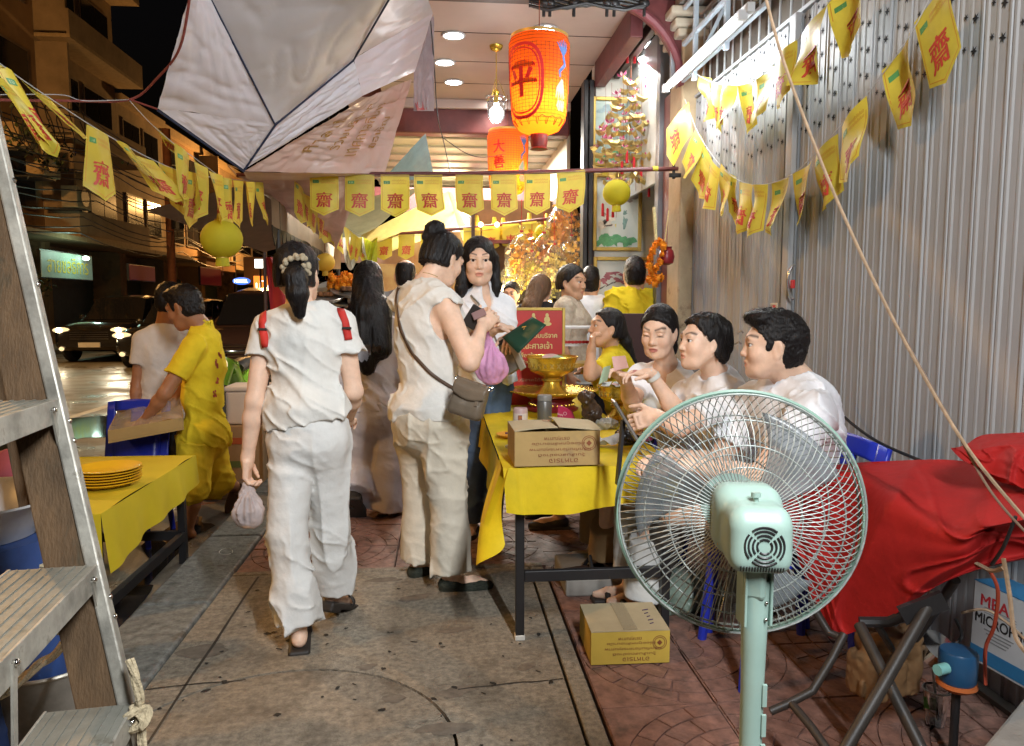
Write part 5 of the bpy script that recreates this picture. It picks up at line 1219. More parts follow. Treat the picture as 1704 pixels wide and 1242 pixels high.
# poles, tubes and tangled overhead wires
t = thing('utility_pole', 'rust red utility pole across the road behind the flags', 'pole', AX(283,600,-10.5)*np.array((1,1,0)))
pp = AX(283,380,-10.5); MB().cyl((pp[0],pp[1],ROADZ),(pp[0],pp[1],8),.16,10).build('pole', mat('rust_pole', (.22,.075,.03), rough=.8, var=.3), t, True); MB().box((pp[0]-.06,pp[1]-1.1,5.6),(pp[0]+.06,pp[1]+1.1,5.72)).build('cross_arm', M_black, t); MB().cyl((pp[0]+.3,pp[1],4.2),(pp[0]+.3,pp[1],5.1),.24,12).build('transformer', M_black, t)
w = thing('overhead_wires', 'tangle of black overhead wires strung along the far side of the road', 'wires', (-10.6, 18, 5))
for k in range(16):
    z = 3.6+.22*k+n1(k*1.3)*.15; m = MB(); m.tube([(-10.6+n1(k*2.1)*.3, y_, z-.35*math.sin(math.pi*((y_-6)%9)/9)+n1(y_*.4, k)*.1) for y_ in np.arange(12, 70, 1.5)], .018, 4); m.build('wire', M_black, w)
for k in range(7):
    a = AX(20+18*k, 200+12*(k%3), -10.5); m = MB(); m.tube([a+np.array((0, .5*math.cos(q*1.3+k), .5*math.sin(q*1.1+k))) for q in np.linspace(0, 6, 18)], .016, 4); m.build('wire_coil', M_black, w)
for i, (px, py) in enumerate(((75,275),(130,330),(35,230))):
    p = AX(px, py, -11.9); t = thing('air_conditioner', 'air conditioner box on the far facade, '+('under the balcony','beside the hanging cables','near the ochre wall')[i], 'air conditioner', p)
    MB().box(p-np.array((.3,.5,.35)), p+np.array((.2,.5,.35))).build('case', M_slab, t, bevel=.02); MB().lathe([(.0,0),(.26,0),(.28,.02)], p+np.array((.21,0,0)), 20, axis=(1,0,0)).build('fan_grille', M_black, t)
    MB().box(p+np.array((-.9,-.4,-.42)), p+np.array((.1,.4,-.36))).build('shelf', M_black, t)
for i, (px, py, s) in enumerate(((40,225,.5),(85,270,.45),(165,290,.4),(62,480,.35))):
    p = AX(px, py, -11.0); t = thing('potted_plant', 'dark leafy plant on the far facade, '+('high by the ochre wall','below the balcony','beside the cables','by the green sign')[i], 'plant', p); m = MB(); rs = np.random.RandomState(i)
    for k in range(70):
        d = rs.normal(size=3)*s*.5; q = p+d; a, b, _ = frame(rs.normal(size=3)); l = .13; m.add([q, q+a*l*.4+b*l*.5, q+b*l*1.2, q-a*l*.4+b*l*.5], [(0,1,2,3)])
    m.build('foliage', mat('dark_leaf', (.035,.05,.02), rough=.6, var=.4), t); MB().lathe([(.0,-.6*s),(.14,-.6*s),(.18,-.3*s)], p, 10).build('pot', M_slab, t)
# ------------------------------------------------------------------ cars
M_car = mat('black_car_paint', (.012,.011,.011), rough=.18, var=0, coat=.8, spec=.6); M_car2 = mat('dark_brown_paint', (.035,.018,.013), rough=.22, var=0, coat=.8); M_cg = mat('car_glass', (.01,.01,.012), rough=.05, var=0, spec=.8)
M_tyre = mat('tyre_rubber', (.018,.018,.018), rough=.85, var=.1); M_rim = mat('alloy_rim', (.55,.52,.48), rough=.25, metal=.8, var=0); M_hl = mat('headlight_lit', (1,.95,.85), emit=(1,.80,.45), es=60, var=0); M_hl2 = mat('headlight_glass', (.6,.55,.45), rough=.1, var=0, emit=(1,.75,.4), es=1.0); M_ind = mat('amber_lens', (.8,.3,.03), rough=.2, emit=(1,.35,.04), es=1.2, var=0); M_chr = mat('chrome', (.6,.58,.55), rough=.12, metal=1, var=0)
def car(x, y, L, Wd, H, label, paint, head=True, hpow=40, rotz=0.):
    """faces -Y at rotz 0; body lofted from cross sections"""
    t = thing('parked_car' if not head else 'car', label, 'car', (x, y, ROADZ)); c, s = math.cos(rotz), math.sin(rotz)
    T_ = lambda p: (x+p[0]*c-p[1]*s, y+p[0]*s+p[1]*c, ROADZ+p[2])
    def tb(mb, *a, **k): mb.v = [T_(v) for v in mb.v]; return mb.build(*a, **k)
    hw = Wd/2; bon = H*.60; st_ = [(-L/2,.40,.52*H*.9,.80),(-L/2+.12,.30,bon*.86,.93),(-L/2+.45,.26,bon*.97,.99),(-L*.22,.25,bon,1.0),(-L*.10,.25,bon*1.02,1.0),(L*.15,.25,bon*1.04,1.0),(L*.36,.26,bon*1.03,.99),(L/2-.10,.32,bon*1.0,.95),(L/2,.42,bon*.9,.86)]
    m = MB(); n = 16
    for (yy, zb, zt, k) in st_:
        for j in range(n):
            a = 2*math.pi*j/n+math.pi/n; cx_, cz_ = math.cos(a), math.sin(a); ex = abs(cx_)**.35*np.sign(cx_); ez = abs(cz_)**.45*np.sign(cz_); m.v.append((ex*hw*k*(1-.05*max(0,ez)), yy, (zb+zt)/2+ez*(zt-zb)/2))
    for i in range(len(st_)-1):
        for j in range(n): m.f.append((i*n+j, i*n+(j+1)%n, (i+1)*n+(j+1)%n, (i+1)*n+j))
    m.f.append(tuple(range(n))); m.f.append(tuple((len(st_)-1)*n+j for j in range(n-1,-1,-1)))
    tb(m, 'body', paint, t, smooth=True, ang=50)
    m = MB(); sec = [(-L*.20,bon*.96,bon*.98,.90),(-L*.06,bon*.98,H*.965,.80),(L*.06,bon*.98,H,.77),(L*.28,bon*.98,H*.985,.76),(L*.42,bon*.98,H*.90,.78),(L*.475,bon*.96,bon*1.02,.86)]
    for (yy, zb, zt, k) in sec:
        for (q, zz) in ((-1,0),(-.93,.55),(-.82,.93),(-.6,1),(.6,1),(.82,.93),(.93,.55),(1,0)): m.v.append((q*hw*k*(1.06-.06*zz), yy, zb+(zt-zb)*zz))
    for i in range(len(sec)-1):
        for j in range(7): m.f.append((i*8+j, i*8+j+1, (i+1)*8+j+1, (i+1)*8+j))
    tb(m, 'roof', paint, t, smooth=True, ang=35)
    def quad(nm, pts, mm, par=t):
        m = MB(); P = np.array(pts, float); nn = unit(np.cross(P[1]-P[0], P[2]-P[0])); m.prism([p-nn*.004 for p in P], nn*.012); return tb(m, nm, mm, par)
    z0, z1 = bon*1.03, H*.93
    quad('windscreen', [(-hw*.80,-L*.192,z0),(hw*.80,-L*.192,z0),(hw*.70,-L*.075,z1),(-hw*.70,-L*.075,z1)], M_cg)
    quad('rear_window', [(-hw*.70,L*.475,z0+.03),(hw*.70,L*.475,z0+.03),(hw*.66,L*.435,z1-.05),(-hw*.66,L*.435,z1-.05)], M_cg)
    for q in (-1,1):
        for (ya, yb, yc, yd) in ((-L*.13,.02*L,.02*L,-L*.04),(.045*L,.22*L,.22*L,.045*L),(.245*L,.40*L,.35*L,.245*L)):
            quad('side_window', [(q*hw*.875,ya,z0),(q*hw*.875,yb,z0),(q*hw*.80,yc,z1-.02),(q*hw*.80,yd,z1-.02)], M_cg)
        m = MB(); m.ball((q*hw*1.03,-L*.12,bon*1.09), .10, 10, 6, (.9,.6,.7)); tb(m, 'wing_mirror', paint, t, smooth=True)
        m = MB(); m.ball((q*hw*.74,-L/2+.07,bon*.80), .17, 12, 7, (1.25,.55,.42)); h_ = tb(m, 'headlight', M_hl2, t, smooth=True)
        if head:
            m = MB(); m.ball((q*hw*.76,-L/2-.01,bon*.80), .065, 10, 7, (1.2,.5,.9)); tb(m, 'lit_lens', M_hl, h_, smooth=True)
            p = np.array(T_((q*hw*.76,-L/2-.15,bon*.80))); lamp('SPOT', 'headlight_beam', p, hpow, (1,.85,.6), t, size=.06, target=np.array(T_((q*hw*.76+.3,-L/2-6,.0))), spot=math.radians(80), blend=.8)
        m = MB(); m.ball((q*hw*.95,-L/2+.30,bon*.80), .06, 8, 5, (.6,1.2,.7)); tb(m, 'indicator', M_ind, t, smooth=True)
        m = MB(); m.ball((q*hw*.74,-L/2+.04,.36), .06, 8, 6, (1.1,.5,.9)); tb(m, 'fog_lamp', M_hl2, t, smooth=True)
        m = MB(); m.ball((q*hw*.86,L/2-.03,bon*.88), .13, 8, 6, (.6,.4,1.1)); tb(m, 'tail_light', mat('tail_red', (.35,.02,.02), rough=.2, emit=(.6,.03,.02), es=.4, var=0), t, smooth=True)
        for yy in (-L*.31, L*.29):
            wc = (q*(hw-.10), yy, .34); m = MB(); m.lathe([(.20,-.10),(.32,-.11),(.345,-.07),(.345,.07),(.32,.11),(.20,.10)], wc, 28, axis=(1,0,0)); wh = tb(m, 'wheel', M_tyre, t, smooth=True)
            m = MB(); m.lathe([(.21,.085),(.235,.105),(.225,.09)], wc, 28, axis=(q,0,0), cap=False); 
            for k in range(10):
                a = 2*math.pi*k/10; a2 = a+.22; m.bar((wc[0]+q*.095, yy+.03*math.cos(a), .34+.03*math.sin(a)), (wc[0]+q*.10, yy+.22*math.cos(a2), .34+.22*math.sin(a2)), .022, .04, (1,0,0))
            m.lathe([(0,.10),(.05,.10),(.055,.085)], wc, 14, axis=(q,0,0)); tb(m, 'rim', M_rim, wh)
    m = MB(); 
    for k in range(4): m.box((-hw*.5,-L/2-.012,bon*.58+k*.055),(hw*.5,-L/2+.05,bon*.58+k*.055+.02))
    tb(m, 'grille', M_chr, t); m = MB(); m.box((-.26,-L/2-.03,.40),(.26,-L/2+.04,.52)); tb(m, 'number_plate', mat('plate_white', (.5,.5,.48), rough=.5), t)
    return t
car(-8.75, 21.8, 4.7, 1.86, 1.72, 'black sport utility car with headlights on, at the left edge of the road', M_car, True, 30)
car(-6.45, 19.6, 4.6, 1.80, 1.62, 'dark car with one blazing headlight behind the man in the white T-shirt', M_car, True, 55)
car(-3.35, 14.9, 4.8, 1.84, 1.80, 'dark reflective sport utility car parked at the kerb behind the man in yellow', M_car2, False)
car(-4.2, 24.0, 4.6, 1.8, 1.6, 'dark car further up the road, beneath the round yellow lantern', M_car, False)
# motorbike parked at the kerb
mx, my = -2.35, 8.7; t = thing('motorbike', 'green motorbike parked at the kerb behind the woman with red straps', 'motorbike', (mx, my, ROADZ))
Q = lambda a, b, z: (mx+a, my+b, ROADZ+z)
for b in (-.62, .62):
    m = MB(); m.lathe([(.24,-.05),(.29,-.045),(.30,0),(.29,.045),(.24,.05)], Q(0,b,.30), 24, axis=(1,0,0)); wq = m.build('wheel', M_tyre, t, True); m = MB(); m.lathe([(.22,-.015),(.24,0),(.22,.015)], Q(0,b,.30), 24, axis=(1,0,0), cap=False)
    for k in range(6): a = math.pi*2*k/6; m.bar(Q(0,b,.30), Q(0,b+.23*math.cos(a),.30+.23*math.sin(a)), .015, .03, (1,0,0))
    m.build('rim', M_rim, wq)
M_gb = mat('lime_fairing', (.16,.33,.03), rough=.25, coat=.5, var=0)
m = MB(); m.tube([Q(0,-.50,.62),Q(0,-.42,.85),Q(0,-.30,.80),Q(0,-.10,.52),Q(0,.20,.50),Q(0,.55,.66)], [.06,.12,.13,.15,.14,.08], 10); m.build('fairing', M_gb, t, True)
m = MB(); m.tube([Q(0,.0,.76),Q(0,.3,.80),Q(0,.65,.84)], [.10,.13,.07], 10); m.v = [(v[0], v[1], ROADZ+.78+(v[2]-ROADZ-.78)*.6) for v in m.v]; m.build('seat', M_black, t, True)
m = MB(); m.tube([Q(0,-.62,.30),Q(0,-.40,.95)], .03, 8); m.tube([Q(-.33,-.30,1.02),Q(-.15,-.36,.98),Q(.15,-.36,.98),Q(.33,-.30,1.02)], .014, 6); m.build('handlebar', M_chr, t, True)
for q in (-1,1): MB().ball(Q(q*.36,-.38,1.17), .06, 8, 6, (1.2,.4,.8)).build('mirror', M_chr, t, True); MB().tube([Q(q*.22,-.34,1.0),Q(q*.36,-.37,1.14)], .007, 5).build('mirror_stalk', M_black, t)
MB().ball(Q(0,-.60,.86), .09, 10, 7, (1,.6,1)).build('headlight', M_hl2, t, True); MB().tube([Q(.14,.0,.32),Q(.16,.75,.36)], .045, 8).build('exhaust', M_chr, t, True); MB().box(Q(-.12,-.18,.20), Q(.12,.22,.50)).build('engine', M_black, t, bevel=.03)
# ------------------------------------------------------------------ awning stall along the kerb, beyond the women
t = thing('awning', 'beige cloth awning with red edge and scalloped fringe along the kerb', 'awning', (-1.25, 7.4, 2.0))
M_aw = mat('beige_canvas', (.42,.34,.25), rough=.85, var=.15, translucent=.2); y0, y1 = 5.75, 9.4
MB().grid(lambda u,v: (-1.25+.02*math.sin(u*20), y0+(y1-y0)*u, 2.26-.33*v-.06*u+.01*math.sin(u*31+v*3)), 40, 6).build('valance', M_aw, t, True)
MB().tube([(-1.24,y0,2.27),(-1.24,y1,2.21)], .022, 8).build('red_edge', M_rr, t); MB().grid(lambda u,v: (-1.25-.9*v, y0+(y1-y0)*u, 2.28-.06*u-.25*v), 20, 6).build('roof_sheet', mat('brown_sheet', (.16,.09,.06), rough=.6, var=.2), t, True)
m = MB(); n = 22
for k in range(n):
    a = y0+(y1-y0)*k/n; b = y0+(y1-y0)*(k+1)/n; z = 1.935-.06*k/n; w = []
    m.prism([(-1.255,a,z),(-1.255,b,z),(-1.255,b-.02,z-.08),(-1.255,(a+b)/2,z-.15),(-1.255,a+.02,z-.08)], (.008,0,0))
stuff(m.build('scalloped_fringe', M_black, t))
MB().grid(lambda u,v: (-1.25+.75*u, y1-.02, 2.21-.36*v-.02*u), 8, 6).build('end_panel', mat('pinkish_canvas', (.40,.25,.20), rough=.85, var=.2), t, True)
for y_ in (y0+.2, y1-.1): MB().cyl((-1.25,y_,0),(-1.25,y_,2.25),.02,8).build('post', M_black, t)
# stall counter with trays and marigolds
t = thing('stall_table', 'street stall counter with steel trays half hidden by the women', 'stall', (-.85, 7.2, 0))
MB().box((-1.2,6.3,1.02),(-.30,8.3,1.06)).build('counter_top', mat('steel_sheet', (.45,.44,.42), rough=.3, metal=.8), t); 
for x in (-1.18,-.34):
    for y_ in (6.34, 8.24): MB().box((x,y_,0),(x+.04,y_+.04,1.02)).build('leg', M_black, t)
MB().box((-1.19,6.31,.4),(-.31,8.29,.43)).build('shelf', M_brown, t); MB().grid(lambda u,v: (-.29+.006*math.sin(u*40), 6.3+2*u, 1.03-.75*v), 24, 4).build('skirt_cloth', mat('dark_stall_cloth', (.10,.04,.03), rough=.9), t)
for i, (px, py, y_) in enumerate(((583,487,6.45),(560,483,6.8),(545,496,6.4),(578,502,6.6))):
    p = AY(px, py, y_); q = thing('steel_tray', 'oval steel tray of food on the street stall, number of garlands above it', 'tray', p, 'steel trays on the stall'); q['label'] = ['steel tray tilted up by the long black hair','steel tray under the marigold heap','steel tray with dark food beside the ponytail','steel tray lowest on the stall counter'][i]
    m = MB(); m.lathe([(0,0),(.13,0),(.155,.03),(.17,.032),(.165,.036),(.15,.03),(.0,.008)], p, 24); m.v = [(v[0], v[1], v[2]+(v[1]-p[1])*.35) for v in m.v]; m.build('pan', mat('steel_sheet', (.45,.44,.42)), q, True)
    m = MB(); rs = np.random.RandomState(i+3)
    for k in range(22): m.ball((p[0]+rs.normal()*.05, p[1]+rs.normal()*.05, p[2]+.03), .022, 6, 4)
    stuff(m.build('food', mat('brown_food', (.16,.07,.025), rough=.6, var=.5, vs=30), q, True)); MB().cyl((p[0],p[1],1.06),p-np.array((0,0,.005)),.03,8).build('stand', M_chr, q)
t = thing('marigold_heap', 'heap of orange marigold garlands on the street stall', 'flowers', AY(570,475,6.5)); rs = np.random.RandomState(8)
for i in range(34):
    m = MB(); petals(m, AY(548+rs.rand()*42, 468+8*math.sin(i*1.3)+rs.rand()*9-(i%3)*2, 6.45+rs.rand()*.15), .040, 26, i+50); m.build('marigold', M_mari, t)
MB().box(tuple(AY(545,492,6.5)), tuple(AY(592,484,6.7))).build('basket', M_brown, t)
t = thing('red_flag', 'furled dark red flag leaning at the kerb behind the ponytail woman', 'flag', AY(460,480,5.3))
MB().grid(lambda u,v: AY(441+10*v+u*(12+48*v), 428+95*v, 5.3+.06*math.sin(u*7+v*2)), 14, 14).build('cloth', mat('red_flag_cloth', (.33,.025,.03), rough=.8, var=.15, translucent=.25), t, True); MB().cyl(AY(440,420,5.32), (AY(440,420,5.32)[0]-.02, 5.36, 0), .012, 8).build('flag_pole', M_brown, t, True)
t = thing('white_cloth', 'white cloth hanging from the far pole beside the yellow flags', 'cloth', AY(590,400,8.6))
MB().grid(lambda u,v: AY(568+36*u+6*v, 392+58*v*(.75+.25*math.sin(u*6)), 8.6+.07*math.sin(u*15+v*3)), 18, 10).build('sheet', mat('white_sheeting', (.66,.66,.64), rough=.8, translucent=.3), t, True)
t = thing('lime_cloth', 'lime green plastic cloth hanging next to the white cloth', 'cloth', AY(612,405,8.7))
MB().grid(lambda u,v: AY(602+26*u, 394+42*v, 8.75+.06*math.sin(u*11+v*4)), 12, 8).build('sheet', mat('lime_plastic', (.50,.55,.05), rough=.35, translucent=.3), t, True)
t = thing('tan_pennant', 'tan paper pennant dangling beside the white cloth', 'pennant', AY(562,440,7.4)); MB().grid(lambda u,v: AY(553+4*(1-v)+u*(10+4*v), 408+40*v, 7.4+.02*u), 4, 6).build('sheet', mat('tan_paper', (.50,.30,.14), rough=.7, translucent=.3), t, True)
# far shop sign and things inside beyond
p = AY(770,370,10.4); sg = thing('white_sign', 'white sign board with black Thai letters above the far shops', 'sign', p); MB().box(p-np.array((.14,.02,.13)), p+np.array((.14,.02,.13))).build('panel', mat('white_board', (.70,.72,.72), rough=.4, emit=(1,1,1), es=.15, var=0), sg); text(MB(), 'ะยา', p+np.array((0,-.023,0)), (1,0,0), (0,0,1), .16, .22).build('lettering', M_black, sg)
p = AY(735,430,12.5); t = thing('far_stall', 'brightly lit far stall glimpsed between the women', 'stall', p); MB().box((-1.2,12.9,0),(1.3,13.0,2.6)).build('back_wall', mat('warm_wall', (.5,.36,.16), rough=.8, var=.3, vs=2, col2=(.35,.16,.06)), t); MB().box((-1.2,12.3,0),(.4,12.9,1.0)).build('counter', M_red, t)
lamp('POINT', 'stall_bulb', AY(752,325,11.5), 45, (1,.75,.4), t, size=.1); MB().ball(tuple(AY(752,325,11.5)+np.array((0,.12,0))), .06, 8, 6).build('bulb', mat('warm_bulb', (1,.8,.5), emit=(1,.6,.2), es=20, var=0), t, True)
# boxes behind the ponytail woman, on the kerb side
p = G(395,712); t = thing('carton', 'brown cardboard carton with printed marks at the kerb behind the woman with the plastic bag', 'box', (-1.62,5.95,ROADZ)); MB().box((-1.85,5.8,ROADZ),(-1.38,6.2,.42)).build('box_body', mat('brown_card', (.34,.22,.11), rough=.85, var=.12), t, bevel=.006)
for z,c in ((.10,(.12,.16,.05)),(.28,(.42,.09,.03))): MB().box((-1.80,5.796,z),(-1.45,5.799,z+.05)).build('printed_mark', mat('carton_print_%d' % int(z*100), c, rough=.8), t)
t = thing('foam_box', 'white foam box standing on the brown carton at the kerb', 'box', (-1.5,6.0,.42)); MB().box((-1.66,5.85,.424),(-1.36,6.15,.68)).build('box_body', mat('white_foam', (.70,.62,.55), rough=.9, var=.05), t, bevel=.015); MB().box((-1.67,5.84,.681),(-1.35,6.16,.72)).build('lid', mat('white_foam', (.70,.62,.55)), t, bevel=.012)

# ================================================================== MAIN TABLE with yellow cloth
M_yc = mat('yellow_cloth', (.72,.52,.008), rough=.7, var=.14, vs=5, bump=.12, bs=60, translucent=.1)
TX0, TX1, TY0, TY1, TZ = .265, .86, 2.86, 4.95, .72
tb = thing('folding_table', 'long black steel-legged table under the yellow cloth', 'table', (.56, 3.9, 0))
MB().box((TX0,TY0,TZ-.03),(TX1,TY1,TZ-.006)).build('table_top', M_brown, tb)
for x in (TX0+.02, TX1-.055+.08):
    for y_ in (TY0+.02, TY1-.06):
        lg = MB().box((x,y_,.02),(x+.035,y_+.035,TZ-.031)).build('leg', M_black, tb, bevel=.003); MB().box((x-.003,y_-.003,0),(x+.038,y_+.038,.022)).build('foot_cap', mat('white_plastic', (.62,.60,.55), rough=.5), lg, bevel=.004)
for y_ in (TY0+.025, TY1-.055):
    MB().box((TX0+.056,y_,.24),(TX1+.024,y_+.026,.285)).build('stretcher', M_black, tb, bevel=.003); MB().box((TX0+.056,y_,.64),(TX1+.024,y_+.026,.688)).build('top_rail', M_black, tb, bevel=.003)
for x in (TX0+.024, TX1+.03): MB().box((x,TY0+.056,.645),(x+.026,TY1-.061,.688)).build('side_rail', M_black, tb, bevel=.003)
cl = MB(); X0, X1, Y0c, Y1c = TX0-.035, TX1+.06, TY0-.03, TY1+.03
crz = lambda a: max(0, 1-abs((a % 1)-.5)/.045)
wv = lambda x, y: .0035*n1(x*5, y*5, 2)+.002*n1(x*14, y*11, 4)+.0035*crz(x/.30+.4)+.0035*crz(y/.36)-.0015*crz(y/.36+.5)
cl.grid(lambda u,v: (X0+(X1-X0)*u, Y0c+(Y1c-Y0c)*v, TZ+.002+wv(X0+(X1-X0)*u, Y0c+(Y1c-Y0c)*v)), 56, 110)
def fsk(u, v):   # front overhang, with a pulled corner
    x = X0+(X1-X0)*u; d = (.175+.02*math.sin(u*5)-.03*u)*v; return (x+.012*v*(1-u), Y0c-.008*math.sin(math.pi*v*.5)-.020*v*(.5+.5*n1(u*7,.3))-.010*v*math.sin(u*21)-.004*crz(u*2.2+.3), TZ+.002+wv(x,Y0c)*(1-v)-d)
cl.grid(fsk, 90, 12)
def lsk(u, v):   # left overhang, longer towards the front corner
    y_ = Y0c+(Y1c-Y0c)*u; d = (.20+.03*math.sin(u*9))*v; return (X0-.006-.035*v*(.6+.4*n1(u*9,1.7))-.012*v*math.sin(u*30)-.05*v*math.exp(-(u/.07)**2), y_-.06*v*math.exp(-(u/.08)**2), TZ+.002+wv(X0,y_)*(1-v)-d)
cl.grid(lsk, 60, 10); cl.grid(lambda u,v: (X1+.006+.02*v+.01*v*math.sin(u*26), Y0c+(Y1c-Y0c)*u, TZ+.002-.17*v), 50, 6)
qa, qb, qc, qd = np.array((X0-.004,Y0c+.16,TZ+.002)), np.array((X0+.02,Y0c-.012,TZ+.001)), W(839,906,2.80), W(792,942,2.84)
cl.grid(lambda u,v: qa*(1-u)*(1-v)+qb*u*(1-v)+qc*u*v+qd*(1-u)*v+np.array((-.02*math.sin(math.pi*v)-.012*math.sin(u*6)*v, -.03*math.sin(math.pi*u)*v, 0)), 16, 20)
o = cl.build('tablecloth', M_yc, None, True, ang=180); tag(o, 'bright yellow cloth over the long table, one corner hanging low', 'tablecloth')
M_card = mat('printed_card', (.40,.265,.10), rough=.8, var=.12, vs=6, bump=.05, stain=(.33,.22,.10), stain_s=4); M_cardy = mat('yellow_card', (.55,.38,.06), rough=.75, var=.1, vs=6); M_cardt = mat('plain_card_top', (.44,.36,.22), rough=.8, var=.12); M_ink = mat('brown_red_ink', (.20,.06,.025), rough=.8, var=.2)
def carton(c, w, dp, h, rot, label, mm, lab=True, flap=False):
    """printed carton, upside-down print on the near face; c = centre of the base"""
    t = thing('printed_carton', label, 'box', c); ca, sa = math.cos(rot), math.sin(rot); R = np.array((ca,sa,0)); Fv = np.array((-sa,ca,0)); Z = np.array((0,0,1.)); c = np.asarray(c, float)
    e = .004
    for s in (-1,1):
        MB().obox(c+Fv*s*(dp/2-e/2)+Z*(h/2+.001), (R,Fv,Z), (w/2,e/2,h/2)).build('side_panel', mm, t); MB().obox(c+R*s*(w/2-e/2)+Z*(h/2+.001), (R,Fv,Z), (e/2,dp/2-e-.0005,h/2)).build('end_panel', mm, t)
    MB().obox(c+Z*.003, (R,Fv,Z), (w/2-e-.001,dp/2-e-.001,.002)).build('bottom_panel', mm, t)
    for s in (-1,1):
        if flap and s == 1: 
            a = c+Z*(h+.002)+R*(w/4+.005); tl = unit(R*.96+Z*.05); m = MB(); m.grid(lambda u,v: a+R*(u-.5)*w/2+Fv*(v-.5)*dp+Z*(.016*(1-u)+.008*math.sin(v*3)), 6, 6); m.build('flap', M_cardt, t, thick=.003)
        else: MB().grid(lambda u,v: c+Z*(h+.003+.004*math.sin(u*3)*(1 if flap else .3)+(.012*u*(1-v) if flap else 0))+R*(w/4*s+(u-.5)*w/2)+Fv*(v-.5)*dp, 6, 6).build('flap', M_cardt, t, thick=.003)
    g = MB(); f = c-Fv*(dp/2)+Z*h/2
    for i, (s, ww) in enumerate((('อาหารเจ', .34),('วุ้นเส้นสดอย่างดี', .55),('ผลิตภัณฑ์อาหารคุณภาพ', .72),('อร่อยถูกหลักอนามัย', .62),('ตราคุณภาพ', .30))): text(g, s, f+R*w*(.07-.02*i)+Z*h*(-.34+.165*i)-Fv*.001, -R, -Z, h*.115, w*ww, .0008)
    q = f+R*w*.37+Z*h*.15
    for r in (.22,.17): 
        n = 20; o_ = [q-Fv*.0012+(R*math.cos(a)+Z*math.sin(a))*r*h for a in np.linspace(0,2*math.pi,n+1)]; i_ = [q-Fv*.0012+(R*math.cos(a)+Z*math.sin(a))*(r-.02)*h for a in np.linspace(0,2*math.pi,n+1)]; g.add(o_+i_, [(k,k+1,n+2+k,n+1+k) for k in range(n)])
    g.obox(q-Fv*.0012, (unit(R+Z),Fv,unit(R-Z)), (.06*h,.0004,.06*h)); g.build('printed_lettering', M_ink, t)
    tp_ = MB().obox(c-Fv*(dp/2+.0006)+Z*h*.55, (R,Fv,Z), (.0,.0,.0)) if False else None
    m = MB(); m.grid(lambda u,v: c+Z*(h+.0095)+R*(u-.5)*.055+Fv*(v-.5)*dp*.98, 2, 6); m.build('packing_tape', mat('clear_tape', (.45,.38,.25), rough=.08, alpha=.5, var=0), t)
    m = MB()
    for k in range(5): m.tube([c+Z*(h+.0075)+R*w*(.30+.012*n1(k))+Fv*dp*(-.3+.12*k), c+Z*(h+.0075)+R*w*(.36+.02*n1(k*2.2))+Fv*dp*(-.27+.12*k)], .002, 4)
    m.build('marker_scrawl', mat('violet_marker', (.05,.02,.08), rough=.8), t)
    return t
p0 = G(851+22, 786, TZ); cA = G(925,775,TZ+.004); carton((cA[0], cA[1]+.10, TZ+.008), .335, .25, .135, .02, 'printed brown carton with one raised flap on the yellow table', M_card, flap=True)
cB = G(1050,1106,0); carton((cB[0]-.0, cB[1]+.13, .002), .30, .26, .125, -.02, 'yellow printed carton on the pavers under the table', M_cardy)
# gold pedestal bowls
def prof_bowl(k): return [(.0,0),(.075*k,.0),(.078*k,.008),(.060*k,.022),(.040*k,.045),(.036*k,.060),(.046*k,.066),(.046*k,.074),(.036*k,.080),(.060*k,.092),(.098*k,.108),(.104*k,.120),(.108*k,.150),(.116*k,.170),(.118*k,.173),(.113*k,.173),(.104*k,.150),(.098*k,.118),(.0,.112)]
ZT = TZ+.006
cT = G(918,658,ZT+.085); cT = np.array((cT[0], cT[1], ZT)); 
t = thing('red_stand', 'low round dark red lacquer stand carrying the gold tray', 'stand', cT)
MB().lathe([(.0,0),(.155,0),(.16,.012),(.13,.025),(.12,.055),(.14,.07),(.15,.078),(.0,.078)], cT, 32).build('base', mat('red_lacquer', (.22,.015,.02), rough=.3), t, True, ang=50)
m = MB(); 
for k in range(30): a = 2*math.pi*k/30; m.ball(cT+np.array((.132*math.cos(a), .132*math.sin(a), .036)), .008, 6, 4)
stuff(m.build('gold_bead', M_gold, t, True))
t = thing('gold_tray', 'round gold tray with a pierced lace rim under the big gold bowl', 'tray', cT+np.array((0,0,.080)))
cq = cT+np.array((0,0,.081)); MB().lathe([(.0,.0),(.15,.0),(.195,.012),(.225,.030),(.228,.034),(.195,.020),(.15,.008),(.0,.007)], cq, 48).build('dish', M_gold, t, True, ang=60)
m = MB()
for k in range(44):
    a = 2*math.pi*k/44; r0 = .228
    for q, (dr, dz, s) in enumerate(((.012,.003,.012),(.028,.006,.011),(.042,.009,.008))):
        m.ball(cq+np.array(((r0+dr)*math.cos(a+q*.03), (r0+dr)*math.sin(a+q*.03), .031+dz)), s, 6, 4, (1,1,.45))
    m.tube([cq+np.array(((r0+.004)*math.cos(a), (r0+.004)*math.sin(a), .034)), cq+np.array(((r0+.04)*math.cos(a+.07), (r0+.04)*math.sin(a+.07), .041)), cq+np.array(((r0+.016)*math.cos(a+.11), (r0+.016)*math.sin(a+.11), .038))], .003, 4)
stuff(m.build('lace_rim', M_gold, t, True))
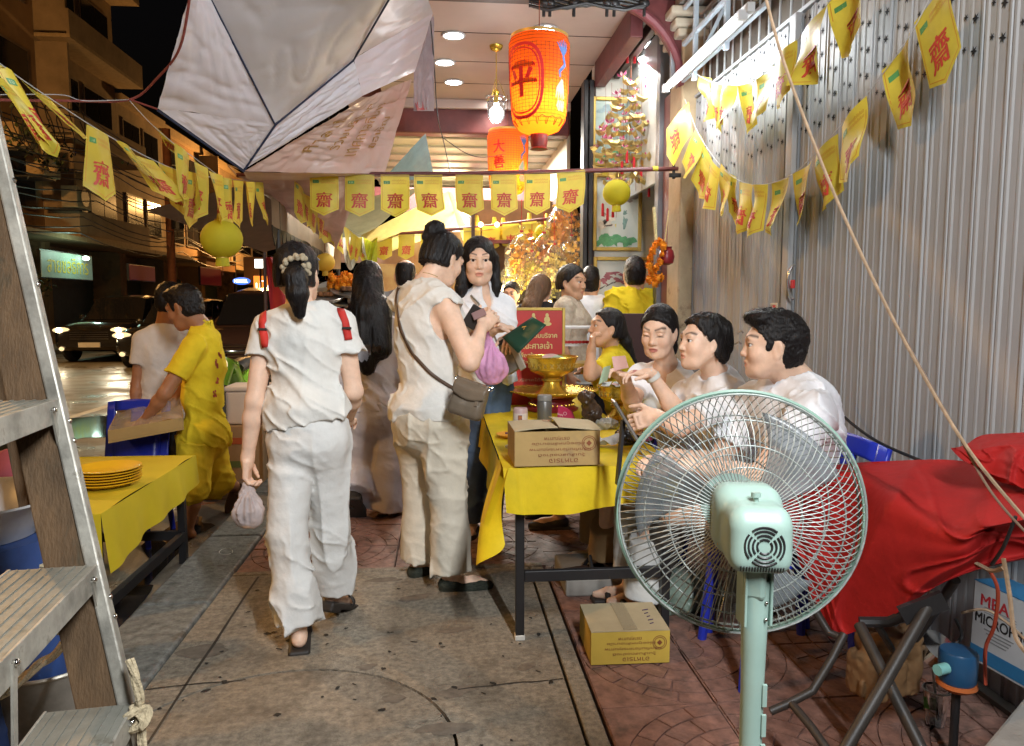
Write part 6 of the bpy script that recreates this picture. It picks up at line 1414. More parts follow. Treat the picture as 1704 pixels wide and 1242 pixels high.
def bowl(c, k, label, hz=1.0):
    t = thing('pedestal_bowl', label, 'bowl', c, 'gold pedestal bowls'); c = np.asarray(c)
    P_ = [(r, z*k*hz) for r, z in prof_bowl(k)]; MB().lathe(P_, c, 48, mod=lambda a, z: 1+(.018*math.cos(a*16) if z/(k*hz) < .10 else .006*math.cos(a*24))).build('bowl_body', M_gold, t, True, ang=50)
    m = MB(); m.lathe([(.118*k,.171*k*hz),(.121*k,.174*k*hz),(.118*k,.177*k*hz),(.115*k,.174*k*hz)], c, 48, cap=False); m.build('rolled_rim', M_gold, t, True)
    m = MB()
    for j in range(22):
        a = 2*math.pi*j/22; u = np.array((math.cos(a), math.sin(a), 0)); b = c+u*.107*k+np.array((0,0,.137*k*hz)); s = np.array((-u[1],u[0],0))
        m.obox(b, (unit(s+np.array((0,0,1.3))), u, unit(np.cross(s,u))), (.012*k,.0022,.004)); m.obox(b, (unit(-s+np.array((0,0,1.3))), u, unit(np.cross(s,u))), (.012*k,.0022,.004))
    stuff(m.build('embossed_band', M_goldp, t)); return t
bowl(cq+np.array((0,.0,.008)), 1.30, 'large gold pedestal bowl on the lace rimmed tray', 1.0)
cN = G(1028,700,ZT); cN = np.array((cN[0]+.02, cN[1]+.03, ZT)); tN = bowl(cN, 1.08, 'smaller gold pedestal bowl heaped with folded notes beside the phone', 1.0)
M_note = [mat('note_white', (.60,.60,.56), rough=.8), mat('note_green', (.30,.40,.28), rough=.8), mat('note_pink', (.60,.36,.32), rough=.8)]
rs = np.random.RandomState(4)
for k in range(18):
    a, r = rs.rand()*6.3, .085*math.sqrt(rs.rand())*1.2; c = cN+np.array((r*math.cos(a), r*math.sin(a), .183+.001*k)); R = unit(np.array((math.cos(a*3), math.sin(a*3), .2*rs.randn()))); S = unit(np.cross((0,0,1), R)); m = MB()
    m.grid(lambda u,v: c+R*(u-.5)*.055+S*(v-.5)*.034+np.array((0,0,.008*math.sin(u*3+k)+.004*v)), 3, 2); tag(m.build('bank_note', M_note[0 if k % 3 else 1 + k % 2], None, True), ('whitish','green','pink')[0 if k % 3 else 1 + k % 2]+' folded note lying in the smaller gold bowl', 'note', 'folded notes in the gold bowl')
for k, (px, py, mm, l) in enumerate(((903,588,2,'pinkish note standing in the large gold bowl'),(890,594,1,'green note laid across the large gold bowl'))):
    c = cq+np.array((-.01+.03*k, -.02, .222)); tag(MB().grid(lambda u,v: c+np.array((.10*(u-.5), .02*v+.02*(u-.5), .05*v*(.4+k*-.2)+.01*math.sin(u*3))), 6, 3).build('bank_note', M_note[mm], None, True), l, 'note', 'notes in the large gold bowl')
# thermos, can, fan-shaped card, bag of sweets, phone, wraps
def at(px, py, z=ZT): return G(px, py, z)
c = at(906,705); t = thing('thermos', 'grey steel thermos flask standing in front of the gold tray', 'flask', c); MB().lathe([(.0,0),(.037,0),(.039,.004),(.039,.115),(.036,.121),(.0,.121)], c, 28).build('flask_body', mat('grey_enamel', (.16,.155,.15), rough=.35, metal=.4, var=.05), t, True); MB().lathe([(.038,.123),(.0385,.145),(.036,.151),(.0,.151)], c, 28).build('cap', mat('grey_cap', (.24,.23,.22), rough=.4), t, True)
c = at(866,716); t = thing('drink_can', 'pale pink drink can with a dark label beside the thermos', 'can', c); MB().lathe([(.0,0),(.033,0),(.036,.006),(.036,.105),(.033,.112),(.0,.112)], c, 24).build('can_body', mat('pink_can', (.50,.36,.36), rough=.35, var=.06), t, True); MB().lathe([(.0365,.05),(.0365,.088)], c, 24, cap=False).build('label_band', mat('can_label', (.62,.55,.52), rough=.4), t, True)
vd = unit(np.array((-c[0], -c[1], 0))); s_ = np.array((vd[1], -vd[0], 0)); MB().obox(c+vd*.0372+np.array((0,0,.068))+s_*.002, (s_, (0,0,1), vd), (.010,.012,.0008)).build('dark_picture', mat('can_picture', (.05,.03,.12), rough=.4, col2=(.4,.15,.03), vs=60), t)
for z in (.022,.03,.040): MB().lathe([(.0366,z),(.0366,z+.003)], c, 24, cap=False).build('text_line', M_ink, t)
c = at(937,700); t = thing('red_paper_fan', 'crimson card fan with white lettering leaning against the tray stand', 'fan card', c)
MB().grid(lambda u,v: c+np.array((.10*(u-.5)*(1-.15*v)+.02, .01+.035*v+.015*u, .005+.070*v*(1-.55*u*u))), 10, 8).build('card', mat('crimson_card', (.42,.01,.06), rough=.45, var=.08), t, True, thick=.002); g = MB()
text(g, 'อิ่มบุญ', c+np.array((-.015,.012,.030)), (.9,.12,-.25), (0,.45,.9), .016, .03, .003); o_ = c+np.array((.012,.016,.036)); g.lathe([(.008,.0),(.0095,.0)], o_-np.array((0,.006,0)), 18, axis=(0,-1,.4), cap=False); g.build('white_print', mat('white_ink', (.7,.62,.62), rough=.6), t)
MB().grid(lambda u,v: at(955,708)+np.array((.05*(u-.5), .012*v, .006+.004*v)), 2, 2).build('white_tag', M_note[0], t, thick=.002)
c = at(985,708); t = thing('snack_bag', 'dark brown plastic bag of snacks between the two gold bowls', 'bag', c); G_ = SDF(c-np.array((.1,.1,.02)), c+np.array((.1,.1,.2)), .005); G_.ell(c+np.array((0,0,.055)), np.eye(3), (.055,.045,.06), .02); G_.cone(c+np.array((-.015,0,.10)), c+np.array((-.03,0,.145)), .03, .042, .02); G_.displace(lambda p: .008*vnoise(p*45,3)+.004*vnoise(p*110,4)); sdf_obj('bag_body', [G_.mesh()], mat('dark_brown_film', (.06,.035,.022), rough=.25, var=.5, vs=20), t)
c = at(1010,712); t = thing('clear_bag', 'crumpled clear plastic bag in front of the smaller gold bowl', 'bag', c); G_ = SDF(c-np.array((.1,.1,.02)), c+np.array((.12,.1,.1)), .005); G_.ell(c+np.array((.0,0,.02)), np.eye(3), (.06,.045,.028), .02); G_.displace(lambda p: .008*vnoise(p*50,6)+.005*vnoise(p*120,7)); sdf_obj('bag_body', [G_.mesh()], mat('milky_film', (.55,.55,.52), rough=.2, trans=.4, var=.2, ior=1.2), t)
c = at(1000,752); t = thing('black_bag', 'black plastic bag crumpled behind the carton near the phone', 'bag', at(1052,740)); c = at(1048,738); G_ = SDF(c-np.array((.1,.1,.02)), c+np.array((.12,.1,.14)), .005); G_.ell(c+np.array((.0,.0,.03)), np.eye(3), (.06,.05,.05), .02); G_.displace(lambda p: .010*vnoise(p*40,16)+.006*vnoise(p*100,17)); sdf_obj('bag_body', [G_.mesh()], mat('black_film', (.012,.012,.013), rough=.25, var=.2), t)
c = at(1015,748); t = thing('grey_cloth', 'grey crumpled paper between the carton and the black bag', 'paper', c); MB().grid(lambda u,v: c+np.array((-.08+.14*u, -.01+.10*v, .006+.035*abs(n1(u*3,v*3,5))+.02*u)), 16, 12).build('sheet', mat('grey_paper', (.34,.34,.33), rough=.8, var=.2), t, True)
a = W(1022,668,2.62); b = W(1062,735,2.50); S = unit(np.array((.10,.99,0))); t = thing('phone', 'black and silver phone propped up facing the seated man', 'phone', (a+b)/2); D = unit(b-a); Nn = unit(np.cross(D, S))
MB().obox((a+b)/2+S*.03, (D, S, Nn), (np.linalg.norm(b-a)/2, .045, .0045)).build('phone_body', mat('silver_edge', (.5,.5,.5), rough=.25, metal=.8), t, bevel=.003); MB().obox((a+b)/2+S*.03-Nn*.0052, (D, S, Nn), (np.linalg.norm(b-a)/2-.004, .042, .0004)).build('back_glass', mat('dark_phone_back', (.05,.055,.06), rough=.2), t); MB().obox((a+b)/2+S*.03+Nn*.0052, (D, S, Nn), (np.linalg.norm(b-a)/2-.004, .042, .0004)).build('screen', M_black, t)
MB().bar((a+b)/2+S*.03-Nn*.006, np.array(((a+b)[0]/2-.02, (a+b)[1]/2+.03, ZT)), .03, .01).build('prop_stand', M_black, t)
c = at(1078,735); tag(MB().ball(c+np.array((0,0,.012)), .014, 10, 6, (1.6,1,.8)).build('pink_clip', mat('pink_plastic', (.75,.12,.40), rough=.4), None, True), 'small pink clip on the table next to the phone', 'clip')
c = at(1000,632); t = thing('sauce_bottle', 'white bottle with red label and dark cap beside the woman counting money', 'bottle', c); MB().lathe([(0,0),(.026,0),(.027,.01),(.025,.05),(.015,.075),(.014,.09)], c, 20).build('bottle_body', mat('white_bottle', (.65,.65,.62), rough=.35), t, True); MB().lathe([(.015,.088),(.015,.108),(.0,.108)], c, 16).build('cap', mat('dark_blue_cap', (.02,.02,.06), rough=.4), t, True); MB().lathe([(.0278,.012),(.0268,.042)], c, 20, cap=False).build('label_band', mat('red_plastic', (.55,.02,.02)), t, True)
c = at(978,640); t = thing('laptop', 'grey open laptop lid behind the gold tray', 'laptop', c); MB().grid(lambda u,v: c+np.array((-.09+.17*u, .10+.02*v+.04*u, .004+.11*v)), 2, 2).build('lid', mat('silver_lid', (.52,.52,.50), rough=.4, metal=.2), t, thick=.006); MB().box(tuple(c+np.array((-.09,-.04,0))), tuple(c+np.array((.08,.10,.012)))).build('keyboard_base', mat('silver_lid', (.52,.52,.50)), t, bevel=.003)
c = at(1035,645); t = thing('glass_dish', 'steel rimmed glass dish holding yellow slips under the counting hands', 'dish', c); MB().lathe([(0,0),(.05,0),(.075,.045),(.078,.045),(.052,.004),(0,.004)], c, 28).build('dish_body', mat('clear_wrap2', (.7,.7,.65), rough=.08, trans=.8, var=0), t, True); MB().lathe([(.076,.044),(.079,.047),(.076,.049)], c, 28, cap=False).build('rim', M_chr, t, True)
m = MB(); m.ball(c+np.array((0,0,.022)), .045, 10, 6, (1,1,.4)); m.build('yellow_slips', mat('yellow_slip', (.6,.5,.05), rough=.7, var=.3, vs=40), t, True)
c = at(1062,628); t = thing('yellow_folder', 'yellow folded cloth bag on the table beside the counting woman', 'bag', c); MB().grid(lambda u,v: c+np.array((.09*(u-.4), .07*(v-.5), .01+.035*math.sin(math.pi*u)*math.sin(math.pi*v)+.004*n1(u*5,v*5))), 10, 8).build('bag_body', M_yc, t, True)
c = at(848,728); t = thing('orange_plate', 'orange plastic plate with a pen at the left edge of the yellow table', 'plate', c+np.array((0,.02,0))); MB().lathe([(0,0),(.05,0),(.072,.014),(.075,.014),(.052,.004),(0,.004)], c+np.array((.012,.02,0)), 30).build('plate_body', mat('orange_plastic', (.75,.32,.02), rough=.4), t, True); 
tag(MB().bar(c+np.array((-.02,0,.02)), c+np.array((.06,.03,.02)), .007, .007).build('pen', mat('dark_violet', (.06,.03,.08), rough=.4), None), 'dark pen resting on the orange plate', 'pen')
c = at(845,748); tag(MB().ball(c+np.array((.01,0,.012)), .02, 10, 6, (1.2,.8,.55)).build('tissue_ball', M_note[0], None, True), 'crumpled white tissue on the cloth by the carton', 'tissue')
c = at(1100,760); t = thing('yellow_booklet', 'yellow booklet open under the seated man\'s hands', 'booklet', c); MB().grid(lambda u,v: c+np.array((-.07+.16*u, -.02+.14*v-.05*u, .006+.006*math.sin(u*3))), 6, 4).build('page', mat('yellow_page', (.72,.66,.05), rough=.6), t, True, thick=.003)
# red notice board
t = thing('notice_board', 'red notice board with gold Thai lettering standing behind the gold bowl', 'sign', W(890,640,4.62)); a = W(846,517,4.62); b = W(936,660,4.60); Rr = unit(W(936,517,4.62)-a); Uu = np.array((0,0,1.)); w_ = np.linalg.norm(W(936,517,4.62)-a); h_ = a[2]-b[2]+.12; c = a+Rr*w_/2-Uu*h_/2; Nn = unit(np.cross(Rr, Uu))
MB().obox(c, (Rr, Uu, Nn), (w_/2, h_/2, .008)).build('panel', mat('red_board', (.50,.025,.018), rough=.4, var=.08), t)
for s in (-1,1): MB().obox(c+Rr*s*(w_/2+.008)+Nn*.002, (Rr,Uu,Nn), (.009,h_/2+.018,.012)).build('frame_rail', M_goldp, t, bevel=.003); MB().obox(c+Uu*s*(h_/2+.009)+Nn*.002, (Rr,Uu,Nn), (w_/2-.002,.009,.0115)).build('frame_rail', M_goldp, t, bevel=.003)
g = MB(); top = c+Uu*h_/2
for s, dy, hh, ww in (('ขอเชิญร่วมบริจาค',.155,.042,.80),('คณะศาลเจ้า',.215,.045,.62),('เพื่อสร้างอาคาร',.275,.030,.62),('ร่วมทำบุญ',.320,.026,.50)): text(MB(), s, top-Uu*dy, Rr, Uu, hh, w_*ww, .0095, bold=.02).build('gold_lettering', mat('gold_letters', (.70,.55,.20), rough=.4, var=.1), t)
g = MB()
for s, dy, ww in (('บริจาคได้ที่โต๊ะ',.43,.66),('ขออนุโมทนา',.47,.55)): text(g, s, top-Uu*dy, Rr, Uu, .022, w_*ww, .0095)
g.build('small_lettering', mat('cream_letters', (.65,.45,.30), rough=.5), t)
for q in (-1,1):   # pair of seated figures printed at the head of the board
    m = MB(); o_ = top+Rr*(.03+q*.042)-Uu*.075
    for (dx, dz, rx, rz) in ((0,.045,.010,.014),(0,.018,.018,.022),(0,-.008,.028,.012)): m.add([o_+Nn*.0095+Rr*dx+Uu*dz]+[o_+Nn*.0095+Rr*(dx+rx*math.cos(k*math.pi/8))+Uu*(dz+rz*math.sin(k*math.pi/8)) for k in range(16)], [(0,1+k,1+(k+1)%16) for k in range(16)])
    m.build('seated_figure_print', mat('gold_letters', (.7,.55,.2)), t)
for s in (-1,1): MB().obox(c+Rr*s*w_*.35-Uu*(h_/2+.30)+Nn*-.02, (Rr,Uu,Nn), (.015,.30,.012)).build('easel_leg', M_brown, t)
# ------------------------------------------------------------------ under and behind the table
def chair(c, rot, label, col='blue'):
    """moulded plastic chair facing local +y"""
    m_ = mat('blue_plastic', (.018,.035,.42), rough=.32, var=.06, vs=8); t = thing('plastic_chair', label, 'chair', c, 'blue plastic chairs'); ca, sa = math.cos(rot), math.sin(rot)
    X = lambda x, y, z: (c[0]+x*ca-y*sa, c[1]+x*sa+y*ca, c[2]+z)
    def bb(mb, nm, **k): mb.v = [X(*v) for v in mb.v]; return mb.build(nm, m_, t, **k)
    bb(MB().grid(lambda u,v: (-.20+.40*u, -.19+.40*v, .44-.012*math.sin(math.pi*u)*math.sin(math.pi*v)), 8, 8), 'seat', smooth=True, thick=.012)
    hole = MB(); P = []
    def back(u, v): return (-.20+.40*u+(0), -.20-.10*v-.02*math.sin(math.pi*u)*-1, .45+.40*v+.02*math.sin(math.pi*u)*v)
    for (u0,u1,v0,v1) in ((0,.13,0,1),(.87,1,0,1),(.13,.87,.84,1),(.13,.87,.0,.58),(.40,.60,.58,.84)):
        hole.grid(lambda u,v: back(u0+(u1-u0)*u, v0+(v1-v0)*v), 6, 6)
    bb(hole, 'backrest', smooth=True, thick=.016)
    for sx in (-1,1):
        for sy in (-1,1): q = MB(); q.tube([(sx*.18,sy*.17,.44),(sx*.21,sy*.21,.0)], [.026,.018], 8); bb(q, 'leg', smooth=True)
    return t
chair((1.25, 2.62, .0), math.radians(90), 'blue plastic chair behind the man in the white T-shirt by the fan')
chair((1.30, 3.10, .0), math.radians(90), 'blue plastic chair of the woman with the pinned up hair')
chair((1.28, 3.62, .0), math.radians(90), 'blue plastic chair of the woman with the wrist watch')
p = G(1175,1070,0); t = thing('plastic_bag', 'pale green and white plastic bags on the pavers under the table end', 'bag', (1.05,3.12,0)); G_ = SDF((.78,2.9,-.01), (1.32,3.4,.26), .008); G_.ell((1.05,3.14,.07), np.eye(3), (.20,.13,.10), .03); G_.ell((.95,3.10,.12), np.eye(3), (.10,.09,.08), .03); G_.displace(lambda p: .014*vnoise(p*22,3)+.007*vnoise(p*60,4)); G_.plane((0,0,.003), (0,0,-1)); sdf_obj('bag_body', [G_.mesh()], mat('pale_green_film', (.36,.44,.36), rough=.3, var=.5, vs=9, col2=(.10,.16,.12)), t)
t = thing('foam_plinth', 'low white foam slab under the table with sandals on it', 'box', (.75,3.42,0)); MB().box((.56,3.30,.0),(1.02,3.66,.085)).build('slab', mat('dirty_foam', (.30,.28,.25), rough=.9, var=.2), t, bevel=.01)
for k, (x, y_, r) in enumerate(((.66,3.38,.3),(.80,3.40,-.2))):
    t = thing('sandal', ('dark strap sandal on the foam slab, tipped on its side, left one','dark strap sandal on the foam slab, right one')[k], 'sandal', (x,y_,.086), 'dark sandals under the table'); ca, sa = math.cos(r), math.sin(r); m = MB(); m.obox((x,y_,.098), ((ca,sa,0),(-sa,ca,0),(0,0,1)), (.115,.042,.012)); m.build('sole', M_brown, t, bevel=.01)
    m = MB(); m.tube([(x+.02*ca+.045*sa,y_+.02*sa-.045*ca,.10),(x+.03*ca,y_+.03*sa,.16),(x+.02*ca-.045*sa,y_+.02*sa+.045*ca,.10)], .011, 6); m.build('strap', M_black, t, True)
# ------------------------------------------------------------------ pedestal fan, seen from behind
M_mint = mat('mint_plastic', (.27,.38,.33), rough=.40, var=.08, vs=6, coat=.2, stain=(.27,.36,.31), stain_s=5); M_wireg = mat('fan_wire', (.30,.32,.30), rough=.5, metal=.5, var=.4, vs=40); M_blade = mat('smoky_blade', (.17,.19,.20), rough=.25, alpha=.58, var=0)
FC = W(1229,852,1.46); FM = W(1266,896,1.255); ax = unit(FC-FM); fS, fU, _ = frame(ax); fU = unit(np.cross(fS, ax)); RF = .236
fan = thing('pedestal_fan', 'mint green pedestal fan seen from behind, in front of the seated man', 'fan', (FM[0], FM[1], 0))
rp = lambda a, r, z: FC+ax*z+(fS*math.cos(a)+fU*math.sin(a))*r
def ring(r, z, rad, nm, n=64, m=M_wireg): o = MB().tube([rp(2*math.pi*k/n, r, z) for k in range(n+1)], rad, 6, False).build(nm, m, fan, True); return o
ring(RF, 0, .0052, 'outer_rim', 80, mat('rim_green', (.16,.25,.20), rough=.4)); ring(RF-.004, -.022, .0022, 'rear_rim'); ring(RF-.004, .022, .0022, 'front_rim')
def guard(sgn, nm, tw, n):
    m = MB()
    for k in range(n):
        a = 2*math.pi*k/n; P = []
        for q in (0,.2,.4,.6,.75,.88,.96,1): 
            r = .062+(RF-.062)*q; z = sgn*(.085*(1-q**3.2)); P.append(rp(a+tw*(q**2.2), r, z))
        m.tube(P, .00105, 4, False)
    return stuff(m.build(nm, M_wireg, fan, True))
guard(-1, 'rear_guard_wires', .17, 96); guard(1, 'front_guard_wires', -.17, 96)
for r, z in ((.10,-.083),(.14,-.077),(.185,-.052)): ring(r, z, .0015, 'rear_guard_ring')
for r, z in ((.10,.083),(.14,.077),(.185,.052)): ring(r, z, .0015, 'front_guard_ring')
MB().lathe([(0,.0),(.062,.0),(.062,.008),(0,.012)], FC+ax*.082, 32, axis=ax).build('front_badge', M_mint, fan, True)
for k in range(3):
    a0 = 2*math.pi*k/3+.5; MB().grid(lambda u,v: rp(a0+(.95*u-.35)*(.55+.45*v)+.25*v, .035+.165*v**.9, (u-.5)*.045*(1-.35*v)), 12, 12).build('blade', M_blade, fan, True, thick=.002)
MB().lathe([(.036,-.03),(.040,.01),(.030,.03),(0,.034)], FC, 24, axis=ax).build('hub', M_mint, fan, True)
hc_ = FM+ax*.075; G_ = SDF(hc_-.16, hc_+.16, .0035); HRm = np.stack([fS, fU, ax])
G_.rbox(FM+ax*.066, HRm, (.051,.053,.078), .026, 0); G_.rbox(FM+ax*.12+fU*.012-fS*.006, HRm, (.058,.061,.05), .030, .025); G_.rbox(FM+ax*.03-fU*.012, HRm, (.049,.047,.045), .020, .015); sdf_obj('motor_housing', [G_.mesh()], M_mint, fan)
from mathutils.bvhtree import BVHTree as _BT
_fo = bpy.data.objects['motor_housing']; _fw = wloc(_fo); _fb = _BT.FromPolygons([tuple(np.array(q.co)+_fw) for q in _fo.data.vertices], [tuple(q.vertices) for q in _fo.data.polygons])
def rear(x, y_, lift=.0008):
    o_ = FM-ax*.15+fS*x+fU*y_; h_ = _fb.ray_cast(Vector(tuple(o_)), Vector(tuple(ax))); return (np.array(h_[0]) if h_[0] is not None else FM)-ax*lift
for r in (.012,.019,.026,.032):
    for k in range(4):
        a0 = math.pi/4+k*math.pi/2+.12; a1 = a0+math.pi/2-.24; MB().tube([rear(.003+math.cos(a)*r, -.010+math.sin(a)*r) for a in np.linspace(a0, a1, 8)], .0019, 5).build('vent_slot', M_black, fan)
for k in range(16): MB().tube([rear(-.034+.0046*k, -.045), rear(-.034+.0046*k, -.054)], .0014, 5).build('vent_slit', M_black, fan)
kb = FM+ax*.045+fU*.043; MB().cyl(kb, kb+fU*.020, .0045, 10).build('swing_knob', M_mint, fan, True); MB().cyl(kb+fU*.018, kb+fU*.026, .0085, 12).build('knob_cap', M_mint, fan, True); MB().lathe([(.007,0),(.011,.001)], kb+fU*.0015, 16, axis=fU, cap=False).build('knob_slot', M_black, fan)
sp_ = FM+ax*.095-fS*.0535-fU*.004; m = MB(); pts_ = [(-.026,-.030),(.026,-.030),(.026,.008)]+[(.026*math.cos(a), .008+.022*math.sin(a)) for a in np.linspace(0, math.pi, 9)]+[(-.026,.008)]; 
lab = MB().prism([sp_+ax*u*.62+fU*v-fS*.004 for u, v in pts_], -fS*.0015).build('rating_label', mat('label_yellow', (.62,.36,.03), rough=.5), fan); MB().obox(sp_-fS*.0062+fU*.008, (ax, fU, -fS), (.011,.008,.0004)).build('label_dial', mat('label_green', (.06,.18,.10), rough=.5), lab); MB().obox(sp_-fS*.0062-fU*.016, (ax, fU, -fS), (.012,.008,.0004)).build('label_figure', mat('label_dark', (.10,.06,.02), rough=.5, col2=(.5,.35,.1), vs=200), lab)
nb = FM+ax*.035-fU*.056; pb = np.array((nb[0]+.002, nb[1]+.004, 0)); zt = nb[2]-.005
m = MB(); m.bar(nb+fU*.02, (pb[0],pb[1],zt-.05), .040, .050); m.build('tilt_neck', M_mint, fan, bevel=.008)
MB().bar((pb[0]-.024,pb[1]-.0,zt-.10), (pb[0]-.024,pb[1],zt+.018), .005, .040, (0,1,0)).build('neck_cheek', M_mint, fan, bevel=.002); MB().bar((pb[0]+.022,pb[1],zt-.10), (pb[0]+.022,pb[1],zt+.010), .005, .040, (0,1,0)).build('neck_cheek', M_mint, fan, bevel=.002)
MB().lathe([(.0,.02),(.0185,.02),(.0198,zt-.22),(.0215,zt-.14),(.0245,zt-.03),(.023,zt-.02),(0,zt-.02)], (pb[0],pb[1],0), 28).build('pole', M_mint, fan, True, ang=50)
for z in (.055,.085): MB().ball((pb[0]+.010,pb[1]-.0235,zt-z), .0034, 8, 6).build('screw', M_chr, fan, True)
for k in range(7): MB().box((pb[0]+.010,pb[1]-.0212,zt-.20-.055*k-.045),(pb[0]+.0185,pb[1]-.0160,zt-.20-.055*k-.004)).build('height_notch', M_mint, fan, bevel=.001)
MB().lathe([(.021,-.055),(.026,-.05),(.028,-.012),(.028,.0),(.026,.014),(.021,.018)], (pb[0],pb[1],zt-.385), 28).build('height_collar', mat('aqua_plastic', (.22,.52,.50), rough=.3), fan, True, ang=50)
MB().bar((pb[0]-.03,pb[1],zt-.385), (pb[0]-.052,pb[1]-.005,zt-.372), .012, .014).build('clamp_screw', M_black, fan); MB().cyl((pb[0],pb[1],.05), (pb[0],pb[1],zt-.43), .024, 24).build('lower_pole', M_mint, fan, True); MB().lathe([(0,0),(.19,0),(.19,.018),(.12,.035),(.05,.06),(.034,.09),(0,.09)], (pb[0],pb[1],0), 40).build('base', M_mint, fan, True)
# ------------------------------------------------------------------ red cloth over the trestle table at the right
M_rc = mat('red_cloth', (.34,.014,.013), rough=.75, var=.18, vs=7, bump=.25, bs=40, spec=.25, stain=(.24,.012,.01), stain_s=5, stain_t=.58)
def spline_grid(rows, nu, nv, A, seed):
    Pt = np.array([[W(*q) for q in r] for r in rows]); R_, C_ = Pt.shape[:2]
    def cr(P, t_):
        n = len(P)-1; x = min(t_*n, n-1e-6); i = int(x); f = x-i; p0, p1, p2, p3 = P[max(i-1,0)], P[i], P[min(i+1,n)], P[min(i+2,n)]
        return .5*((2*p1)+(-p0+p2)*f+(2*p0-5*p1+4*p2-p3)*f*f+(-p0+3*p1-3*p2+p3)*f**3)
    def fn(u, v):
        p = cr([cr(Pt[r], u) for r in range(R_)], v); w = unit(C_P-p); r1 = (1-abs(n1(u*4+seed+v*1.6, v*1.6, seed)))**5; r2 = (1-abs(n1(u*7-v*4+seed, v*4+u, seed+3)))**7
        return p+w*A*(r1+.5*r2-.6)
    return MB().grid(fn, nu, nv)
rt = thing('trestle_table', 'black X-legged folding table under the red cloth', 'table', (1.45,2.1,0)); MB().box((1.50,2.02,.66),(1.84,2.50,.68)).build('table_top', M_brown, rt)
rows = [[(1255,800,2.62),(1320,782,2.62),(1420,771,2.58),(1490,767,2.54),(1570,765,2.45),(1650,772,2.30),(1740,775,2.15)],
        [(1275,815,2.55),(1330,805,2.52),(1412,792,2.44),(1490,822,2.22),(1575,868,2.02),(1640,868,1.93),(1740,830,1.85)],
        [(1305,870,2.52),(1345,870,2.50),(1405,870,2.40),(1480,890,2.18),(1590,912,1.96),(1650,880,1.93),(1740,880,1.88)],
        [(1335,950,2.50),(1365,960,2.46),(1405,965,2.36),(1490,960,2.15),(1590,938,1.99),(1660,915,1.96),(1740,905,1.92)],
        [(1366,1040,2.48),(1382,1062,2.42),(1410,1056,2.34),(1490,1022,2.17),(1560,975,2.05),(1640,945,1.98),(1740,925,1.95)]]
o = spline_grid(rows, 110, 90, .042, 21).build('red_tablecloth', M_rc, None, True, ang=180); tag(o, 'crumpled red cloth thrown over the trestle table at the right', 'tablecloth')
rows = [[(1596,752,2.30),(1630,726,2.35),(1680,721,2.30),(1750,718,2.20)],[(1582,746,2.20),(1622,748,2.16),(1680,742,2.10),(1750,745,2.0)],[(1604,768,2.12),(1640,782,2.08),(1690,778,2.0),(1750,785,1.92)],[(1622,770,2.14),(1660,800,2.05),(1700,812,1.96),(1750,835,1.90)]]
o = spline_grid(rows, 60, 44, .04, 33).build('red_cloth_bundle', M_rc, None, True, ang=180); tag(o, 'bundled red cloth heaped up at the back of the red covered table', 'cloth')
rows = [[(1690,800,1.95),(1720,790,1.93),(1760,780,1.9)],[(1680,850,1.92),(1720,850,1.9),(1760,850,1.85)],[(1612,955,2.02),(1690,935,1.95),(1760,925,1.9)]]
def xleg(y_):
    def P(px, py): return AY(px, py, y_)
    return P
legs = [([(1350,1005,2.30),(1378,1052,2.28),(1400,1062,2.25)],.013),([(1555,990,2.05),(1470,1140,1.95),(1405,1250,1.9)],.016),([(1430,1040,2.15),(1480,1140,2.0),(1535,1250,1.9)],.016),([(1405,1055,2.2),(1385,1095,2.18),(1352,1150,2.15),(1310,1172,2.15),(1282,1184,2.15)],.012),([(1318,1172,2.14),(1350,1210,2.05),(1385,1260,1.98)],.012),([(1460,1040,2.2),(1490,1090,2.2),(1420,1230,2.2)],.012),([(1590,965,2.1),(1560,1010,2.2),(1510,1080,2.3)],.014)]
for pts_, r in legs: MB().tube([W(*q) for q in pts_], r, 10).build('leg', mat('worn_black_steel', (.030,.024,.020), rough=.5, var=.3, vs=20), rt, True)
MB().bar(W(1500,1025,2.05), W(1572,998,2.02), .02, .05).build('hinge_plate', M_black, rt)
MB().tube([W(1430,1035,2.2),W(1480,1035,2.18),W(1530,1012,2.12)], .016, 8).build('cross_tube', M_black, rt, True)
# microphone carton
t = thing('microphone_carton', 'white and blue microphone carton standing by the gate under the red cloth', 'box', W(1655,1040,2.35)); a = W(1622,965,2.45); b = W(1740,1010,2.20); Rm = unit((b-a)*np.array((1,1,0))); Um = unit(np.array((.05,.05,1))); Nm = unit(np.cross(Rm, Um)); wq, hq, dq = .30, .26, .13; c = a+Rm*wq/2-Um*hq/2-Nm*dq/2
MB().obox(c, (Rm, Um, Nm), (wq/2, hq/2, dq/2)).build('box_body', mat('white_carton', (.50,.50,.50), rough=.55, var=.08), t, bevel=.003); MB().obox(c+Um*(hq/2+.0015), (Rm,Um,Nm), (wq/2+.001,.001,dq/2+.001)).build('lid_panel', mat('blue_carton', (.03,.17,.35), rough=.5), t); g = MB(); f = c+Nm*(dq/2)
text(g, 'MBA', f-Rm*wq*.22+Um*hq*.30, Rm, Um, .036, .105, .0008, bold=.03); g.build('red_lettering', mat('red_print', (.50,.03,.04), rough=.6), t); g = MB(); text(g, 'MICROPHONE', f-Rm*wq*.02+Um*hq*.07, Rm, Um, .034, .26, .0008, bold=.03); g.build('dark_lettering', M_black, t); g = MB()
for k in range(4): g.obox(f-Rm*wq*.15-Um*(.012+.011*k)+Nm*.0006, (Rm,Um,Nm), (.055-.008*k,.0022,.0003))
for k in range(3): g.obox(f-Rm*wq*.15+Um*(.050+.008*k-.008)+Nm*.0006, (Rm,Um,Nm), (.06,.0012,.0003))
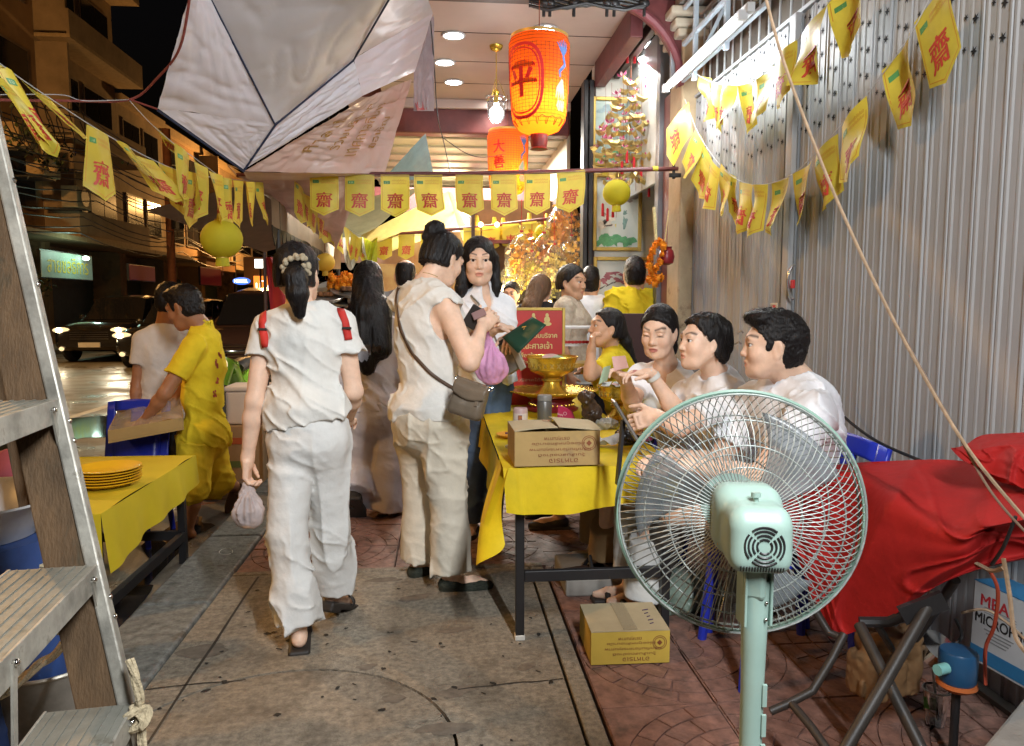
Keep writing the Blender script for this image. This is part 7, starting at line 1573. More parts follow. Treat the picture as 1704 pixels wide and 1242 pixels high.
g.build('small_print', mat('grey_print', (.25,.25,.25), rough=.7), t); MB().obox(f-Um*hq*.38+Nm*.0008, (Rm,Um,Nm), (wq/2-.002,.022,.0006)).build('blue_band', mat('blue_carton', (.03,.17,.35)), t)
# blue motor, cup, paper bag, rags
c = W(1594,1105,2.18); t = thing('blue_pump', 'small dark blue pump with an orange base by the microphone carton', 'pump', c); MB().lathe([(0,-.055),(.045,-.055),(.050,-.045),(.052,.035),(.048,.042),(0,.045)], c, 28).build('pump_body', mat('dark_blue_enamel', (.015,.07,.16), rough=.35, var=.15), t, True); MB().lathe([(.053,-.052),(.055,-.062),(.04,-.075),(0,-.075)], c, 28).build('orange_base', mat('orange_plastic2', (.45,.12,.03), rough=.5), t, True); MB().cyl(c+np.array((-.05,-.02,0)), c+np.array((-.085,-.03,.0)), .016, 12).build('outlet_pipe', mat('aqua_plastic', (.22,.52,.50)), t, True); MB().tube([c+np.array((0,0,-.07)), (c[0],c[1],0)], .012, 8).build('foot', M_black, t)
c = G(1556,1206,0); c = np.array((c[0],c[1],.004)); t = thing('plastic_cup', 'empty clear plastic cup with a straw standing on the pavers', 'cup', c); MB().lathe([(0,0),(.028,0),(.041,.115),(.043,.118),(.040,.116),(.027,.004),(0,.004)], c, 28).build('cup_wall', mat('clear_cup', (.85,.87,.87), rough=.06, trans=.9, var=0, ior=1.25), t, True); MB().tube([c+np.array((.01,.0,.01)), c+np.array((-.02,.0,.19))], .004, 8).build('straw', mat('pale_straw', (.55,.55,.52), rough=.4), t, True); MB().lathe([(.040,.112),(.044,.116),(.040,.120)], c, 28, cap=False).build('rolled_rim', mat('white_plastic', (.62,.60,.55)), t, True)
MB().obox(c+np.array((-.030,-.012,.075)), ((.8,-.6,0),(0,.15,1),(.6,.8,0)), (.018,.018,.0008)).build('green_emblem', mat('leaf_green', (.10,.32,.05), rough=.5), t)
c = G(1470,1150,0); t = thing('paper_bag', 'crumpled tan paper bag hanging under the trestle table', 'bag', (c[0],c[1],0)); c = W(1478,1105,2.32); G_ = SDF(c-np.array((.2,.14,.2)), c+np.array((.2,.14,.2)), .006); G_.rbox(c+np.array((0,0,.01)), np.eye(3), (.095,.05,.10), .02, 0); G_.rbox(c+np.array((-.04,0,-.03)), np.eye(3), (.07,.05,.07), .02, .02); G_.displace(lambda p: .016*(1-np.abs(vnoise(p*16,13)))**3-.006+.004*vnoise(p*60,14)); sdf_obj('bag_body', [G_.mesh()], mat('tan_paper_bag', (.19,.105,.045), rough=.7, var=.3, vs=10), t)
c = W(1545,1090,2.30); t = thing('steel_bowl', 'shiny steel bowl lying beside the blue pump', 'bowl', c); MB().lathe([(.05,.03),(.062,.0),(.065,.0),(.053,.034),(0,.04)], c+np.array((.03,.02,.0)), 28, axis=(.2,-.6,.8)).build('bowl_body', M_chr, t, True)
c = G(1500,1170,0); t = thing('green_wrapper', 'green and white food wrapper dropped by the plastic cup', 'wrapper', c); MB().grid(lambda u,v: (c[0]-.02+.09*u, c[1]+.08*v, .01+.04*abs(n1(u*3,v*3,8))+.03*u), 10, 8).build('film', mat('wrapper_film', (.42,.46,.42), rough=.25, col2=(.05,.22,.04), vs=14), t, True)
for k, (pts_, r, cc) in enumerate((([(1640,940,2.0),(1660,980,2.0),(1655,1040,2.05),(1640,1080,2.1),(1640,1140,2.1)],.005,'orange_cord'),([(1600,1020,2.2),(1640,1015,2.15),(1680,1040,2.1),(1720,1080,2.0)],.004,'tan_cord'),([(1670,930,1.9),(1680,990,1.9),(1690,1060,1.9),(1720,1100,1.85)],.006,'tan_cord'),([(1620,935,2.0),(1650,950,1.95),(1670,945,1.9)],.006,'tan_cord'),([(1690,860,1.85),(1670,910,1.9),(1650,940,1.95)],.005,'black_paint'),([(1545,1100,2.3),(1575,1080,2.3),(1600,1060,2.3),(1590,1030,2.3)],.005,'black_paint'))):
    rope([W(*q) for q in pts_], r, MATS.get(cc) or mat('orange_cord', (.35,.05,.02), rough=.7), 'loose_cord', ('orange red cord dangling by the microphone carton','tan cord stretched in front of the microphone carton','tan cord at the far right edge under the red cloth','short tan cord on the red cloth hem','black wire down from the red cloth','black wire by the steel bowl')[k], 'cord', 'loose cords by the microphone carton')
led = thing('concrete_ledge', 'pale concrete ledge cutting across the bottom right corner', 'ledge', (1.3,1.4,0)); a = G(1628,1250,.20); b = G(1712,1150,.20); d = unit(b-a); n_ = np.array((d[1],-d[0],0)); m = MB(); m.prism([a-d*.4, b+d*.5, b+d*.5+n_*.5, a-d*.4+n_*.5], (0,0,-.22)); m.build('ledge_block', mat('ledge_concrete', (.34,.32,.29), rough=.85, var=.2, bump=.3), led, bevel=.01)
# ------------------------------------------------------------------ LEFT SIDE: step ladder, drum, bucket, ropes
M_alu = mat('scuffed_aluminium', (.36,.34,.29), rough=.5, metal=.4, var=.5, vs=9, bump=.15, bs=60, stain=(.16,.14,.11), stain_s=9, stain_t=.58, rvar=.12); M_ply = mat('weathered_ply', (.105,.062,.030), rough=.75, var=.4, vs=4, bump=.3, bs=40, stretch=(6,6,.8), stain=(.06,.045,.025), stain_s=3)
M_tread = mat('weathered_tread', (.22,.215,.18), rough=.55, metal=.2, var=.35, vs=6, bump=.2, bs=60, stretch=(1,1,4), stain=(.15,.13,.09), stain_s=6)
lad = thing('step_ladder', 'scuffed aluminium and plywood step ladder cutting into the left edge', 'ladder', tuple(W(150,1240,1.45)*np.array((1,1,0))))
rl = lambda t_: W(-20+250*t_, 170+1085*t_, 1.58-.14*t_)      # right stile, top to bottom
TD = unit(W(0,1090,1.08)-W(160,945,1.48)); TD = unit(np.array((TD[0], TD[1], 0)))   # along a tread towards the near left
ND = unit(np.cross(TD, (0,0,1)))
if np.dot(ND, C_P*np.array((1,1,0))-W(100,900,1.5)*np.array((1,1,0))) < 0: ND = -ND
ends = [rl(0), rl(1.0), rl(1.35)]
MB().tube([rl(0)+ND*.012, rl(.5)+ND*.012, rl(1.06)+ND*.012], .001, 4)
m = MB(); m.bar(rl(-.05), rl(1.10), .030, .026, tuple(ND)); m.build('stile', M_alu, lad, bevel=.004)
dn = unit(rl(1)-rl(0)); m = MB(); wv_ = unit(-ND); mid0, mid1 = rl(.0)-ND*.050, rl(1.10)-ND*.050; m.bar(mid0, mid1, .076, .016, tuple(TD)); m.build('side_board', M_ply, lad, bevel=.003)
for t_ in (.12,.28,.49,.52,.76,.79,1.0):
    MB().ball(rl(t_)+ND*.014-TD*.0, .006, 8, 6).build('rivet', M_chr, lad, True)
for i, (px, py, d) in enumerate(((95,668,1.505),(160,942,1.475),(222,1172,1.44))):
    a = W(px, py, d); L = .62; m = MB(); c = a+TD*(L/2)-ND*.075+np.array((0,0,.0)); m.obox(c, (TD, ND, (0,0,1)), (L/2-.004,.075,.004)); tr = m.build('tread', M_tread, lad, bevel=.002)
    MB().obox(a+TD*(L/2)+ND*.003-np.array((0,0,.018)), (TD, ND, (0,0,1)), (L/2-.004,.0025,.024)).build('front_lip', M_alu, tr, bevel=.001); MB().obox(a+TD*(L/2)-ND*.152-np.array((0,0,.018)), (TD, ND, (0,0,1)), (L/2-.004,.0025,.024)).build('rear_lip', M_alu, tr, bevel=.001)
    for k in range(7): MB().obox(a+TD*(L/2)-ND*(.016+.020*k)+np.array((0,0,.005)), (TD, ND, (0,0,1)), (L/2-.01,.0022,.0012)).build('grip_rib', M_tread, tr)
    for q in (0,1):
        p1 = a+TD*(.045 if q == 0 else L*.62)+ND*.007-np.array((0,0,.012)); p2 = (a-TD*.004+ND*.006-np.array((0,0,.15)) if q == 0 else p1-np.array((0,0,.17))+TD*.02); MB().bar(p1, p2, .014, .004, tuple(ND)).build('brace', M_alu, lad); MB().ball(p1+ND*.003, .006, 8, 5).build('rivet', M_chr, lad, True)
m = MB(); o0 = W(-20,330,1.95); o1 = W(75,880,1.95); m.bar(o0, o1, .030, .018, tuple(ND)); m.build('rear_stile', M_alu, lad, bevel=.003); m = MB(); m.bar(W(20,560,2.02), W(135,1160,2.0), .12, .016, tuple(TD)); m.build('rear_board', M_ply, lad, bevel=.003)
MB().bar(W(-10,360,1.57), W(32,372,1.57), .05, .012, tuple(ND)).build('top_cross_brace', M_alu, lad); MB().bar(W(-10,385,1.57), W(48,480,1.56), .012, .005, tuple(ND)).build('brace', M_alu, lad); MB().bar(W(35,690,1.7), W(50,800,1.9), .02, .02).build('spreader', M_black, lad)
MB().lathe([(.008,-.002),(.014,-.001),(.014,.002),(.008,.002)], W(160,1126,1.50)+ND*.002, 14, axis=ND).build('knot_ring', M_brown, lad)
M_rope = mat('pale_rope', (.44,.36,.23), rough=.9, var=.35, vs=90, bump=.6, bs=180)
def twist_rope(pts, r, label, grp='ropes by the ladder'):
    P = [W(*q) for q in pts]; Q = []
    for i in range(len(P)-1):
        p0, p1, p2, p3 = P[max(i-1,0)], P[i], P[i+1], P[min(i+2,len(P)-1)]
        for k in range(14): t_ = k/14; Q.append(.5*((2*p1)+(-p0+p2)*t_+(2*p0-5*p1+4*p2-p3)*t_**2+(-p0+3*p1-3*p2+p3)*t_**3))
    Q.append(P[-1]); t = thing('twisted_rope', label, 'rope', Q[0], grp); s = 0
    for st_ in range(3):
        m = MB(); R_ = []; s = 0
        for i, q in enumerate(Q):
            d = unit(Q[min(i+1,len(Q)-1)]-Q[max(i-1,0)]); a, b, _ = frame(d, (.3,.2,1)); s += np.linalg.norm(q-Q[max(i-1,0)]); an = s/(r*5.5)+st_*2.094; R_.append(q+(a*math.cos(an)+b*math.sin(an))*r*.5)
        m.tube(R_, r*.62, 6); m.build('strand', M_rope, t, True)
    return t
twist_rope([(215,1098,1.42),(226,1130,1.41),(232,1165,1.41),(228,1195,1.41),(236,1215,1.41),(238,1260,1.40)], .0085, 'pale twisted rope knotted at the foot of the ladder stile')
t = thing('rope_knot', 'pale rope knot beside the lowest ladder tread', 'knot', W(228,1195,1.41)); m = MB(); kc = W(229,1195,1.405); m.tube([kc+np.array((.019*math.cos(q), .012*math.sin(q*2), .015*math.sin(q))) for q in np.linspace(0, 6.6, 24)], .0075, 6); m.tube([kc+np.array((.012*math.sin(q*2), .010*math.cos(q), .018*math.cos(q+.5))) for q in np.linspace(0, 6.3, 24)], .007, 6); m.build('rope_coil', M_rope, t, True)
twist_rope([(-20,925,1.9),(20,935,1.9),(60,942,1.9),(120,945,1.95)], .010, 'frayed rope stretched behind the middle ladder tread')
twist_rope([(-20,960,1.85),(10,965,1.85),(28,978,1.85),(-20,990,1.85)], .010, 'rope end looped over the blue drum')
twist_rope([(120,1050,1.75),(95,1085,1.6),(60,1110,1.5),(20,1145,1.4),(-10,1160,1.35)], .009, 'rope running from the ladder down past the galvanised bucket')
twist_rope([(20,1050,1.75),(70,1048,1.75),(115,1052,1.75)], .010, 'short rope above the galvanised bucket')
c = W(45,1100,1.9); t = thing('galvanised_bucket', 'old galvanised bucket behind the ladder, at the left edge', 'bucket', (W(78,1180,1.9)[0], W(78,1180,1.9)[1], 0)); c = np.array((W(78,1090,1.92)[0], W(78,1090,1.92)[1], 0)); zt = W(78,1098,1.92)[2]; M_galv = mat('galvanised', (.24,.22,.19), rough=.5, metal=.5, var=.35, vs=8, stain=(.12,.08,.05), stain_s=4)
zb = zt-.34
if zb < 0: zb = 0
MB().lathe([(0,zb),(.085,zb),(.088,zb+.01),(.125,zt-.004),(.121,zt-.004),(.082,zb+.015),(0,zb+.015)], (c[0],c[1],0), 36).build('bucket_wall', M_galv, t, True, ang=50); m = MB(); m.tube([(c[0]+.126*math.cos(a), c[1]+.126*math.sin(a), zt) for a in np.linspace(0,2*math.pi,41)], .005, 6, False); m.build('rolled_rim', mat('pale_rim', (.50,.46,.38), rough=.4, metal=.4), t, True); m = MB(); m.tube([(c[0]+.127*math.cos(a)*1.0, c[1]-.02-.127*abs(math.sin(a))*.3, zt-.03-.13*math.sin(a)) for a in np.linspace(0, math.pi, 16)], .003, 5); m.build('wire_handle', M_galv, t, True)
if zb > 0: 
    q = thing('stool', 'low dark stool under the galvanised bucket', 'stool', (c[0],c[1],0)); MB().box((c[0]-.14,c[1]-.14,zb-.03),(c[0]+.14,c[1]+.14,zb-.002)).build('seat', M_brown, q); [MB().box((c[0]+sx*.12-.015,c[1]+sy*.12-.015,0),(c[0]+sx*.12+.015,c[1]+sy*.12+.015,zb-.031)).build('leg', M_black, q) for sx in (-1,1) for sy in (-1,1)]
bc = W(-40,1000,1.95); t = thing('blue_drum', 'blue plastic drum with a white basin on top at the left edge', 'drum', (bc[0],bc[1],0)); zt2 = W(0,900,1.9)[2]; MB().lathe([(0,0),(.20,0),(.21,.02),(.215,zt2*.4),(.22,zt2*.42),(.215,zt2*.44),(.215,zt2*.8),(.20,zt2),(0,zt2)], (bc[0],bc[1],0), 36).build('drum_wall', mat('dull_blue_plastic', (.030,.065,.20), rough=.45, var=.3, vs=5, stain=(.08,.08,.09), stain_s=5), t, True, ang=50)
q = thing('white_basin', 'white plastic basin resting on the blue drum', 'basin', (bc[0],bc[1],zt2)); MB().lathe([(0,.002),(.15,.002),(.20,.09),(.225,.10),(.225,.106),(.195,.095),(.145,.01),(0,.01)], (bc[0],bc[1],zt2), 36).build('basin_wall', mat('white_basin_plastic', (.50,.50,.50), rough=.35, var=.1), q, True, ang=50)
# ------------------------------------------------------------------ low yellow table in the gutter, with plates and chair
LZ = .47; a = G(306,766,LZ); b = G(140,755,LZ); lt = thing('low_table', 'low table in the gutter under a bright yellow cloth', 'table', (-1.75,4.1,ROADZ)); lx1, ly1 = -1.47, 4.42; lx0, ly0 = -2.6, 3.25
MB().box((lx0,ly0,LZ-.03),(lx1,ly1,LZ-.008)).build('table_top', M_brown, lt)
for x in (lx1-.06, lx0+.05):
    for y_ in (ly1-.06, ly0+.05): MB().box((x,y_,ROADZ),(x+.04,y_+.04,LZ-.031)).build('leg', M_black, lt)
MB().box((lx0+.05,ly1-.05,ROADZ+.14),(lx1-.061,ly1-.02,ROADZ+.19)).build('stretcher', M_black, lt); MB().box((lx1-.05,ly0+.095,ROADZ+.14),(lx1-.02,ly1-.061,ROADZ+.19)).build('stretcher', M_black, lt)
cl = MB(); cl.grid(lambda u,v: (lx0-.03+(lx1-lx0+.06)*u, ly0-.03+(ly1-ly0+.06)*v, LZ+.003+.006*n1(u*6,v*6,2)+.003*n1(u*15,v*14)), 26, 26); cl.grid(lambda u,v: (lx1+.03+.035*v*(.5+.5*n1(u*6,2))+.01*v*math.sin(u*28), ly0-.03+(ly1-ly0+.06)*u, LZ+.003-(.16+.10*(1-u))*v), 40, 8); cl.grid(lambda u,v: (lx0-.03+(lx1-lx0+.06)*u, ly0-.03-.03*v*(.5+.5*n1(u*8,4))-.01*v*math.sin(u*30), LZ+.003-.32*v), 40, 8); cl.grid(lambda u,v: (lx0-.03+(lx1-lx0+.06)*u, ly1+.03+.02*v, LZ+.003-.16*v), 20, 5)
M_yc2 = mat('lemon_cloth', (.66,.52,.02), rough=.6, var=.05, bump=.1, bs=300, translucent=.1); tag(cl.build('tablecloth', M_yc2, None, True, ang=180), 'lemon yellow cloth over the low table in the gutter', 'tablecloth')
M_op = mat('amber_plate', (.88,.52,.02), rough=.35, var=.03, coat=.2)
pc = G(180,800,LZ+.03); pc = np.array((pc[0],pc[1],LZ+.012))
for k in range(6):
    q = thing('amber_plate', 'amber plastic plate, '+('bottom of','second from the bottom of','third up in','fourth up in','fifth up in','top of')[k]+' the stack on the lemon cloth', 'plate', pc+np.array((0,0,.013*k)), 'stacked amber plates'); c = pc+np.array((.004*n1(k*2.1), .004*n1(k*3.3), .013*k)); MB().lathe([(0,0),(.10,0),(.135,.018),(.150,.020),(.151,.024),(.134,.023),(.098,.005),(0,.005)], c, 44).build('plate_body', M_op, q, True, ang=50)
chair((-2.02, 4.86, ROADZ), math.radians(180), 'blue plastic chair standing behind the low lemon covered table')
t = thing('pink_bundle', 'pinkish red cloth bundle behind the ladder on the low table', 'bundle', W(25,790,2.6)); c = W(22,800,2.6); G_ = SDF(c-.2, c+.2, .008); G_.ell(c, np.eye(3), (.09,.10,.12), .02); G_.displace(lambda p: .012*vnoise(p*18,3)); sdf_obj('cloth', [G_.mesh()], mat('pink_red_cloth', (.35,.07,.08), rough=.85), t)
p = (c[0],c[1]); MB().box((p[0]-.12,p[1]-.12,ROADZ),(p[0]+.12,p[1]+.12,c[2]-.10)).build('support_box', M_card, t)
t = thing('wire_loop', 'small loop of white wire dropped on the kerb', 'wire', G(376,922)); c = G(376,922); m = MB(); m.tube([c+np.array((.032*math.cos(q), .05*math.sin(q), .005+.012*math.sin(q/2))) for q in np.linspace(0, 5.9, 22)], .002, 5); m.build('wire', mat('white_plastic', (.62,.60,.55)), t)
t = thing('gate_switch', 'small cream switch box with a red rocker on the gate above the man', 'switch', AX(1293,511,1.86)); c = AX(1291,511,1.868); MB().obox(c, ((0,1,0),(0,0,1),(1,0,0)), (.045,.022,.014)).build('case', mat('cream_plastic', (.5,.46,.38), rough=.5), t, bevel=.004); MB().obox(c+np.array((-.015,-.012,.0)), ((0,1,0),(0,0,1),(1,0,0)), (.014,.010,.003)).build('rocker', mat('red_plastic', (.55,.02,.02)), t)

# ================================================================== YELLOW FLAGS
M_fl = mat('yellow_flag_film', (.70,.58,.07), rough=.45, var=.10, vs=9, orand=.22, translucent=.3, spec=.5, bump=.12, bs=18); M_flp = mat('flag_orange_print', (.58,.26,.03), rough=.5, var=0); M_flr = mat('flag_red_print', (.52,.055,.035), rough=.5, var=.05); M_flg = mat('flag_green_print', (.08,.26,.08), rough=.5, var=0); M_flw = mat('flag_pale_print', (.55,.62,.35), rough=.5, var=0)
ZH = text_polys('齋', 2, .022); TH1 = text_polys('เทศกาลถือศีลกินเจ', 1); TH2 = text_polys('ร่วมบุญ', 1); JJ = text_polys('เจ', 1)
def flag(root, A, B, drop, seed, L=.30, curl=.03, detail=True, hang=None):
    """film pennant between top corners A and B; drop = direction it falls"""
    A = np.asarray(A, float); B = np.asarray(B, float); R = B-A; w = np.linalg.norm(R); D = unit(drop); Nn = unit(np.cross(D, R)); sd = seed*1.7
    def S(u, v, lift=0.):
        c1 = curl*(n1(u*1.6+sd, v*1.3, seed)*v*1.4+.5*math.sin(math.pi*u)*math.sin(1.2*v+sd)); return A+R*u+D*L*v+Nn*(c1+lift)+R*(.10*n1(v*1.2, sd, 3)*v)
    m = MB(); nu, nv = 6, 9; idx = {}
    for j in range(nv+1):
        for i in range(nu+1):
            u = i/nu; vmax = 1-.17*abs(2*u-1); m.v.append(tuple(S(u, vmax*j/nv)))
    for j in range(nv):
        for i in range(nu): a = j*(nu+1)+i; m.f.append((a, a+1, a+nu+2, a+nu+1))
    f = m.build('flag', M_fl, root, True, ang=180)
    for sgn, l in ((1,.0012),(-1,-.0012)):
        if not detail and sgn < 0: continue
        def put(polys, u0, v0, du, dv, mm, nm):
            v, fc, sz = polys; q = MB(); q.add([S(u0+p[0]/sz[0]*du, v0-p[1]/sz[1]*dv, l+.0004*p[2]*(1 if l > 0 else -1)) for p in v], fc); q.build(nm, mm, f)
        if sgn > 0 or detail: put(ZH, .5, .62, .56, .36, M_flr, 'red_character')
        if detail and sgn > 0:
            put(TH1, .64, .135, .50, .055, M_flp, 'orange_lettering'); put(TH1, .64, .20, .50, .055, M_flp, 'orange_lettering')
            g = MB(); g.grid(lambda u,v: S(.10+.22*u, .145+.075*v, l), 3, 2); g.build('green_badge', M_flg, f); put(JJ, .21, .183, .12, .04, M_flw, 'badge_lettering')
            g = MB(); e = [(.04,.03),(.04,.80),(.5,.955),(.96,.80),(.96,.03)]; e2 = [(.055,.04),(.055,.795),(.5,.943),(.945,.795),(.945,.04)]; n = 6; P = []; Q = []
            for k in range(4):
                for q in range(n): t_ = q/n; P.append(S(e[k][0]+(e[k+1][0]-e[k][0])*t_, e[k][1]+(e[k+1][1]-e[k][1])*t_, l)); Q.append(S(e2[k][0]+(e2[k+1][0]-e2[k][0])*t_, e2[k][1]+(e2[k+1][1]-e2[k][1])*t_, l))
            N_ = len(P); g.add(P+Q, [(k, k+1, N_+k+1, N_+k) for k in range(N_-1)]); g.build('border_line', M_flp, f)
    return f
DN = np.array((0,0,-1.)); V3 = lambda i: np.array((n1(i*1.9,.3), n1(i*2.3,.7), 0))
M_pole = mat('red_iron_pole', (.13,.035,.035), rough=.45, var=.2)
# the dark red pole across the pavement and its flags
pa, pb_ = AY(394,292,5.45), AY(1128,281,5.45); pole = thing('banner_pole', 'long dark red pole spanning the pavement from the kerb to the pillar', 'pole', (pa+pb_)/2)
MB().tube([pa, (pa+pb_)/2-np.array((0,0,.012)), pb_], .016, 10).build('tube', M_pole, pole, True); MB().lathe([(.019,-.02),(.019,.02)], AY(1090,281,5.45), 12, axis=(1,0,0)).build('yellow_tape', M_fl, pole, True); MB().bar(AY(1113,292,5.43), AY(1133,292,5.43), .02, .03).build('clamp', M_black, pole, bevel=.004); MB().cyl(AY(1121,272,5.45), AY(1121,298,5.45), .012, 8).build('clamp_bolt', M_black, pole)
MB().tube([pa, pa+np.array((.02,-.3,.02)), W(405,284,4.5)], .004, 5).build('lashing', M_tan, pole, True)
bt = thing('bunting', 'row of eight flat yellow flags along the dark red pole', 'bunting', (pa+pb_)/2, 'strings of yellow flags'); MB().tube([AY(510,291,5.43), AY(740,294,5.43), AY(975,285,5.43)], .0025, 5).build('string', M_tan, bt)
for i, (x0, x1, y0, y1, sk_) in enumerate(((515,563,289,290,0),(574,623,291,291,0),(633,681,291,291,0),(689,736,291,291,0),(758,804,291,291,0),(816,860,291,291,0),(872,916,290,289,.02),(926,973,288,282,.04))): flag(bt, AY(x0,y0,5.43), AY(x1,y1,5.43), DN+np.array((sk_,0,0))+V3(i+60)*.03, i, .292, .016)
# two strings along the gate
def string(pts, name_label, r=.0022): 
    t = thing('bunting', name_label, 'bunting', pts[len(pts)//2], 'strings of yellow flags'); Q = []
    for i in range(len(pts)-1):
        p0, p1, p2, p3 = pts[max(i-1,0)], pts[i], pts[i+1], pts[min(i+2,len(pts)-1)]
        for k in range(6): t_ = k/6; Q.append(.5*((2*p1)+(-p0+p2)*t_+(2*p0-5*p1+4*p2-p3)*t_**2+(-p0+3*p1-3*p2+p3)*t_**3))
    Q.append(pts[-1]); MB().tube(Q, r, 5).build('string', mat('white_twine', (.5,.5,.5)), t); return t
FX = 1.74
s1 = string([AX(1140,166,FX),AX(1160,218,FX),AX(1184,257,FX),AX(1210,287,FX),AX(1236,303,FX),AX(1262,308,FX),AX(1300,300,FX),AX(1335,277,FX),AX(1378,232,FX),AX(1438,163,FX),AX(1512,62,FX),AX(1560,-30,FX)], 'lower string of yellow flags sagging along the grey folding gate')
fl = [((1146,170),(1153,222),(-.45,.1,-.75)),((1158,215),(1172,245),(-.30,.1,-.9)),((1170,240),(1185,268),(-.22,.1,-.95)),((1184,258),(1200,283),(-.12,.05,-1)),((1200,272),(1216,292),(-.06,.05,-1)),((1209,287),(1226,301),(0,0,-1)),((1230,303),(1253,307),(0,0,-1)),((1253,307),(1278,307),(0,0,-1)),((1284,306),(1313,291),(0,0,-1)),((1319,289),(1352,262),(0,0,-1)),((1358,258),(1395,222),(.02,0,-1)),((1401,212),(1442,160),(.05,-.0,-1)),((1467,118),(1514,52),(.10,-.05,-1)),((1521,38),(1578,-40),(.15,-.1,-1))]
for i, (a, b, d) in enumerate(fl): flag(s1, AX(*a, FX), AX(*b, FX), d+V3(i)*.12, 20+i, .292, .035+.04*abs(n1(i*1.3,2)))
s2 = string([AX(1160,124,1.70),AX(1180,135,1.70),AX(1205,142,1.70),AX(1232,142,1.70),AX(1262,130,1.70),AX(1296,98,1.70),AX(1332,62,1.70),AX(1376,8,1.70),AX(1420,-50,1.70)], 'upper string of washed out yellow flags glinting beside the tube light')
for i, (a, b, d) in enumerate((((1164,127),(1181,136),(.0,0,-1)),((1183,137),(1204,142),(-.05,0,-1)),((1204,142),(1227,143),(0,0,-1)),((1227,143),(1254,133),(0,0,-1)),((1258,132),(1288,108),(0,0,-1)),((1293,101),(1327,66),(0,0,-1)),((1333,60),(1376,10),(.02,0,-1)),((1376,5),(1432,-60),(.05,0,-1)))): flag(s2, AX(*a, 1.70), AX(*b, 1.70), d+V3(i+30)*.12, 40+i, .28, .05+.05*abs(n1(i*1.7,5)))
# left strings out over the road side
s3 = string([W(-25,88,2.3),W(30,128,2.5),W(85,165,2.7),W(145,205,3.0),W(192,233,3.2),W(250,264,3.5),W(300,285,3.8),(W(350,295,4.3)),W(400,300,4.9),W(440,303,5.3)], 'near string of twisted yellow flags over the road side at the left')
for i, (a, b, d, cu) in enumerate((((-12,106,2.40),(22,135,2.48),(.1,.1,-.35),.06),((-20,120,2.38),(6,132,2.42),(.3,.2,-.5),.03),((30,128,2.50),(82,163,2.70),(.10,.75,-.35),.02),((144,207,3.0),(180,226,3.12),(.04,.05,-1),.05),((190,232,3.2),(216,246,3.3),(.2,.75,-.5),.03),((204,248,3.3),(256,268,3.5),(.20,.55,-.5),.05),((262,270,3.55),(292,282,3.7),(.05,.6,-.7),.03),((290,238,3.6),(315,262,3.7),(0,.02,-1),.05),((308,284,3.8),(336,293,3.95),(0,.05,-1),.04),((322,262,3.75),(346,280,3.9),(.05,.1,-1),.04),((347,284,4.0),(370,292,4.2),(.05,.3,-.95),.04),((366,295,4.2),(386,300,4.3),(0,.05,-1),.05),((388,300,4.4),(405,302,4.55),(0,.05,-1),.05),((409,302,4.7),(424,303,4.8),(0,.05,-1),.05),((425,303,4.9),(438,304,5.0),(0,.05,-1),.05))): flag(s3, W(*a), W(*b), d, 60+i, .285, cu)
s4 = string([W(214,166,3.8),W(250,205,3.75),W(288,238,3.65),W(322,262,3.75),W(360,290,4.2)], 'short upper string at the tarpaulin corner on the left')
flag(s4, W(252,207,3.75), W(284,236,3.65), (.1,.9,-.3), 81, .2, .02)
# receding string along the kerb
s5 = string([AY(488,292,5.5),AY(510,315,5.9),AY(535,342,6.5),AY(560,368,7.3),AY(590,388,8.2),AY(612,396,8.9)], 'string of edge-on yellow flags running away along the kerb')
for i, (px, py, y_) in enumerate(((490,295,5.5),(501,303,5.65),(512,318,5.85),(525,331,6.2),(535,340,6.5),(544,353,6.8),(557,366,7.2),(571,376,7.6),(582,383,8.0),(590,387,8.3),(599,391,8.6))): a = AY(px, py, y_); flag(s5, a, a+np.array((.05+.02*n1(i*1.7), .17, -.05)), (.0,.05*n1(i),-1), 90+i, .29, .04, i < 4)
# far pole with its flags
pa, pb_ = AY(600,395,8.9), AY(966,358,8.9); pole = thing('banner_pole', 'second dark red pole behind, above the bun hairdo', 'pole', (pa+pb_)/2); MB().tube([pa, AY(800,378,8.9), pb_], .02, 8).build('tube', M_pole, pole, True); MB().tube([AY(720,346,9.3), AY(960,362,9.3)], .018, 8).build('upper_tube', M_pole, pole, True)
bt = thing('bunting', 'far row of orange lit yellow flags on the second pole', 'bunting', (pa+pb_)/2, 'strings of yellow flags'); MB().tube([AY(615,398,8.86), AY(800,384,8.86), AY(900,370,8.86)], .003, 5).build('string', M_tan, bt)
for i, (x0, x1, y0, y1) in enumerate(((626,653,392,391),(663,690,391,390),(700,726,389,388),(771,798,380,379),(802,831,377,376),(836,864,374,372),(867,893,371,368))): flag(bt, AY(x0,y0,8.86), AY(x1,y1,8.86), DN, 110+i, .29, .02, False)
for i, px in enumerate((800, 827)): 
    p = AY(px, 374, 8.84); tag(MB().ball(p, .03, 8, 6).build('pole_bulb', mat('warm_bulb', (1,.8,.5)), None, True), ('small lit bulb on the far pole, left one','small lit bulb on the far pole, right one')[i], 'bulb', 'bulbs on the far pole')

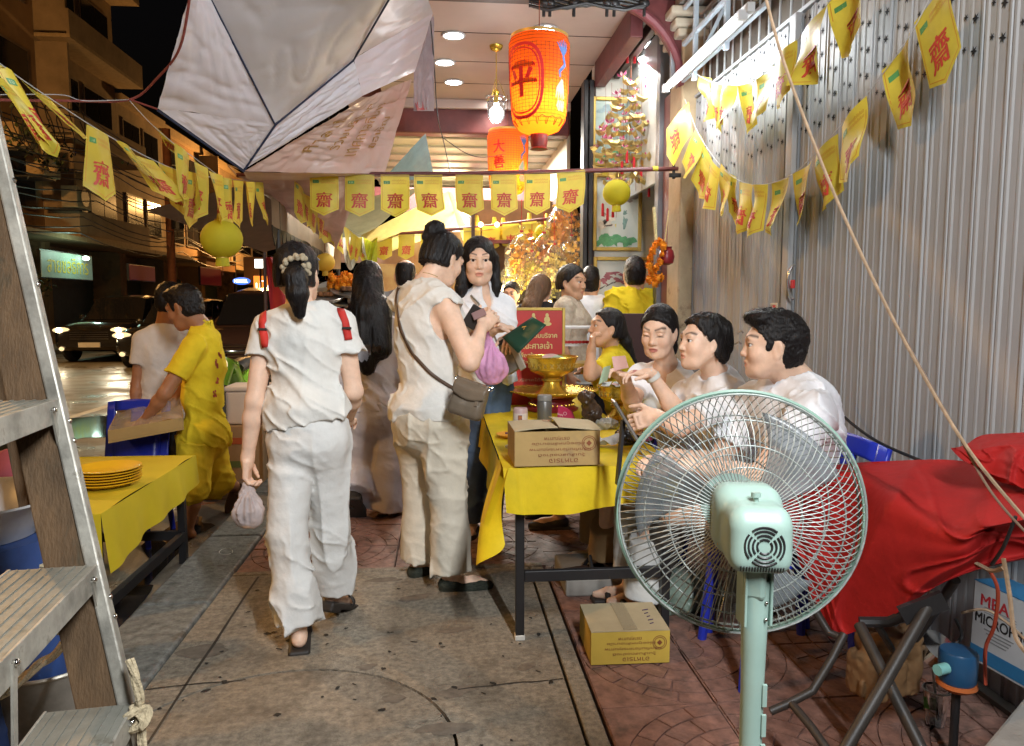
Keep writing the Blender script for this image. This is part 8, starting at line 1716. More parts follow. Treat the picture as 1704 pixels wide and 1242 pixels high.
# ================================================================== PEOPLE
from mathutils.bvhtree import BVHTree
V = lambda *a: np.array(a, float)
def kids(root, *names): return [c for c in root.children if c.name.split('.')[0] in names]
def hit(objs, px, py, lift=.004):
    r = ray(px, py); best = None
    for o in objs:
        if not hasattr(o, '_bv') : pass
        key = o.name
        if key not in _bv:
            off = wloc(o); me = o.data; vs = np.empty(len(me.vertices)*3, np.float32); me.vertices.foreach_get('co', vs); vs = vs.reshape(-1,3)+off
            _bv[key] = BVHTree.FromPolygons(vs.tolist(), [tuple(p.vertices) for p in me.polygons])
        h = _bv[key].ray_cast(Vector(tuple(C_P)), Vector(tuple(r)))
        if h[0] is not None and (best is None or h[3] < best[1]): best = (np.array(h[0]), h[3], np.array(h[1]))
    if best is None: return None
    n = best[2]; n = n if np.dot(n, r) < 0 else -n
    return best[0]+n*lift, n
_bv = {}
def strap(root, objs, pts, w, m, name='strap', extra=None, th=.003):
    Q = []
    for i in range(len(pts)-1):
        for k in range(5): t_ = k/5; Q.append((pts[i][0]*(1-t_)+pts[i+1][0]*t_, pts[i][1]*(1-t_)+pts[i+1][1]*t_))
    Q.append(pts[-1]); H = [hit(objs, *q) for q in Q]; H = [h for h in H if h is not None]
    if len(H) < 2: return None
    P = np.array([h[0] for h in H]); N_ = np.array([h[1] for h in H]); P[1:-1] = (P[:-2]+2*P[1:-1]+P[2:])/4; L = []; R = []
    for i in range(len(P)):
        d = unit(P[min(i+1,len(P)-1)]-P[max(i-1,0)]); s = unit(np.cross(N_[i], d)); L.append(P[i]+s*w/2+N_[i]*.003); R.append(P[i]-s*w/2+N_[i]*.003)
    n = len(P); return MB().add(L+R, [(k, k+1, n+k+1, n+k) for k in range(n-1)]).build(name, m, root, True, ang=180, thick=th)
WHITE = cloth_mat('white_cotton', (.74,.72,.67)); WHITE2 = cloth_mat('white_rayon', (.70,.69,.66), rough=.7); CREAM = cloth_mat('cream_twill', (.66,.60,.49)); LILAC = cloth_mat('lilac_white', (.62,.57,.58)); WHT = cloth_mat('white_tee', (.84,.85,.88)); WHT3 = cloth_mat('white_knit', (.84,.84,.85)); YEL = cloth_mat('yellow_polo', (.82,.62,.03)); YELS = cloth_mat('yellow_shorts', (.78,.56,.03)); PALE = cloth_mat('pale_white', (.66,.62,.58))
DENIM = mat('denim', (.065,.105,.175), rough=.85, var=.35, vs=9, bump=.2, bs=700, stretch=(1,1,.5)); DARKT = cloth_mat('dark_trousers', (.03,.03,.035)); TANP = cloth_mat('tan_trousers', (.34,.22,.11))
SOLE = mat('dark_sole', (.03,.024,.02), rough=.6, var=.2); KNIT = mat('green_black_knit', (.03,.035,.025), rough=.85, var=.6, vs=60, bump=.5, bs=150, stretch=(1,1,3)); WSHOE = mat('white_canvas_shoe', (.55,.52,.46), rough=.8)
BLKH = (.011,.009,.009); BRNH = (.12,.07,.04)
def stand(px, py, d, yaw, H=None):
    h = W(px, py, d); H = H or h[2]/.925; J = skel((h[0], h[1], 0), yaw, H); return J
# --- woman walking away in the foreground
J = skel((0,3,0), 0, 1.60)
J.update(hip=W(515,722,3.02), neck=W(500,515,2.99), head=W(496,458,3.02), shl=W(442,549,3.0), shr=W(570,541,3.02), ell=W(424,668,2.97), wrl=W(412,762,3.0), elr=W(589,652,3.05), wrr=W(578,700,3.25), hpl=W(487,745,3.0), hpr=W(541,742,3.04), knl=W(478,893,2.96), knr=W(552,880,3.12), anl=W(498,1052,2.95), anr=W(557,985,3.24))
J['hf'] = V(.15,.98,-.05); J['hu'] = V(-.02,.05,1); J['ff'] = V(.05,1,0); J['fl'] = V(-.15,.97,0); J['fr'] = V(.35,.85,-.42)
hd = J['head']; pe = W(492,448,2.885); 
w1 = person('person', 'woman walking away in white blouse with red straps, ponytail in a beige scrunchie', J, 'light', fem=True, build=.98, res=.0062,
  shirt=dict(mat=WHITE, neck='round', sleeve=.38, o=.012, low=.10, blouse=.22, rs=.054, sflare=.016, fold=.008, seed=31, tilt=V(.12,0,0)), pants=dict(mat=WHITE2, len=1.90, o=.010, rk=.078, rh=.092, waist=.16, fold=.012, seed=42),
  hair=dict(style='pony', vol=.012, nape=-.05, cones=[(W(494,440,2.93), W(492,462,2.86), .035, .040), (W(492,462,2.86), W(496,490,2.85), .041, .040), (W(496,490,2.85), W(499,522,2.86), .040, .020)], key='black', col=BLKH, amp=.004, to=W(492,446,2.88)), shoes=dict(style='sandal', mat=SOLE), handpose={'l': dict(D=V(-.05,-.05,-1), curl=1.1, S=V(0,1,0), N=V(1,0,0)), 'r': dict(D=V(0,1,-.1), curl=.8, S=V(-1,0,.3), N=V(-.2,0,-1))})
m = MB(); rs = np.random.RandomState(6)
for k in range(46):
    a = 2*math.pi*k/23+.3*rs.randn(); r = .046+.012*rs.randn()*.6; c = W(492,443,2.885)+V(math.cos(a)*r*.95, .012*rs.randn(), math.sin(a)*r*.85); m.ball(c, .0095+.003*rs.rand(), 7, 5)
m.build('scrunchie', mat('beige_knit', (.40,.33,.22), rough=.9, var=.3, vs=40, bump=.3), w1, True)
S_ = kids(w1, 'shirt'); M_rs = mat('red_webbing', (.58,.035,.025), rough=.7, bump=.2, bs=300)
strap(w1, S_, [(440,522),(437,545),(443,578)], .030, M_rs, 'red_strap'); strap(w1, S_, [(566,516),(575,540),(580,566)], .030, M_rs, 'red_strap')
for q in ((439,548),(577,545)):
    h = hit(S_, *q, .009)
    if h: MB().obox(h[0], (C_R, V(0,0,1), C_F), (.018,.005,.005)).build('buckle', SOLE, w1, bevel=.002)
m = MB(); m.tube([hd+V(.0,-.02,.105), hd+V(.05,-.01,.095), hd+V(.085,.01,.06)], .004, 6); m.build('hair_clip', mat('silver_clip', (.6,.58,.5), rough=.25, metal=.7), w1, True)
def soft_bag(name, label, top, bot, r, m_, squash=.6, seed=1, cat='bag', content=None):
    t = thing(name, label, cat, bot); c = (np.asarray(top)+bot)/2; L = np.linalg.norm(np.asarray(top)-bot); G_ = SDF(c-L*.5-r-.05, c+L*.5+r+.05, .0055)
    G_.ell(bot+V(0,0,r*.9), np.eye(3), (r, r*squash, r*.95), .02); G_.cone(bot+V(0,0,r*1.4), top, r*.72, .012, .05); sd = seed
    def fn(p): a = np.arctan2(p[:,1]-bot[1], p[:,0]-bot[0]); zz = (p[:,2]-bot[2])/L; return (.006*np.clip(zz*1.6,0,1)*np.sin(a*11+sd)+.006*vnoise(p*28, sd)+.003*vnoise(p*75, sd+1)).astype(np.float32)
    G_.displace(fn); sdf_obj('bag_body', [G_.mesh()], m_, t)
    if content: q = MB(); q.ball(bot+V(0,0,r*.62), r*.78, 16, 10, (1,squash,.72)); q.build('food_pack', content, t, True)
    return t
soft_bag('plastic_bag', 'cloudy white carrier bag hanging from the left hand of the walking woman', W(412,800,3.0), W(414,880,3.0), .058, mat('cloudy_film', (.62,.52,.50), rough=.35, trans=.25, var=.2, vs=12, ior=1.2), .6, 3)
# --- woman with very long hair
J = skel((0,4.8,0), 0, 1.62)
J.update(hip=W(624,690,4.82), neck=W(616,521,4.80), head=W(613,470,4.84), shl=W(577,548,4.8), shr=W(655,546,4.85), ell=W(570,628,4.8), wrl=W(580,680,5.0), elr=W(664,628,4.85), wrr=W(655,680,5.05), hpl=W(604,700,4.8), hpr=W(646,700,4.85), knl=W(603,775,4.85), knr=W(646,785,4.80), anl=W(588,828,4.68), anr=W(640,852,4.80))
J['hf'] = V(-.05,1,0); J['fl'] = V(.1,.65,-.75); J['fr'] = V(.55,.80,0)
w2 = person('person', 'woman seen from behind with very long straight black hair, pale blouse and lilac trousers', J, 'light', fem=True, res=.0085, shirt=dict(mat=LILAC, sleeve=1.2, o=.02, low=.05, fold=.010, seed=3), pants=dict(mat=cloth_mat('lilac_grey', (.52,.48,.50)), len=1.93, o=.02, rk=.10, rh=.13, waist=.12, fold=.012, seed=8),
  hair=dict(style='long', vol=.018, nape=-.10, cones=[(W(612,475,4.76), W(613,520,4.70), .098, .115), (W(608,520,4.70), W(604,590,4.66), .098, .085), (W(626,515,4.70), W(632,580,4.66), .10, .075), (W(592,525,4.70), W(588,590,4.67), .07, .045), (W(614,580,4.66), W(612,612,4.66), .08, .05)], key='black', col=BLKH, amp=.004), shoes=dict(style='flat', mat=SOLE))
# --- woman with bun and crossbody bag
J = skel((0,3.55,0), 0, 1.68)
J.update(hip=W(714,690,3.56), neck=W(708,474,3.55), head=W(738,433,3.60), shl=W(672,503,3.68), shr=W(742,510,3.42), elr=W(782,603,3.34), wrr=W(802,545,3.46), ell=W(735,595,3.80), wrl=W(792,545,3.66), hpl=W(694,705,3.66), hpr=W(736,705,3.50), knl=W(700,820,3.72), knr=W(746,825,3.52), anl=W(697,938,3.74), anr=W(752,960,3.55))
J['hf'] = V(.66,.62,-.42); J['hu'] = V(.25,.25,1); J['ff'] = V(.85,.5,0); J['fl'] = V(.75,.65,0); J['fr'] = V(.98,.05,0)
w3 = person('person', 'woman with a bun in sleeveless white top, brown bag strap across her back', J, 'light', fem=True, build=1.12, hk=.97, res=.0066, shirt=dict(mat=WHITE, neck='round', sleeve=0, o=.018, low=-.02, flare=-.012, fold=.010, seed=14), pants=dict(mat=CREAM, len=1.93, o=.018, rk=.082, rh=.096, waist=.02, fold=.010, seed=23),
  hair=dict(style='bun', vol=.012, nape=-.055, ells=[(W(722,382,3.57), np.eye(3), (.046,.042,.040)), (W(712,394,3.56), np.eye(3), (.03,.03,.025)), (W(729,376,3.57), np.eye(3), (.03,.03,.022))], key='black', col=BLKH, amp=.005, to=W(722,384,3.57)), shoes=dict(style='flat', mat=KNIT),
  handpose={'r': dict(D=V(.55,.45,.55), curl=.9, N=V(-.2,.9,-.3), S=V(-.3,.2,1)), 'l': dict(D=V(.8,-.1,.3), curl=.9, N=V(.2,-.9,-.1), S=V(0,0,1))})
M_bs = mat('brown_leather', (.085,.048,.028), rough=.5, var=.15); M_bag = mat('taupe_leather', (.155,.12,.085), rough=.38, var=.15, vs=8, bump=.15, bs=90)
strap(w3, kids(w3, 'shirt','body'), [(668,464),(660,500),(668,550),(688,590),(715,620),(742,640),(762,652)], .016, M_bs, 'bag_strap')
m = MB(); P_ = [hit(kids(w3,'body','shirt'), 680+8*k, 446+2.6*k+1.5*math.sin(k), .002) for k in range(7)]; P_ = [p[0] for p in P_ if p]
if len(P_) > 2: m.tube(P_, .0012, 5); m.build('necklace', M_gold, w3, True)
bc_ = W(781,662,3.24); bt_ = thing('shoulder_bag', 'small taupe leather flap bag at the hip of the woman with the bun', 'bag', bc_); Rb = unit(V(.88,-.35,-.28)); Ub = unit(np.cross(np.cross(Rb, V(.28,.0,1)), Rb)); Nb = np.cross(Rb, Ub)
if np.dot(Nb, C_P-bc_) < 0: Nb = -Nb
RB = np.stack([Rb, Ub, Nb]); G_ = SDF(bc_-.16, bc_+.16, .004); G_.rbox(bc_-Ub*.006, RB, (.078,.074,.030), .022, 0); G_.rbox(bc_-Ub*.05, RB, (.074,.034,.036), .022, .02); G_.displace(lambda p: .003*vnoise(p*30,5)); sdf_obj('bag_body', [G_.mesh()], M_bag, bt_)
MB().grid(lambda u,v: bc_+Rb*(u-.5)*.15+Ub*(.074-.062*v-.020*v*math.sin(math.pi*u))+Nb*(.006+.034*math.sin(min(1,v*2.2)*1.5)), 14, 8).build('flap', M_bag, bt_, True, thick=.004); MB().bar(bc_+Rb*.035+Ub*.075+Nb*.024, bc_+Rb*.05-Ub*.022+Nb*.042, .014, .004, tuple(Nb)).build('closing_strap', M_bag, bt_, bevel=.001)
for s in (-1,1): MB().lathe([(.008,-.002),(.012,0),(.008,.002)], bc_+Rb*.080*s+Ub*.066, 14, axis=Nb, cap=False).build('ring', M_chr, bt_, True)
h0 = hit(kids(w3,'shirt','body'), 757, 648); 
if h0: MB().tube([h0[0], (h0[0]+bc_-Rb*.08+Ub*.066)/2+V(0,-.012,.0), bc_-Rb*.080+Ub*.066], .006, 6).build('strap_link', M_chr, bt_, True)
t = thing('wallet', 'dark wallet and phone held in the hand of the woman with the bun', 'wallet', W(795,530,3.46)); MB().obox(W(788,528,3.48), (unit(V(.5,-.2,.8)), unit(V(.8,.2,-.5)), unit(V(0,-1,-.1))), (.055,.034,.006)).build('wallet_body', SOLE, t, bevel=.004); MB().obox(W(797,523,3.45), (unit(V(.9,-.1,.4)), unit(V(-.4,.1,.9)), unit(V(0,-1,.1))), (.032,.018,.005)).build('phone_body', mat('mauve_phone', (.30,.18,.17), rough=.3), t, bevel=.003)
# --- woman in the white collared shirt, facing us
J = skel((0,4.3,0), math.pi, 1.70)
J.update(hip=W(808,632,4.38), neck=W(804,491,4.30), head=W(797,436,4.24), shr=W(770,514,4.26), shl=W(840,511,4.34), elr=W(776,590,4.14), wrr=W(826,545,3.86), ell=W(850,590,4.25), wrl=W(852,560,3.98), hpr=W(794,648,4.36), hpl=W(826,648,4.40), knr=W(790,765,4.36), knl=W(822,768,4.42), anr=W(786,872,4.45), anl=W(818,876,4.42))
J['hf'] = unit(V(-.02,-1,-.05)); J['ff'] = V(-.2,-1,0); J['gaze'] = V(.05,0,0)
hd = J['head']
w4 = person('person', 'woman in white collared shirt and blue jeans facing the viewer, shoulder length black hair', J, 'light', fem=True, hk=1.03, res=.0072, mouth=.8, shirt=dict(mat=WHT, neck='collar', sleeve=1.3, o=.02, low=-.02, fold=.010, seed=51), pants=dict(mat=DENIM, len=1.95, o=.006, rk=.066, rh=.062, waist=.05, name='jeans', fold=.008, seed=9),
  hair=dict(style='long', vol=.013, nape=-.17, front=.012, cones=[(hd+V(.085,.02,.02), hd+V(.098,.0,-.14), .034, .030), (hd+V(.098,0,-.14), hd+V(.10,-.02,-.19), .03, .012), (hd+V(-.085,.02,.02), hd+V(-.10,.0,-.15), .034, .034), (hd+V(-.10,0,-.15), hd+V(-.095,-.02,-.215), .034, .014), (hd+V(0,.07,0), hd+V(0,.08,-.17), .085, .07)], key='black', col=BLKH, amp=.003), shoes=dict(style='flat', mat=SOLE),
  handpose={'r': dict(D=V(.9,-.25,-.05), curl=.75, N=V(-.1,.1,-1), S=V(.1,-1,.1)), 'l': dict(D=V(-.2,-.9,-.3), curl=.9, N=V(0,.2,-1), S=V(-1,0,.1))})
t = thing('booklet', 'dark green booklet held out over the gold bowl', 'booklet', W(866,555,3.72)); Rq = unit(W(908,545,3.68)-W(835,560,3.78)); Uq = unit(W(880,530,3.74)-W(858,582,3.70)); g = MB()
g.grid(lambda u,v: W(836,562,3.78)*(1-u)*(1-v)+W(886,528,3.74)*(1-u)*v+W(909,541,3.68)*u*v+W(862,588,3.70)*u*(1-v)+V(0,-.012,0)*math.sin(u*3), 8, 6); g.build('cover', mat('bottle_green', (.012,.055,.030), rough=.45, var=.1), t, True, thick=.006); MB().obox(W(872,544,3.69), (unit(Rq), unit(Uq), C_F), (.012,.002,.001)).build('emblem', M_goldp, t); MB().obox(W(872,547,3.69), (unit(Uq), unit(Rq), C_F), (.007,.0015,.001)).build('emblem', M_goldp, t)
t = thing('hand_bag', 'grey leather handbag hanging open below the green booklet', 'bag', W(850,590,3.95)); A_ = [W(827,568,3.95), W(848,560,3.90), W(868,610,3.88), W(842,626,3.93)]; M_gb2 = mat('grey_leather', (.20,.185,.16), rough=.45, var=.15, vs=10)
MB().prism(A_, V(.03,.06,.0)).build('bag_body', M_gb2, t, bevel=.006); MB().prism([W(842,566,3.88), W(850,562,3.85), W(874,612,3.83), W(866,618,3.86)], V(.01,.02,0)).build('flap', mat('pale_leather', (.42,.38,.32), rough=.5), t, bevel=.003); MB().prism([W(826,569,3.93), W(850,559,3.88), W(852,566,3.88), W(829,576,3.93)], V(.01,.02,0)).build('top_edge', SOLE, t, bevel=.002); MB().tube([W(827,570,3.95), W(812,535,4.1), W(796,505,4.14), W(784,492,4.2)], .006, 6).build('bag_handle', M_gb2, t, True)
soft_bag('plastic_bag', 'bright pink carrier bag with food inside, hanging below the two women\'s hands', W(810,556,3.66), W(818,640,3.66), .078, mat('pink_film', (.85,.42,.68), rough=.3, trans=.25, var=.2, vs=14, ior=1.15), .55, 7, content=mat('orange_snack', (.55,.20,.08), rough=.6, var=.5, vs=40))
# --- man in yellow at the kerb, in the road
J = skel((0,4.85,ROADZ), math.pi/2, 1.66)
J.update(hip=W(338,722,4.90), neck=W(338,548,4.88), head=W(306,513,4.84), shl=W(322,578,4.70), shr=W(346,572,5.05), ell=W(274,655,4.62), wrl=W(240,700,4.72), elr=W(300,660,5.1), wrr=W(255,700,5.05), hpl=W(328,745,4.82), hpr=W(350,745,5.0), knl=W(318,815,4.76), knr=W(358,800,5.06), anl=W(312,884,4.80), anr=W(398,812,5.42))
J['hf'] = unit(V(-.88,.30,-.36)); J['hu'] = V(-.3,.1,1); J['ff'] = V(-.9,.35,0); J['fl'] = V(-1,.1,0); J['fr'] = V(-.35,.2,-.85)
m8 = person('person', 'man in bright yellow polo shirt and yellow shorts bending forward with a cardboard tray', J, 'tan', res=.0078, build=1.08, hk=1.08, shirt=dict(mat=YEL, neck='collar', sleeve=.62, o=.02, low=-.10, fold=.011, seed=61, rs=.062), pants=dict(mat=YELS, len=1.12, o=.02, rk=.10, rh=.098, waist=.0, name='shorts', fold=.012, seed=7), hair=dict(style='short', vol=.016, nape=-.07, key='black', col=BLKH), shoes=dict(style='sandal', mat=mat('tan_sandal', (.16,.09,.05), rough=.7)),
  handpose={'l': dict(D=V(-.85,.1,-.5), curl=.7, N=V(-.2,.3,-.9), S=V(-.3,.9,.1)), 'r': dict(D=V(-.9,0,-.4), curl=.7, N=V(0,.2,-1), S=V(-.1,-1,0))})
S_ = kids(m8, 'shirt')
for (q, s, nm, mm) in (((360,605),.03,'printed_mark',mat('faded_red_ink', (.50,.10,.05), rough=.8)),((362,632),.05,'printed_mark',None),((366,592),.02,'printed_mark',None),((357,655),.035,'printed_mark',None)):
    h = hit(S_, *q, .003)
    if h:
        c, n = h; a = unit(np.cross(n, V(0,0,1))); b = np.cross(a, n); g = MB()
        for k in range(9): x, z = n1(k*1.9, q[1])*s*.35, n1(k*2.7, q[0]+3)*s; g.add([c+a*(x-.006)+b*(z-.008), c+a*(x+.006)+b*(z-.008), c+a*(x+.007)+b*(z+.008), c+a*(x-.005)+b*(z+.008)], [(0,1,2,3)])
        g.build(nm, mat('faded_red_ink', (.50,.10,.05), rough=.8), m8)
t = thing('cardboard_tray', 'flat brown cardboard tray carried by the man in yellow', 'tray', W(240,705,4.75)); a, b, c, d = W(180,735,4.45), W(196,700,5.05), W(300,668,5.15), W(306,712,4.62)
MB().prism([a, d, c, b], V(0,0,-.012)).build('tray_bottom', M_card, t); 
for p, q in ((a,b),(b,c),(c,d),(d,a)): MB().prism([p+(q-p)*.01+V(0,0,.001), q-(q-p)*.01+V(0,0,.001), q-(q-p)*.01+V(0,0,.065), p+(q-p)*.01+V(0,0,.065)], unit(np.cross(q-p, V(0,0,1)))*.004).build('tray_side', M_card, t)
MB().grid(lambda u,v: (a*(1-u)*(1-v)+d*u*(1-v)+c*u*v+b*(1-u)*v)+V(0,0,.05+.03*abs(n1(u*5,v*5,3))), 14, 10).build('plastic_wrap', mat('clear_wrap3', (.8,.75,.65), rough=.1, alpha=.35, var=0), t, True)
# --- man in the white T-shirt beyond him
J = skel((0,5.4,ROADZ), 0, 1.70)
J.update(hip=W(268,690,5.45), neck=W(274,545,5.42), head=W(284,502,5.46), shl=W(238,566,5.35), shr=W(306,562,5.55), ell=W(228,640,5.35), wrl=W(224,690,5.3), elr=W(312,640,5.6), wrr=W(300,690,5.5), hpl=W(254,705,5.4), hpr=W(286,705,5.5), knl=W(252,775,5.4), knr=W(300,775,5.5), anl=W(246,845,5.42), anr=W(330,838,5.6))
J['hf'] = unit(V(.35,.9,-.15)); J['ff'] = V(.6,.8,0); J['fl'] = V(-.6,-.6,0); J['fr'] = V(.9,.3,0)
person('person', 'man in plain white T-shirt and dark trousers, mostly hidden behind the man in yellow', J, 'tan', res=.010, shirt=dict(mat=PALE, neck='round', sleeve=.55, o=.02, low=-.06, fold=.01, seed=71), pants=dict(mat=DARKT, len=1.55, o=.015, rk=.075, rh=.07, waist=.0), hair=dict(style='short', vol=.014, key='black', col=BLKH), shoes=dict(style='flat', mat=WSHOE))
# --- bald man further on
J = stand(675,444,6.0,.05,1.70); J['hf'] = unit(V(.05,1,-.12))
person('person', 'balding man in grey shirt seen from behind, only his head showing between two women', J, 'mid', res=.010, shirt=dict(mat=cloth_mat('grey_shirt', (.30,.30,.31)), neck='collar', sleeve=.6, o=.02, low=-.08), pants=dict(mat=DARKT, len=1.95, waist=0), hair=dict(style='bald', vol=.008, key='black', col=BLKH), shoes=dict(style='flat', mat=SOLE))
# --- seated man by the fan
def sit(J, hip, fx=-1., knee=.44, side=.09, ax=None, az=.07):
    hip = np.asarray(hip, float); J['hip'] = hip; J['ff'] = V(-1,0,0)
    for s, q in (('l',-1),('r',1)):
        J['hp'+s] = hip+V(-.02,q*.085,-.02); J['kn'+s] = hip+V(-knee,q*(side+.05),.0); J['an'+s] = V(hip[0]-knee-.02+(ax or 0), hip[1]+q*(side+.03), az)
J = skel((0,2.7,0), math.pi/2, 1.72); sit(J, (1.36,2.66,.53)); J.update(neck=W(1322,634,2.74), head=W(1284,577,2.70), shl=W(1352,690,2.53), shr=W(1258,668,2.95), ell=W(1262,800,2.42), wrl=W(1150,775,2.55), elr=W(1190,775,2.95), wrr=W(1118,758,2.75))
J['hf'] = unit(V(-.95,.28,.0)); J['hu'] = V(-.05,0,1); J.update(knl=V(.93,2.86,.52), knr=V(.93,3.02,.52), anl=V(.90,3.16,.07), anr=V(.94,3.36,.07))
m7 = person('person', 'man in white T-shirt with short black hair seated behind the fan, in profile', J, 'light', res=.0066, hk=.93, build=1.12, mouth=.5, seat=True, shirt=dict(mat=WHT, neck='round', sleeve=.66, o=.016, low=-.10, fold=.011, seed=81, rs=.062), pants=dict(mat=cloth_mat('grey_trousers', (.10,.09,.08)), len=1.9, o=.014, rk=.075, rh=.066, waist=.0), hair=dict(style='short', vol=.016, nape=-.075, key='black', col=BLKH, ells=[(J['head']+V(-.03,.01,.105), np.eye(3), (.068,.066,.026))]), shoes=dict(style='sandal', mat=SOLE),
  handpose={'l': dict(D=V(-.95,.2,-.15), curl=.7, N=V(0,.2,-1), S=V(.1,1,.2)), 'r': dict(D=V(-.95,-.2,-.1), curl=.7, N=V(0,-.2,-1), S=V(.1,-1,.2))})
# --- seated woman with pinned-up hair
J = skel((0,3.1,0), math.pi/2, 1.60); sit(J, (1.30,3.12,.53)); J.update(neck=W(1192,626,3.12), head=W(1168,571,3.06), shl=W(1200,676,2.98), shr=W(1140,655,3.32), ell=W(1128,712,2.82), wrl=W(1092,692,2.90), elr=W(1098,702,3.30), wrr=W(1078,692,3.06))
J['hf'] = unit(V(-.97,-.16,.06)); J['hu'] = V(.0,0,1); hd = J['head']
w6 = person('person', 'woman in white top with pinned-up black hair, seated in the middle and gazing left', J, 'light', fem=True, res=.0068, hk=.93, seat=True, brow=1.15, shirt=dict(mat=WHT3, neck='round', sleeve=.60, o=.016, low=-.05, fold=.009, seed=91), pants=dict(mat=WHITE2, len=1.9, o=.014, rk=.08, rh=.08, waist=.05),
  hair=dict(style='bun', vol=.016, nape=-.06, line=-.006, ells=[(hd+V(.078,.0,.048), np.eye(3), (.048,.058,.050)), (hd+V(.095,.0,-.005), np.eye(3), (.036,.048,.044)), (hd+V(.085,0,-.055), np.eye(3), (.028,.042,.034)), (hd+V(.005,0,.092), np.eye(3), (.062,.058,.024))], key='black', col=BLKH, amp=.006, to=hd+V(.10,0,.02)), shoes=dict(style='sandal', mat=SOLE),
  handpose={'l': dict(D=V(-.85,.25,-.3), curl=1.1, N=V(-.1,.8,-.4), S=V(-.2,.3,1)), 'r': dict(D=V(-.7,-.5,-.3), curl=1.0, N=V(0,-.8,-.4), S=V(-.2,-.2,1))})
for q in (V(.13,-.045,.04), V(.12,-.05,-.005)): MB().tube([hd+q, hd+q+V(.012,-.012,.012), hd+q+V(.024,0,.004)], .004, 6).build('hair_clip', mat('silver_clip', (.6,.58,.5)), w6, True)
# --- seated woman counting money
J = skel((0,3.5,0), math.pi/2, 1.60); sit(J, (1.24,3.62,.53)); J.update(neck=W(1110,612,3.46), head=W(1096,553,3.40), shl=W(1148,652,3.38), shr=W(1066,632,3.56), ell=W(1128,690,3.20), wrl=W(1084,624,3.16), elr=W(1052,672,3.42), wrr=W(1040,632,3.22))
J['hf'] = unit(V(-.55,-.80,-.24)); J['hu'] = V(-.05,-.12,1); hd = J['head']
w5 = person('person', 'woman in white V-neck shirt with hair tied back, looking down and counting notes', J, 'light', fem=True, res=.0068, hk=.95, seat=True, eyes='down', brow=1.1, mouth=.4, lip=(.42,.12,.11), shirt=dict(mat=WHT, neck='v', sleeve=.62, o=.018, low=-.05, fold=.010, seed=101), pants=dict(mat=TANP, len=1.9, o=.016, rk=.08, rh=.08, waist=.0),
  hair=dict(style='bun', vol=.013, nape=-.07, ells=[(hd+V(.065,.065,-.07), np.eye(3), (.045,.045,.055))], key='black', col=BLKH, amp=.003, to=hd+V(.06,.06,-.05)), shoes=dict(style='sandal', mat=SOLE),
  handpose={'l': dict(D=V(-.95,-.05,.12), curl=.75, N=V(-.1,.2,-1), S=V(-.1,-.9,.1)), 'r': dict(D=V(-.75,-.35,.5), curl=.9, N=V(.3,-.5,-.8), S=V(-.3,-.6,.4))})
wr = J['wrl']; D = unit(J['ell']-wr); MB().lathe([(.029,-.010),(.031,-.008),(.031,.008),(.029,.010)], wr+D*.012, 22, axis=D, cap=False).build('watch_band', mat('white_rubber', (.66,.66,.62), rough=.5), w5, True, thick=.003); MB().obox(wr+D*.012+V(-.01,-.024,.014), (D, unit(V(.2,.1,1)), unit(V(-.3,-1,.3))), (.014,.012,.005)).build('watch_face', mat('white_rubber', (.66,.66,.62)), w5, bevel=.003)
for k, (pts_, mm, l) in enumerate((([(1018,594,3.14),(1040,592,3.12),(1046,612,3.12),(1022,618,3.14)],2,'pink bank note between the fingers of the counting woman'),([(1004,612,3.12),(1016,608,3.1),(1010,634,3.08),(996,640,3.1)],1,'green bank note hanging from the fingers of the counting woman'))):
    P_ = [W(*q) for q in pts_]; tag(MB().grid(lambda u,v: P_[0]*(1-u)*(1-v)+P_[1]*u*(1-v)+P_[2]*u*v+P_[3]*(1-u)*v+V(0,.006*math.sin(u*4),0), 5, 4).build('bank_note', M_note[mm], None, True), l, 'note', 'bank notes being counted')
# --- seated woman in yellow behind
J = skel((0,4.5,0), math.pi/2, 1.58); J['hip'] = W(1048,700,4.62); sit(J, (W(1048,700,4.62)[0], W(1048,700,4.62)[1], .54)); J.update(neck=W(1020,585,4.56), head=W(1008,547,4.50), shl=W(1012,607,4.36), shr=W(1038,600,4.72), ell=W(982,625,4.24), wrl=W(984,585,4.26), elr=W(1000,640,4.8), wrr=W(980,620,4.6)); J['hf'] = unit(V(-.96,-.12,.14)); hd = J['head']
person('person', 'woman in yellow shirt with a ponytail, seated behind with a hand at her chin', J, 'mid', fem=True, res=.0095, seat=True, shirt=dict(mat=YEL, neck='collar', sleeve=.6, o=.018, low=-.06), pants=dict(mat=DARKT, len=1.9, waist=0), hair=dict(style='pony', vol=.010, nape=-.05, cones=[(hd+V(.085,.02,.02), hd+V(.13,.02,-.08), .032, .034), (hd+V(.13,.02,-.08), hd+V(.20,.02,-.24), .034, .014)], key='black', col=(.02,.014,.012)), shoes=dict(style='flat', mat=SOLE), handpose={'l': dict(D=V(.05,-.05,1), curl=1.1, N=V(1,0,.1), S=V(0,1,0))})
chair((J['hip'][0]+.02, J['hip'][1], 0), math.radians(90), 'blue plastic chair under the seated woman in yellow')
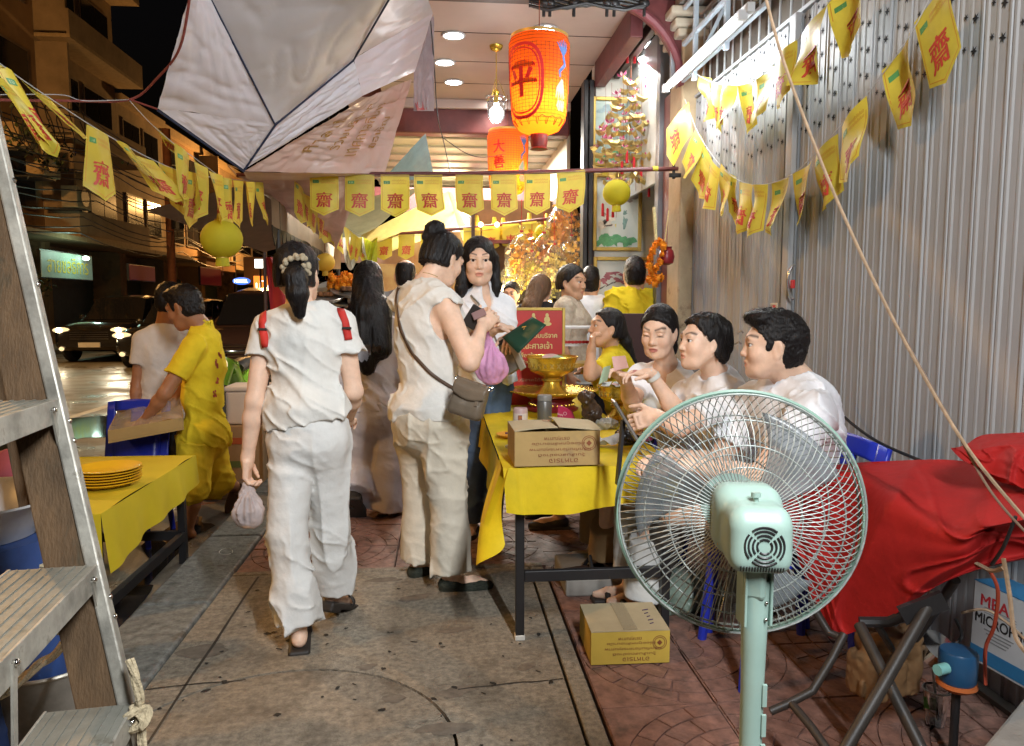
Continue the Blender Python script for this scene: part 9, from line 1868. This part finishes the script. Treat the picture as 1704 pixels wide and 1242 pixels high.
# --- standing people by the shrine
J = stand(1057,466,6.35,.1,1.72); J['hf'] = unit(V(.15,1,-.1)); J['elr'] = J['shr']+V(.12,.05,-.26); J['wrr'] = J['elr']+V(.02,.22,.06)
m13 = person('person', 'man in wrinkled yellow T-shirt seen from behind, in front of the framed pictures', J, 'mid', res=.0095, build=1.22, hk=1.10, shirt=dict(mat=YEL, neck='round', sleeve=.65, o=.022, low=-.08, fold=.018, seed=111), pants=dict(mat=DARKT, len=1.95, waist=0), hair=dict(style='short', vol=.018, nape=-.08, key='black', col=BLKH), shoes=dict(style='flat', mat=SOLE))
J = stand(950,472,6.0,-math.pi*.62,1.64); J['hf'] = unit(V(.72,-.62,-.05))
person('person', 'older woman in cream lace blouse with tied back hair, turned to the right', J, 'mid', fem=True, res=.0095, build=1.2, hk=1.10, shirt=dict(mat=mat('cream_lace', (.62,.54,.42), rough=.9, var=.5, vs=28, bump=.8, bs=45, col2=(.50,.40,.30)), neck='round', sleeve=.95, o=.02, low=-.08), pants=dict(mat=WHITE2, len=1.95, waist=.0), hair=dict(style='bun', vol=.014, nape=-.05, key='black', col=(.02,.016,.014), ells=[(J['head']+V(-.09,.05,-.0), np.eye(3), (.04,.04,.05))]), shoes=dict(style='flat', mat=SOLE))
J = stand(900,478,6.7,-.5,1.60); J['hf'] = unit(V(.65,.72,-.1)); hd = J['head']
person('person', 'woman in black top with long straight brown hair, seen from behind by the offerings', J, 'light', fem=True, res=.0095, shirt=dict(mat=cloth_mat('black_top', (.02,.02,.024)), neck='round', sleeve=.5, o=.016, low=-.05), pants=dict(mat=DARKT, len=1.95, waist=.05), hair=dict(style='long', vol=.016, nape=-.12, cones=[(hd+V(-.045,-.04,0), hd+V(-.10,-.10,-.16), .085, .085), (hd+V(-.10,-.10,-.16), hd+V(-.12,-.12,-.34), .085, .05)], key='brown', col=BRNH), shoes=dict(style='flat', mat=SOLE))
J = stand(851,482,7.6,math.pi*.93,1.56); J['hf'] = unit(V(-.35,-.9,-.1))
m16 = person('person', 'small distant woman in white and pink clothes, left of the long brown hair', J, 'mid', fem=True, res=.010, shirt=dict(mat=WHT, neck='round', sleeve=.7, o=.018, low=-.05), pants=dict(mat=WHITE2, len=1.95, waist=.05), hair=dict(style='bun', vol=.016, key='black', col=BLKH), shoes=dict(style='flat', mat=SOLE))
MB().grid(lambda u,v: W(838+10*u+14*v, 500+22*v+3*math.sin(u*3), 7.44-.02*u), 6, 8).build('sash', mat('hot_pink', (.75,.06,.25), rough=.7), m16, True, thick=.004)
J = stand(983,474,6.5,-.2,1.66); J['hf'] = unit(V(.3,.95,0))
person('person', 'person in white with dark hair, half hidden behind the woman in lace', J, 'mid', res=.010, shirt=dict(mat=WHT, neck='round', sleeve=.6, o=.02, low=-.06), pants=dict(mat=DARKT, len=1.95, waist=0), hair=dict(style='short', vol=.016, key='black', col=BLKH), shoes=dict(style='flat', mat=SOLE))
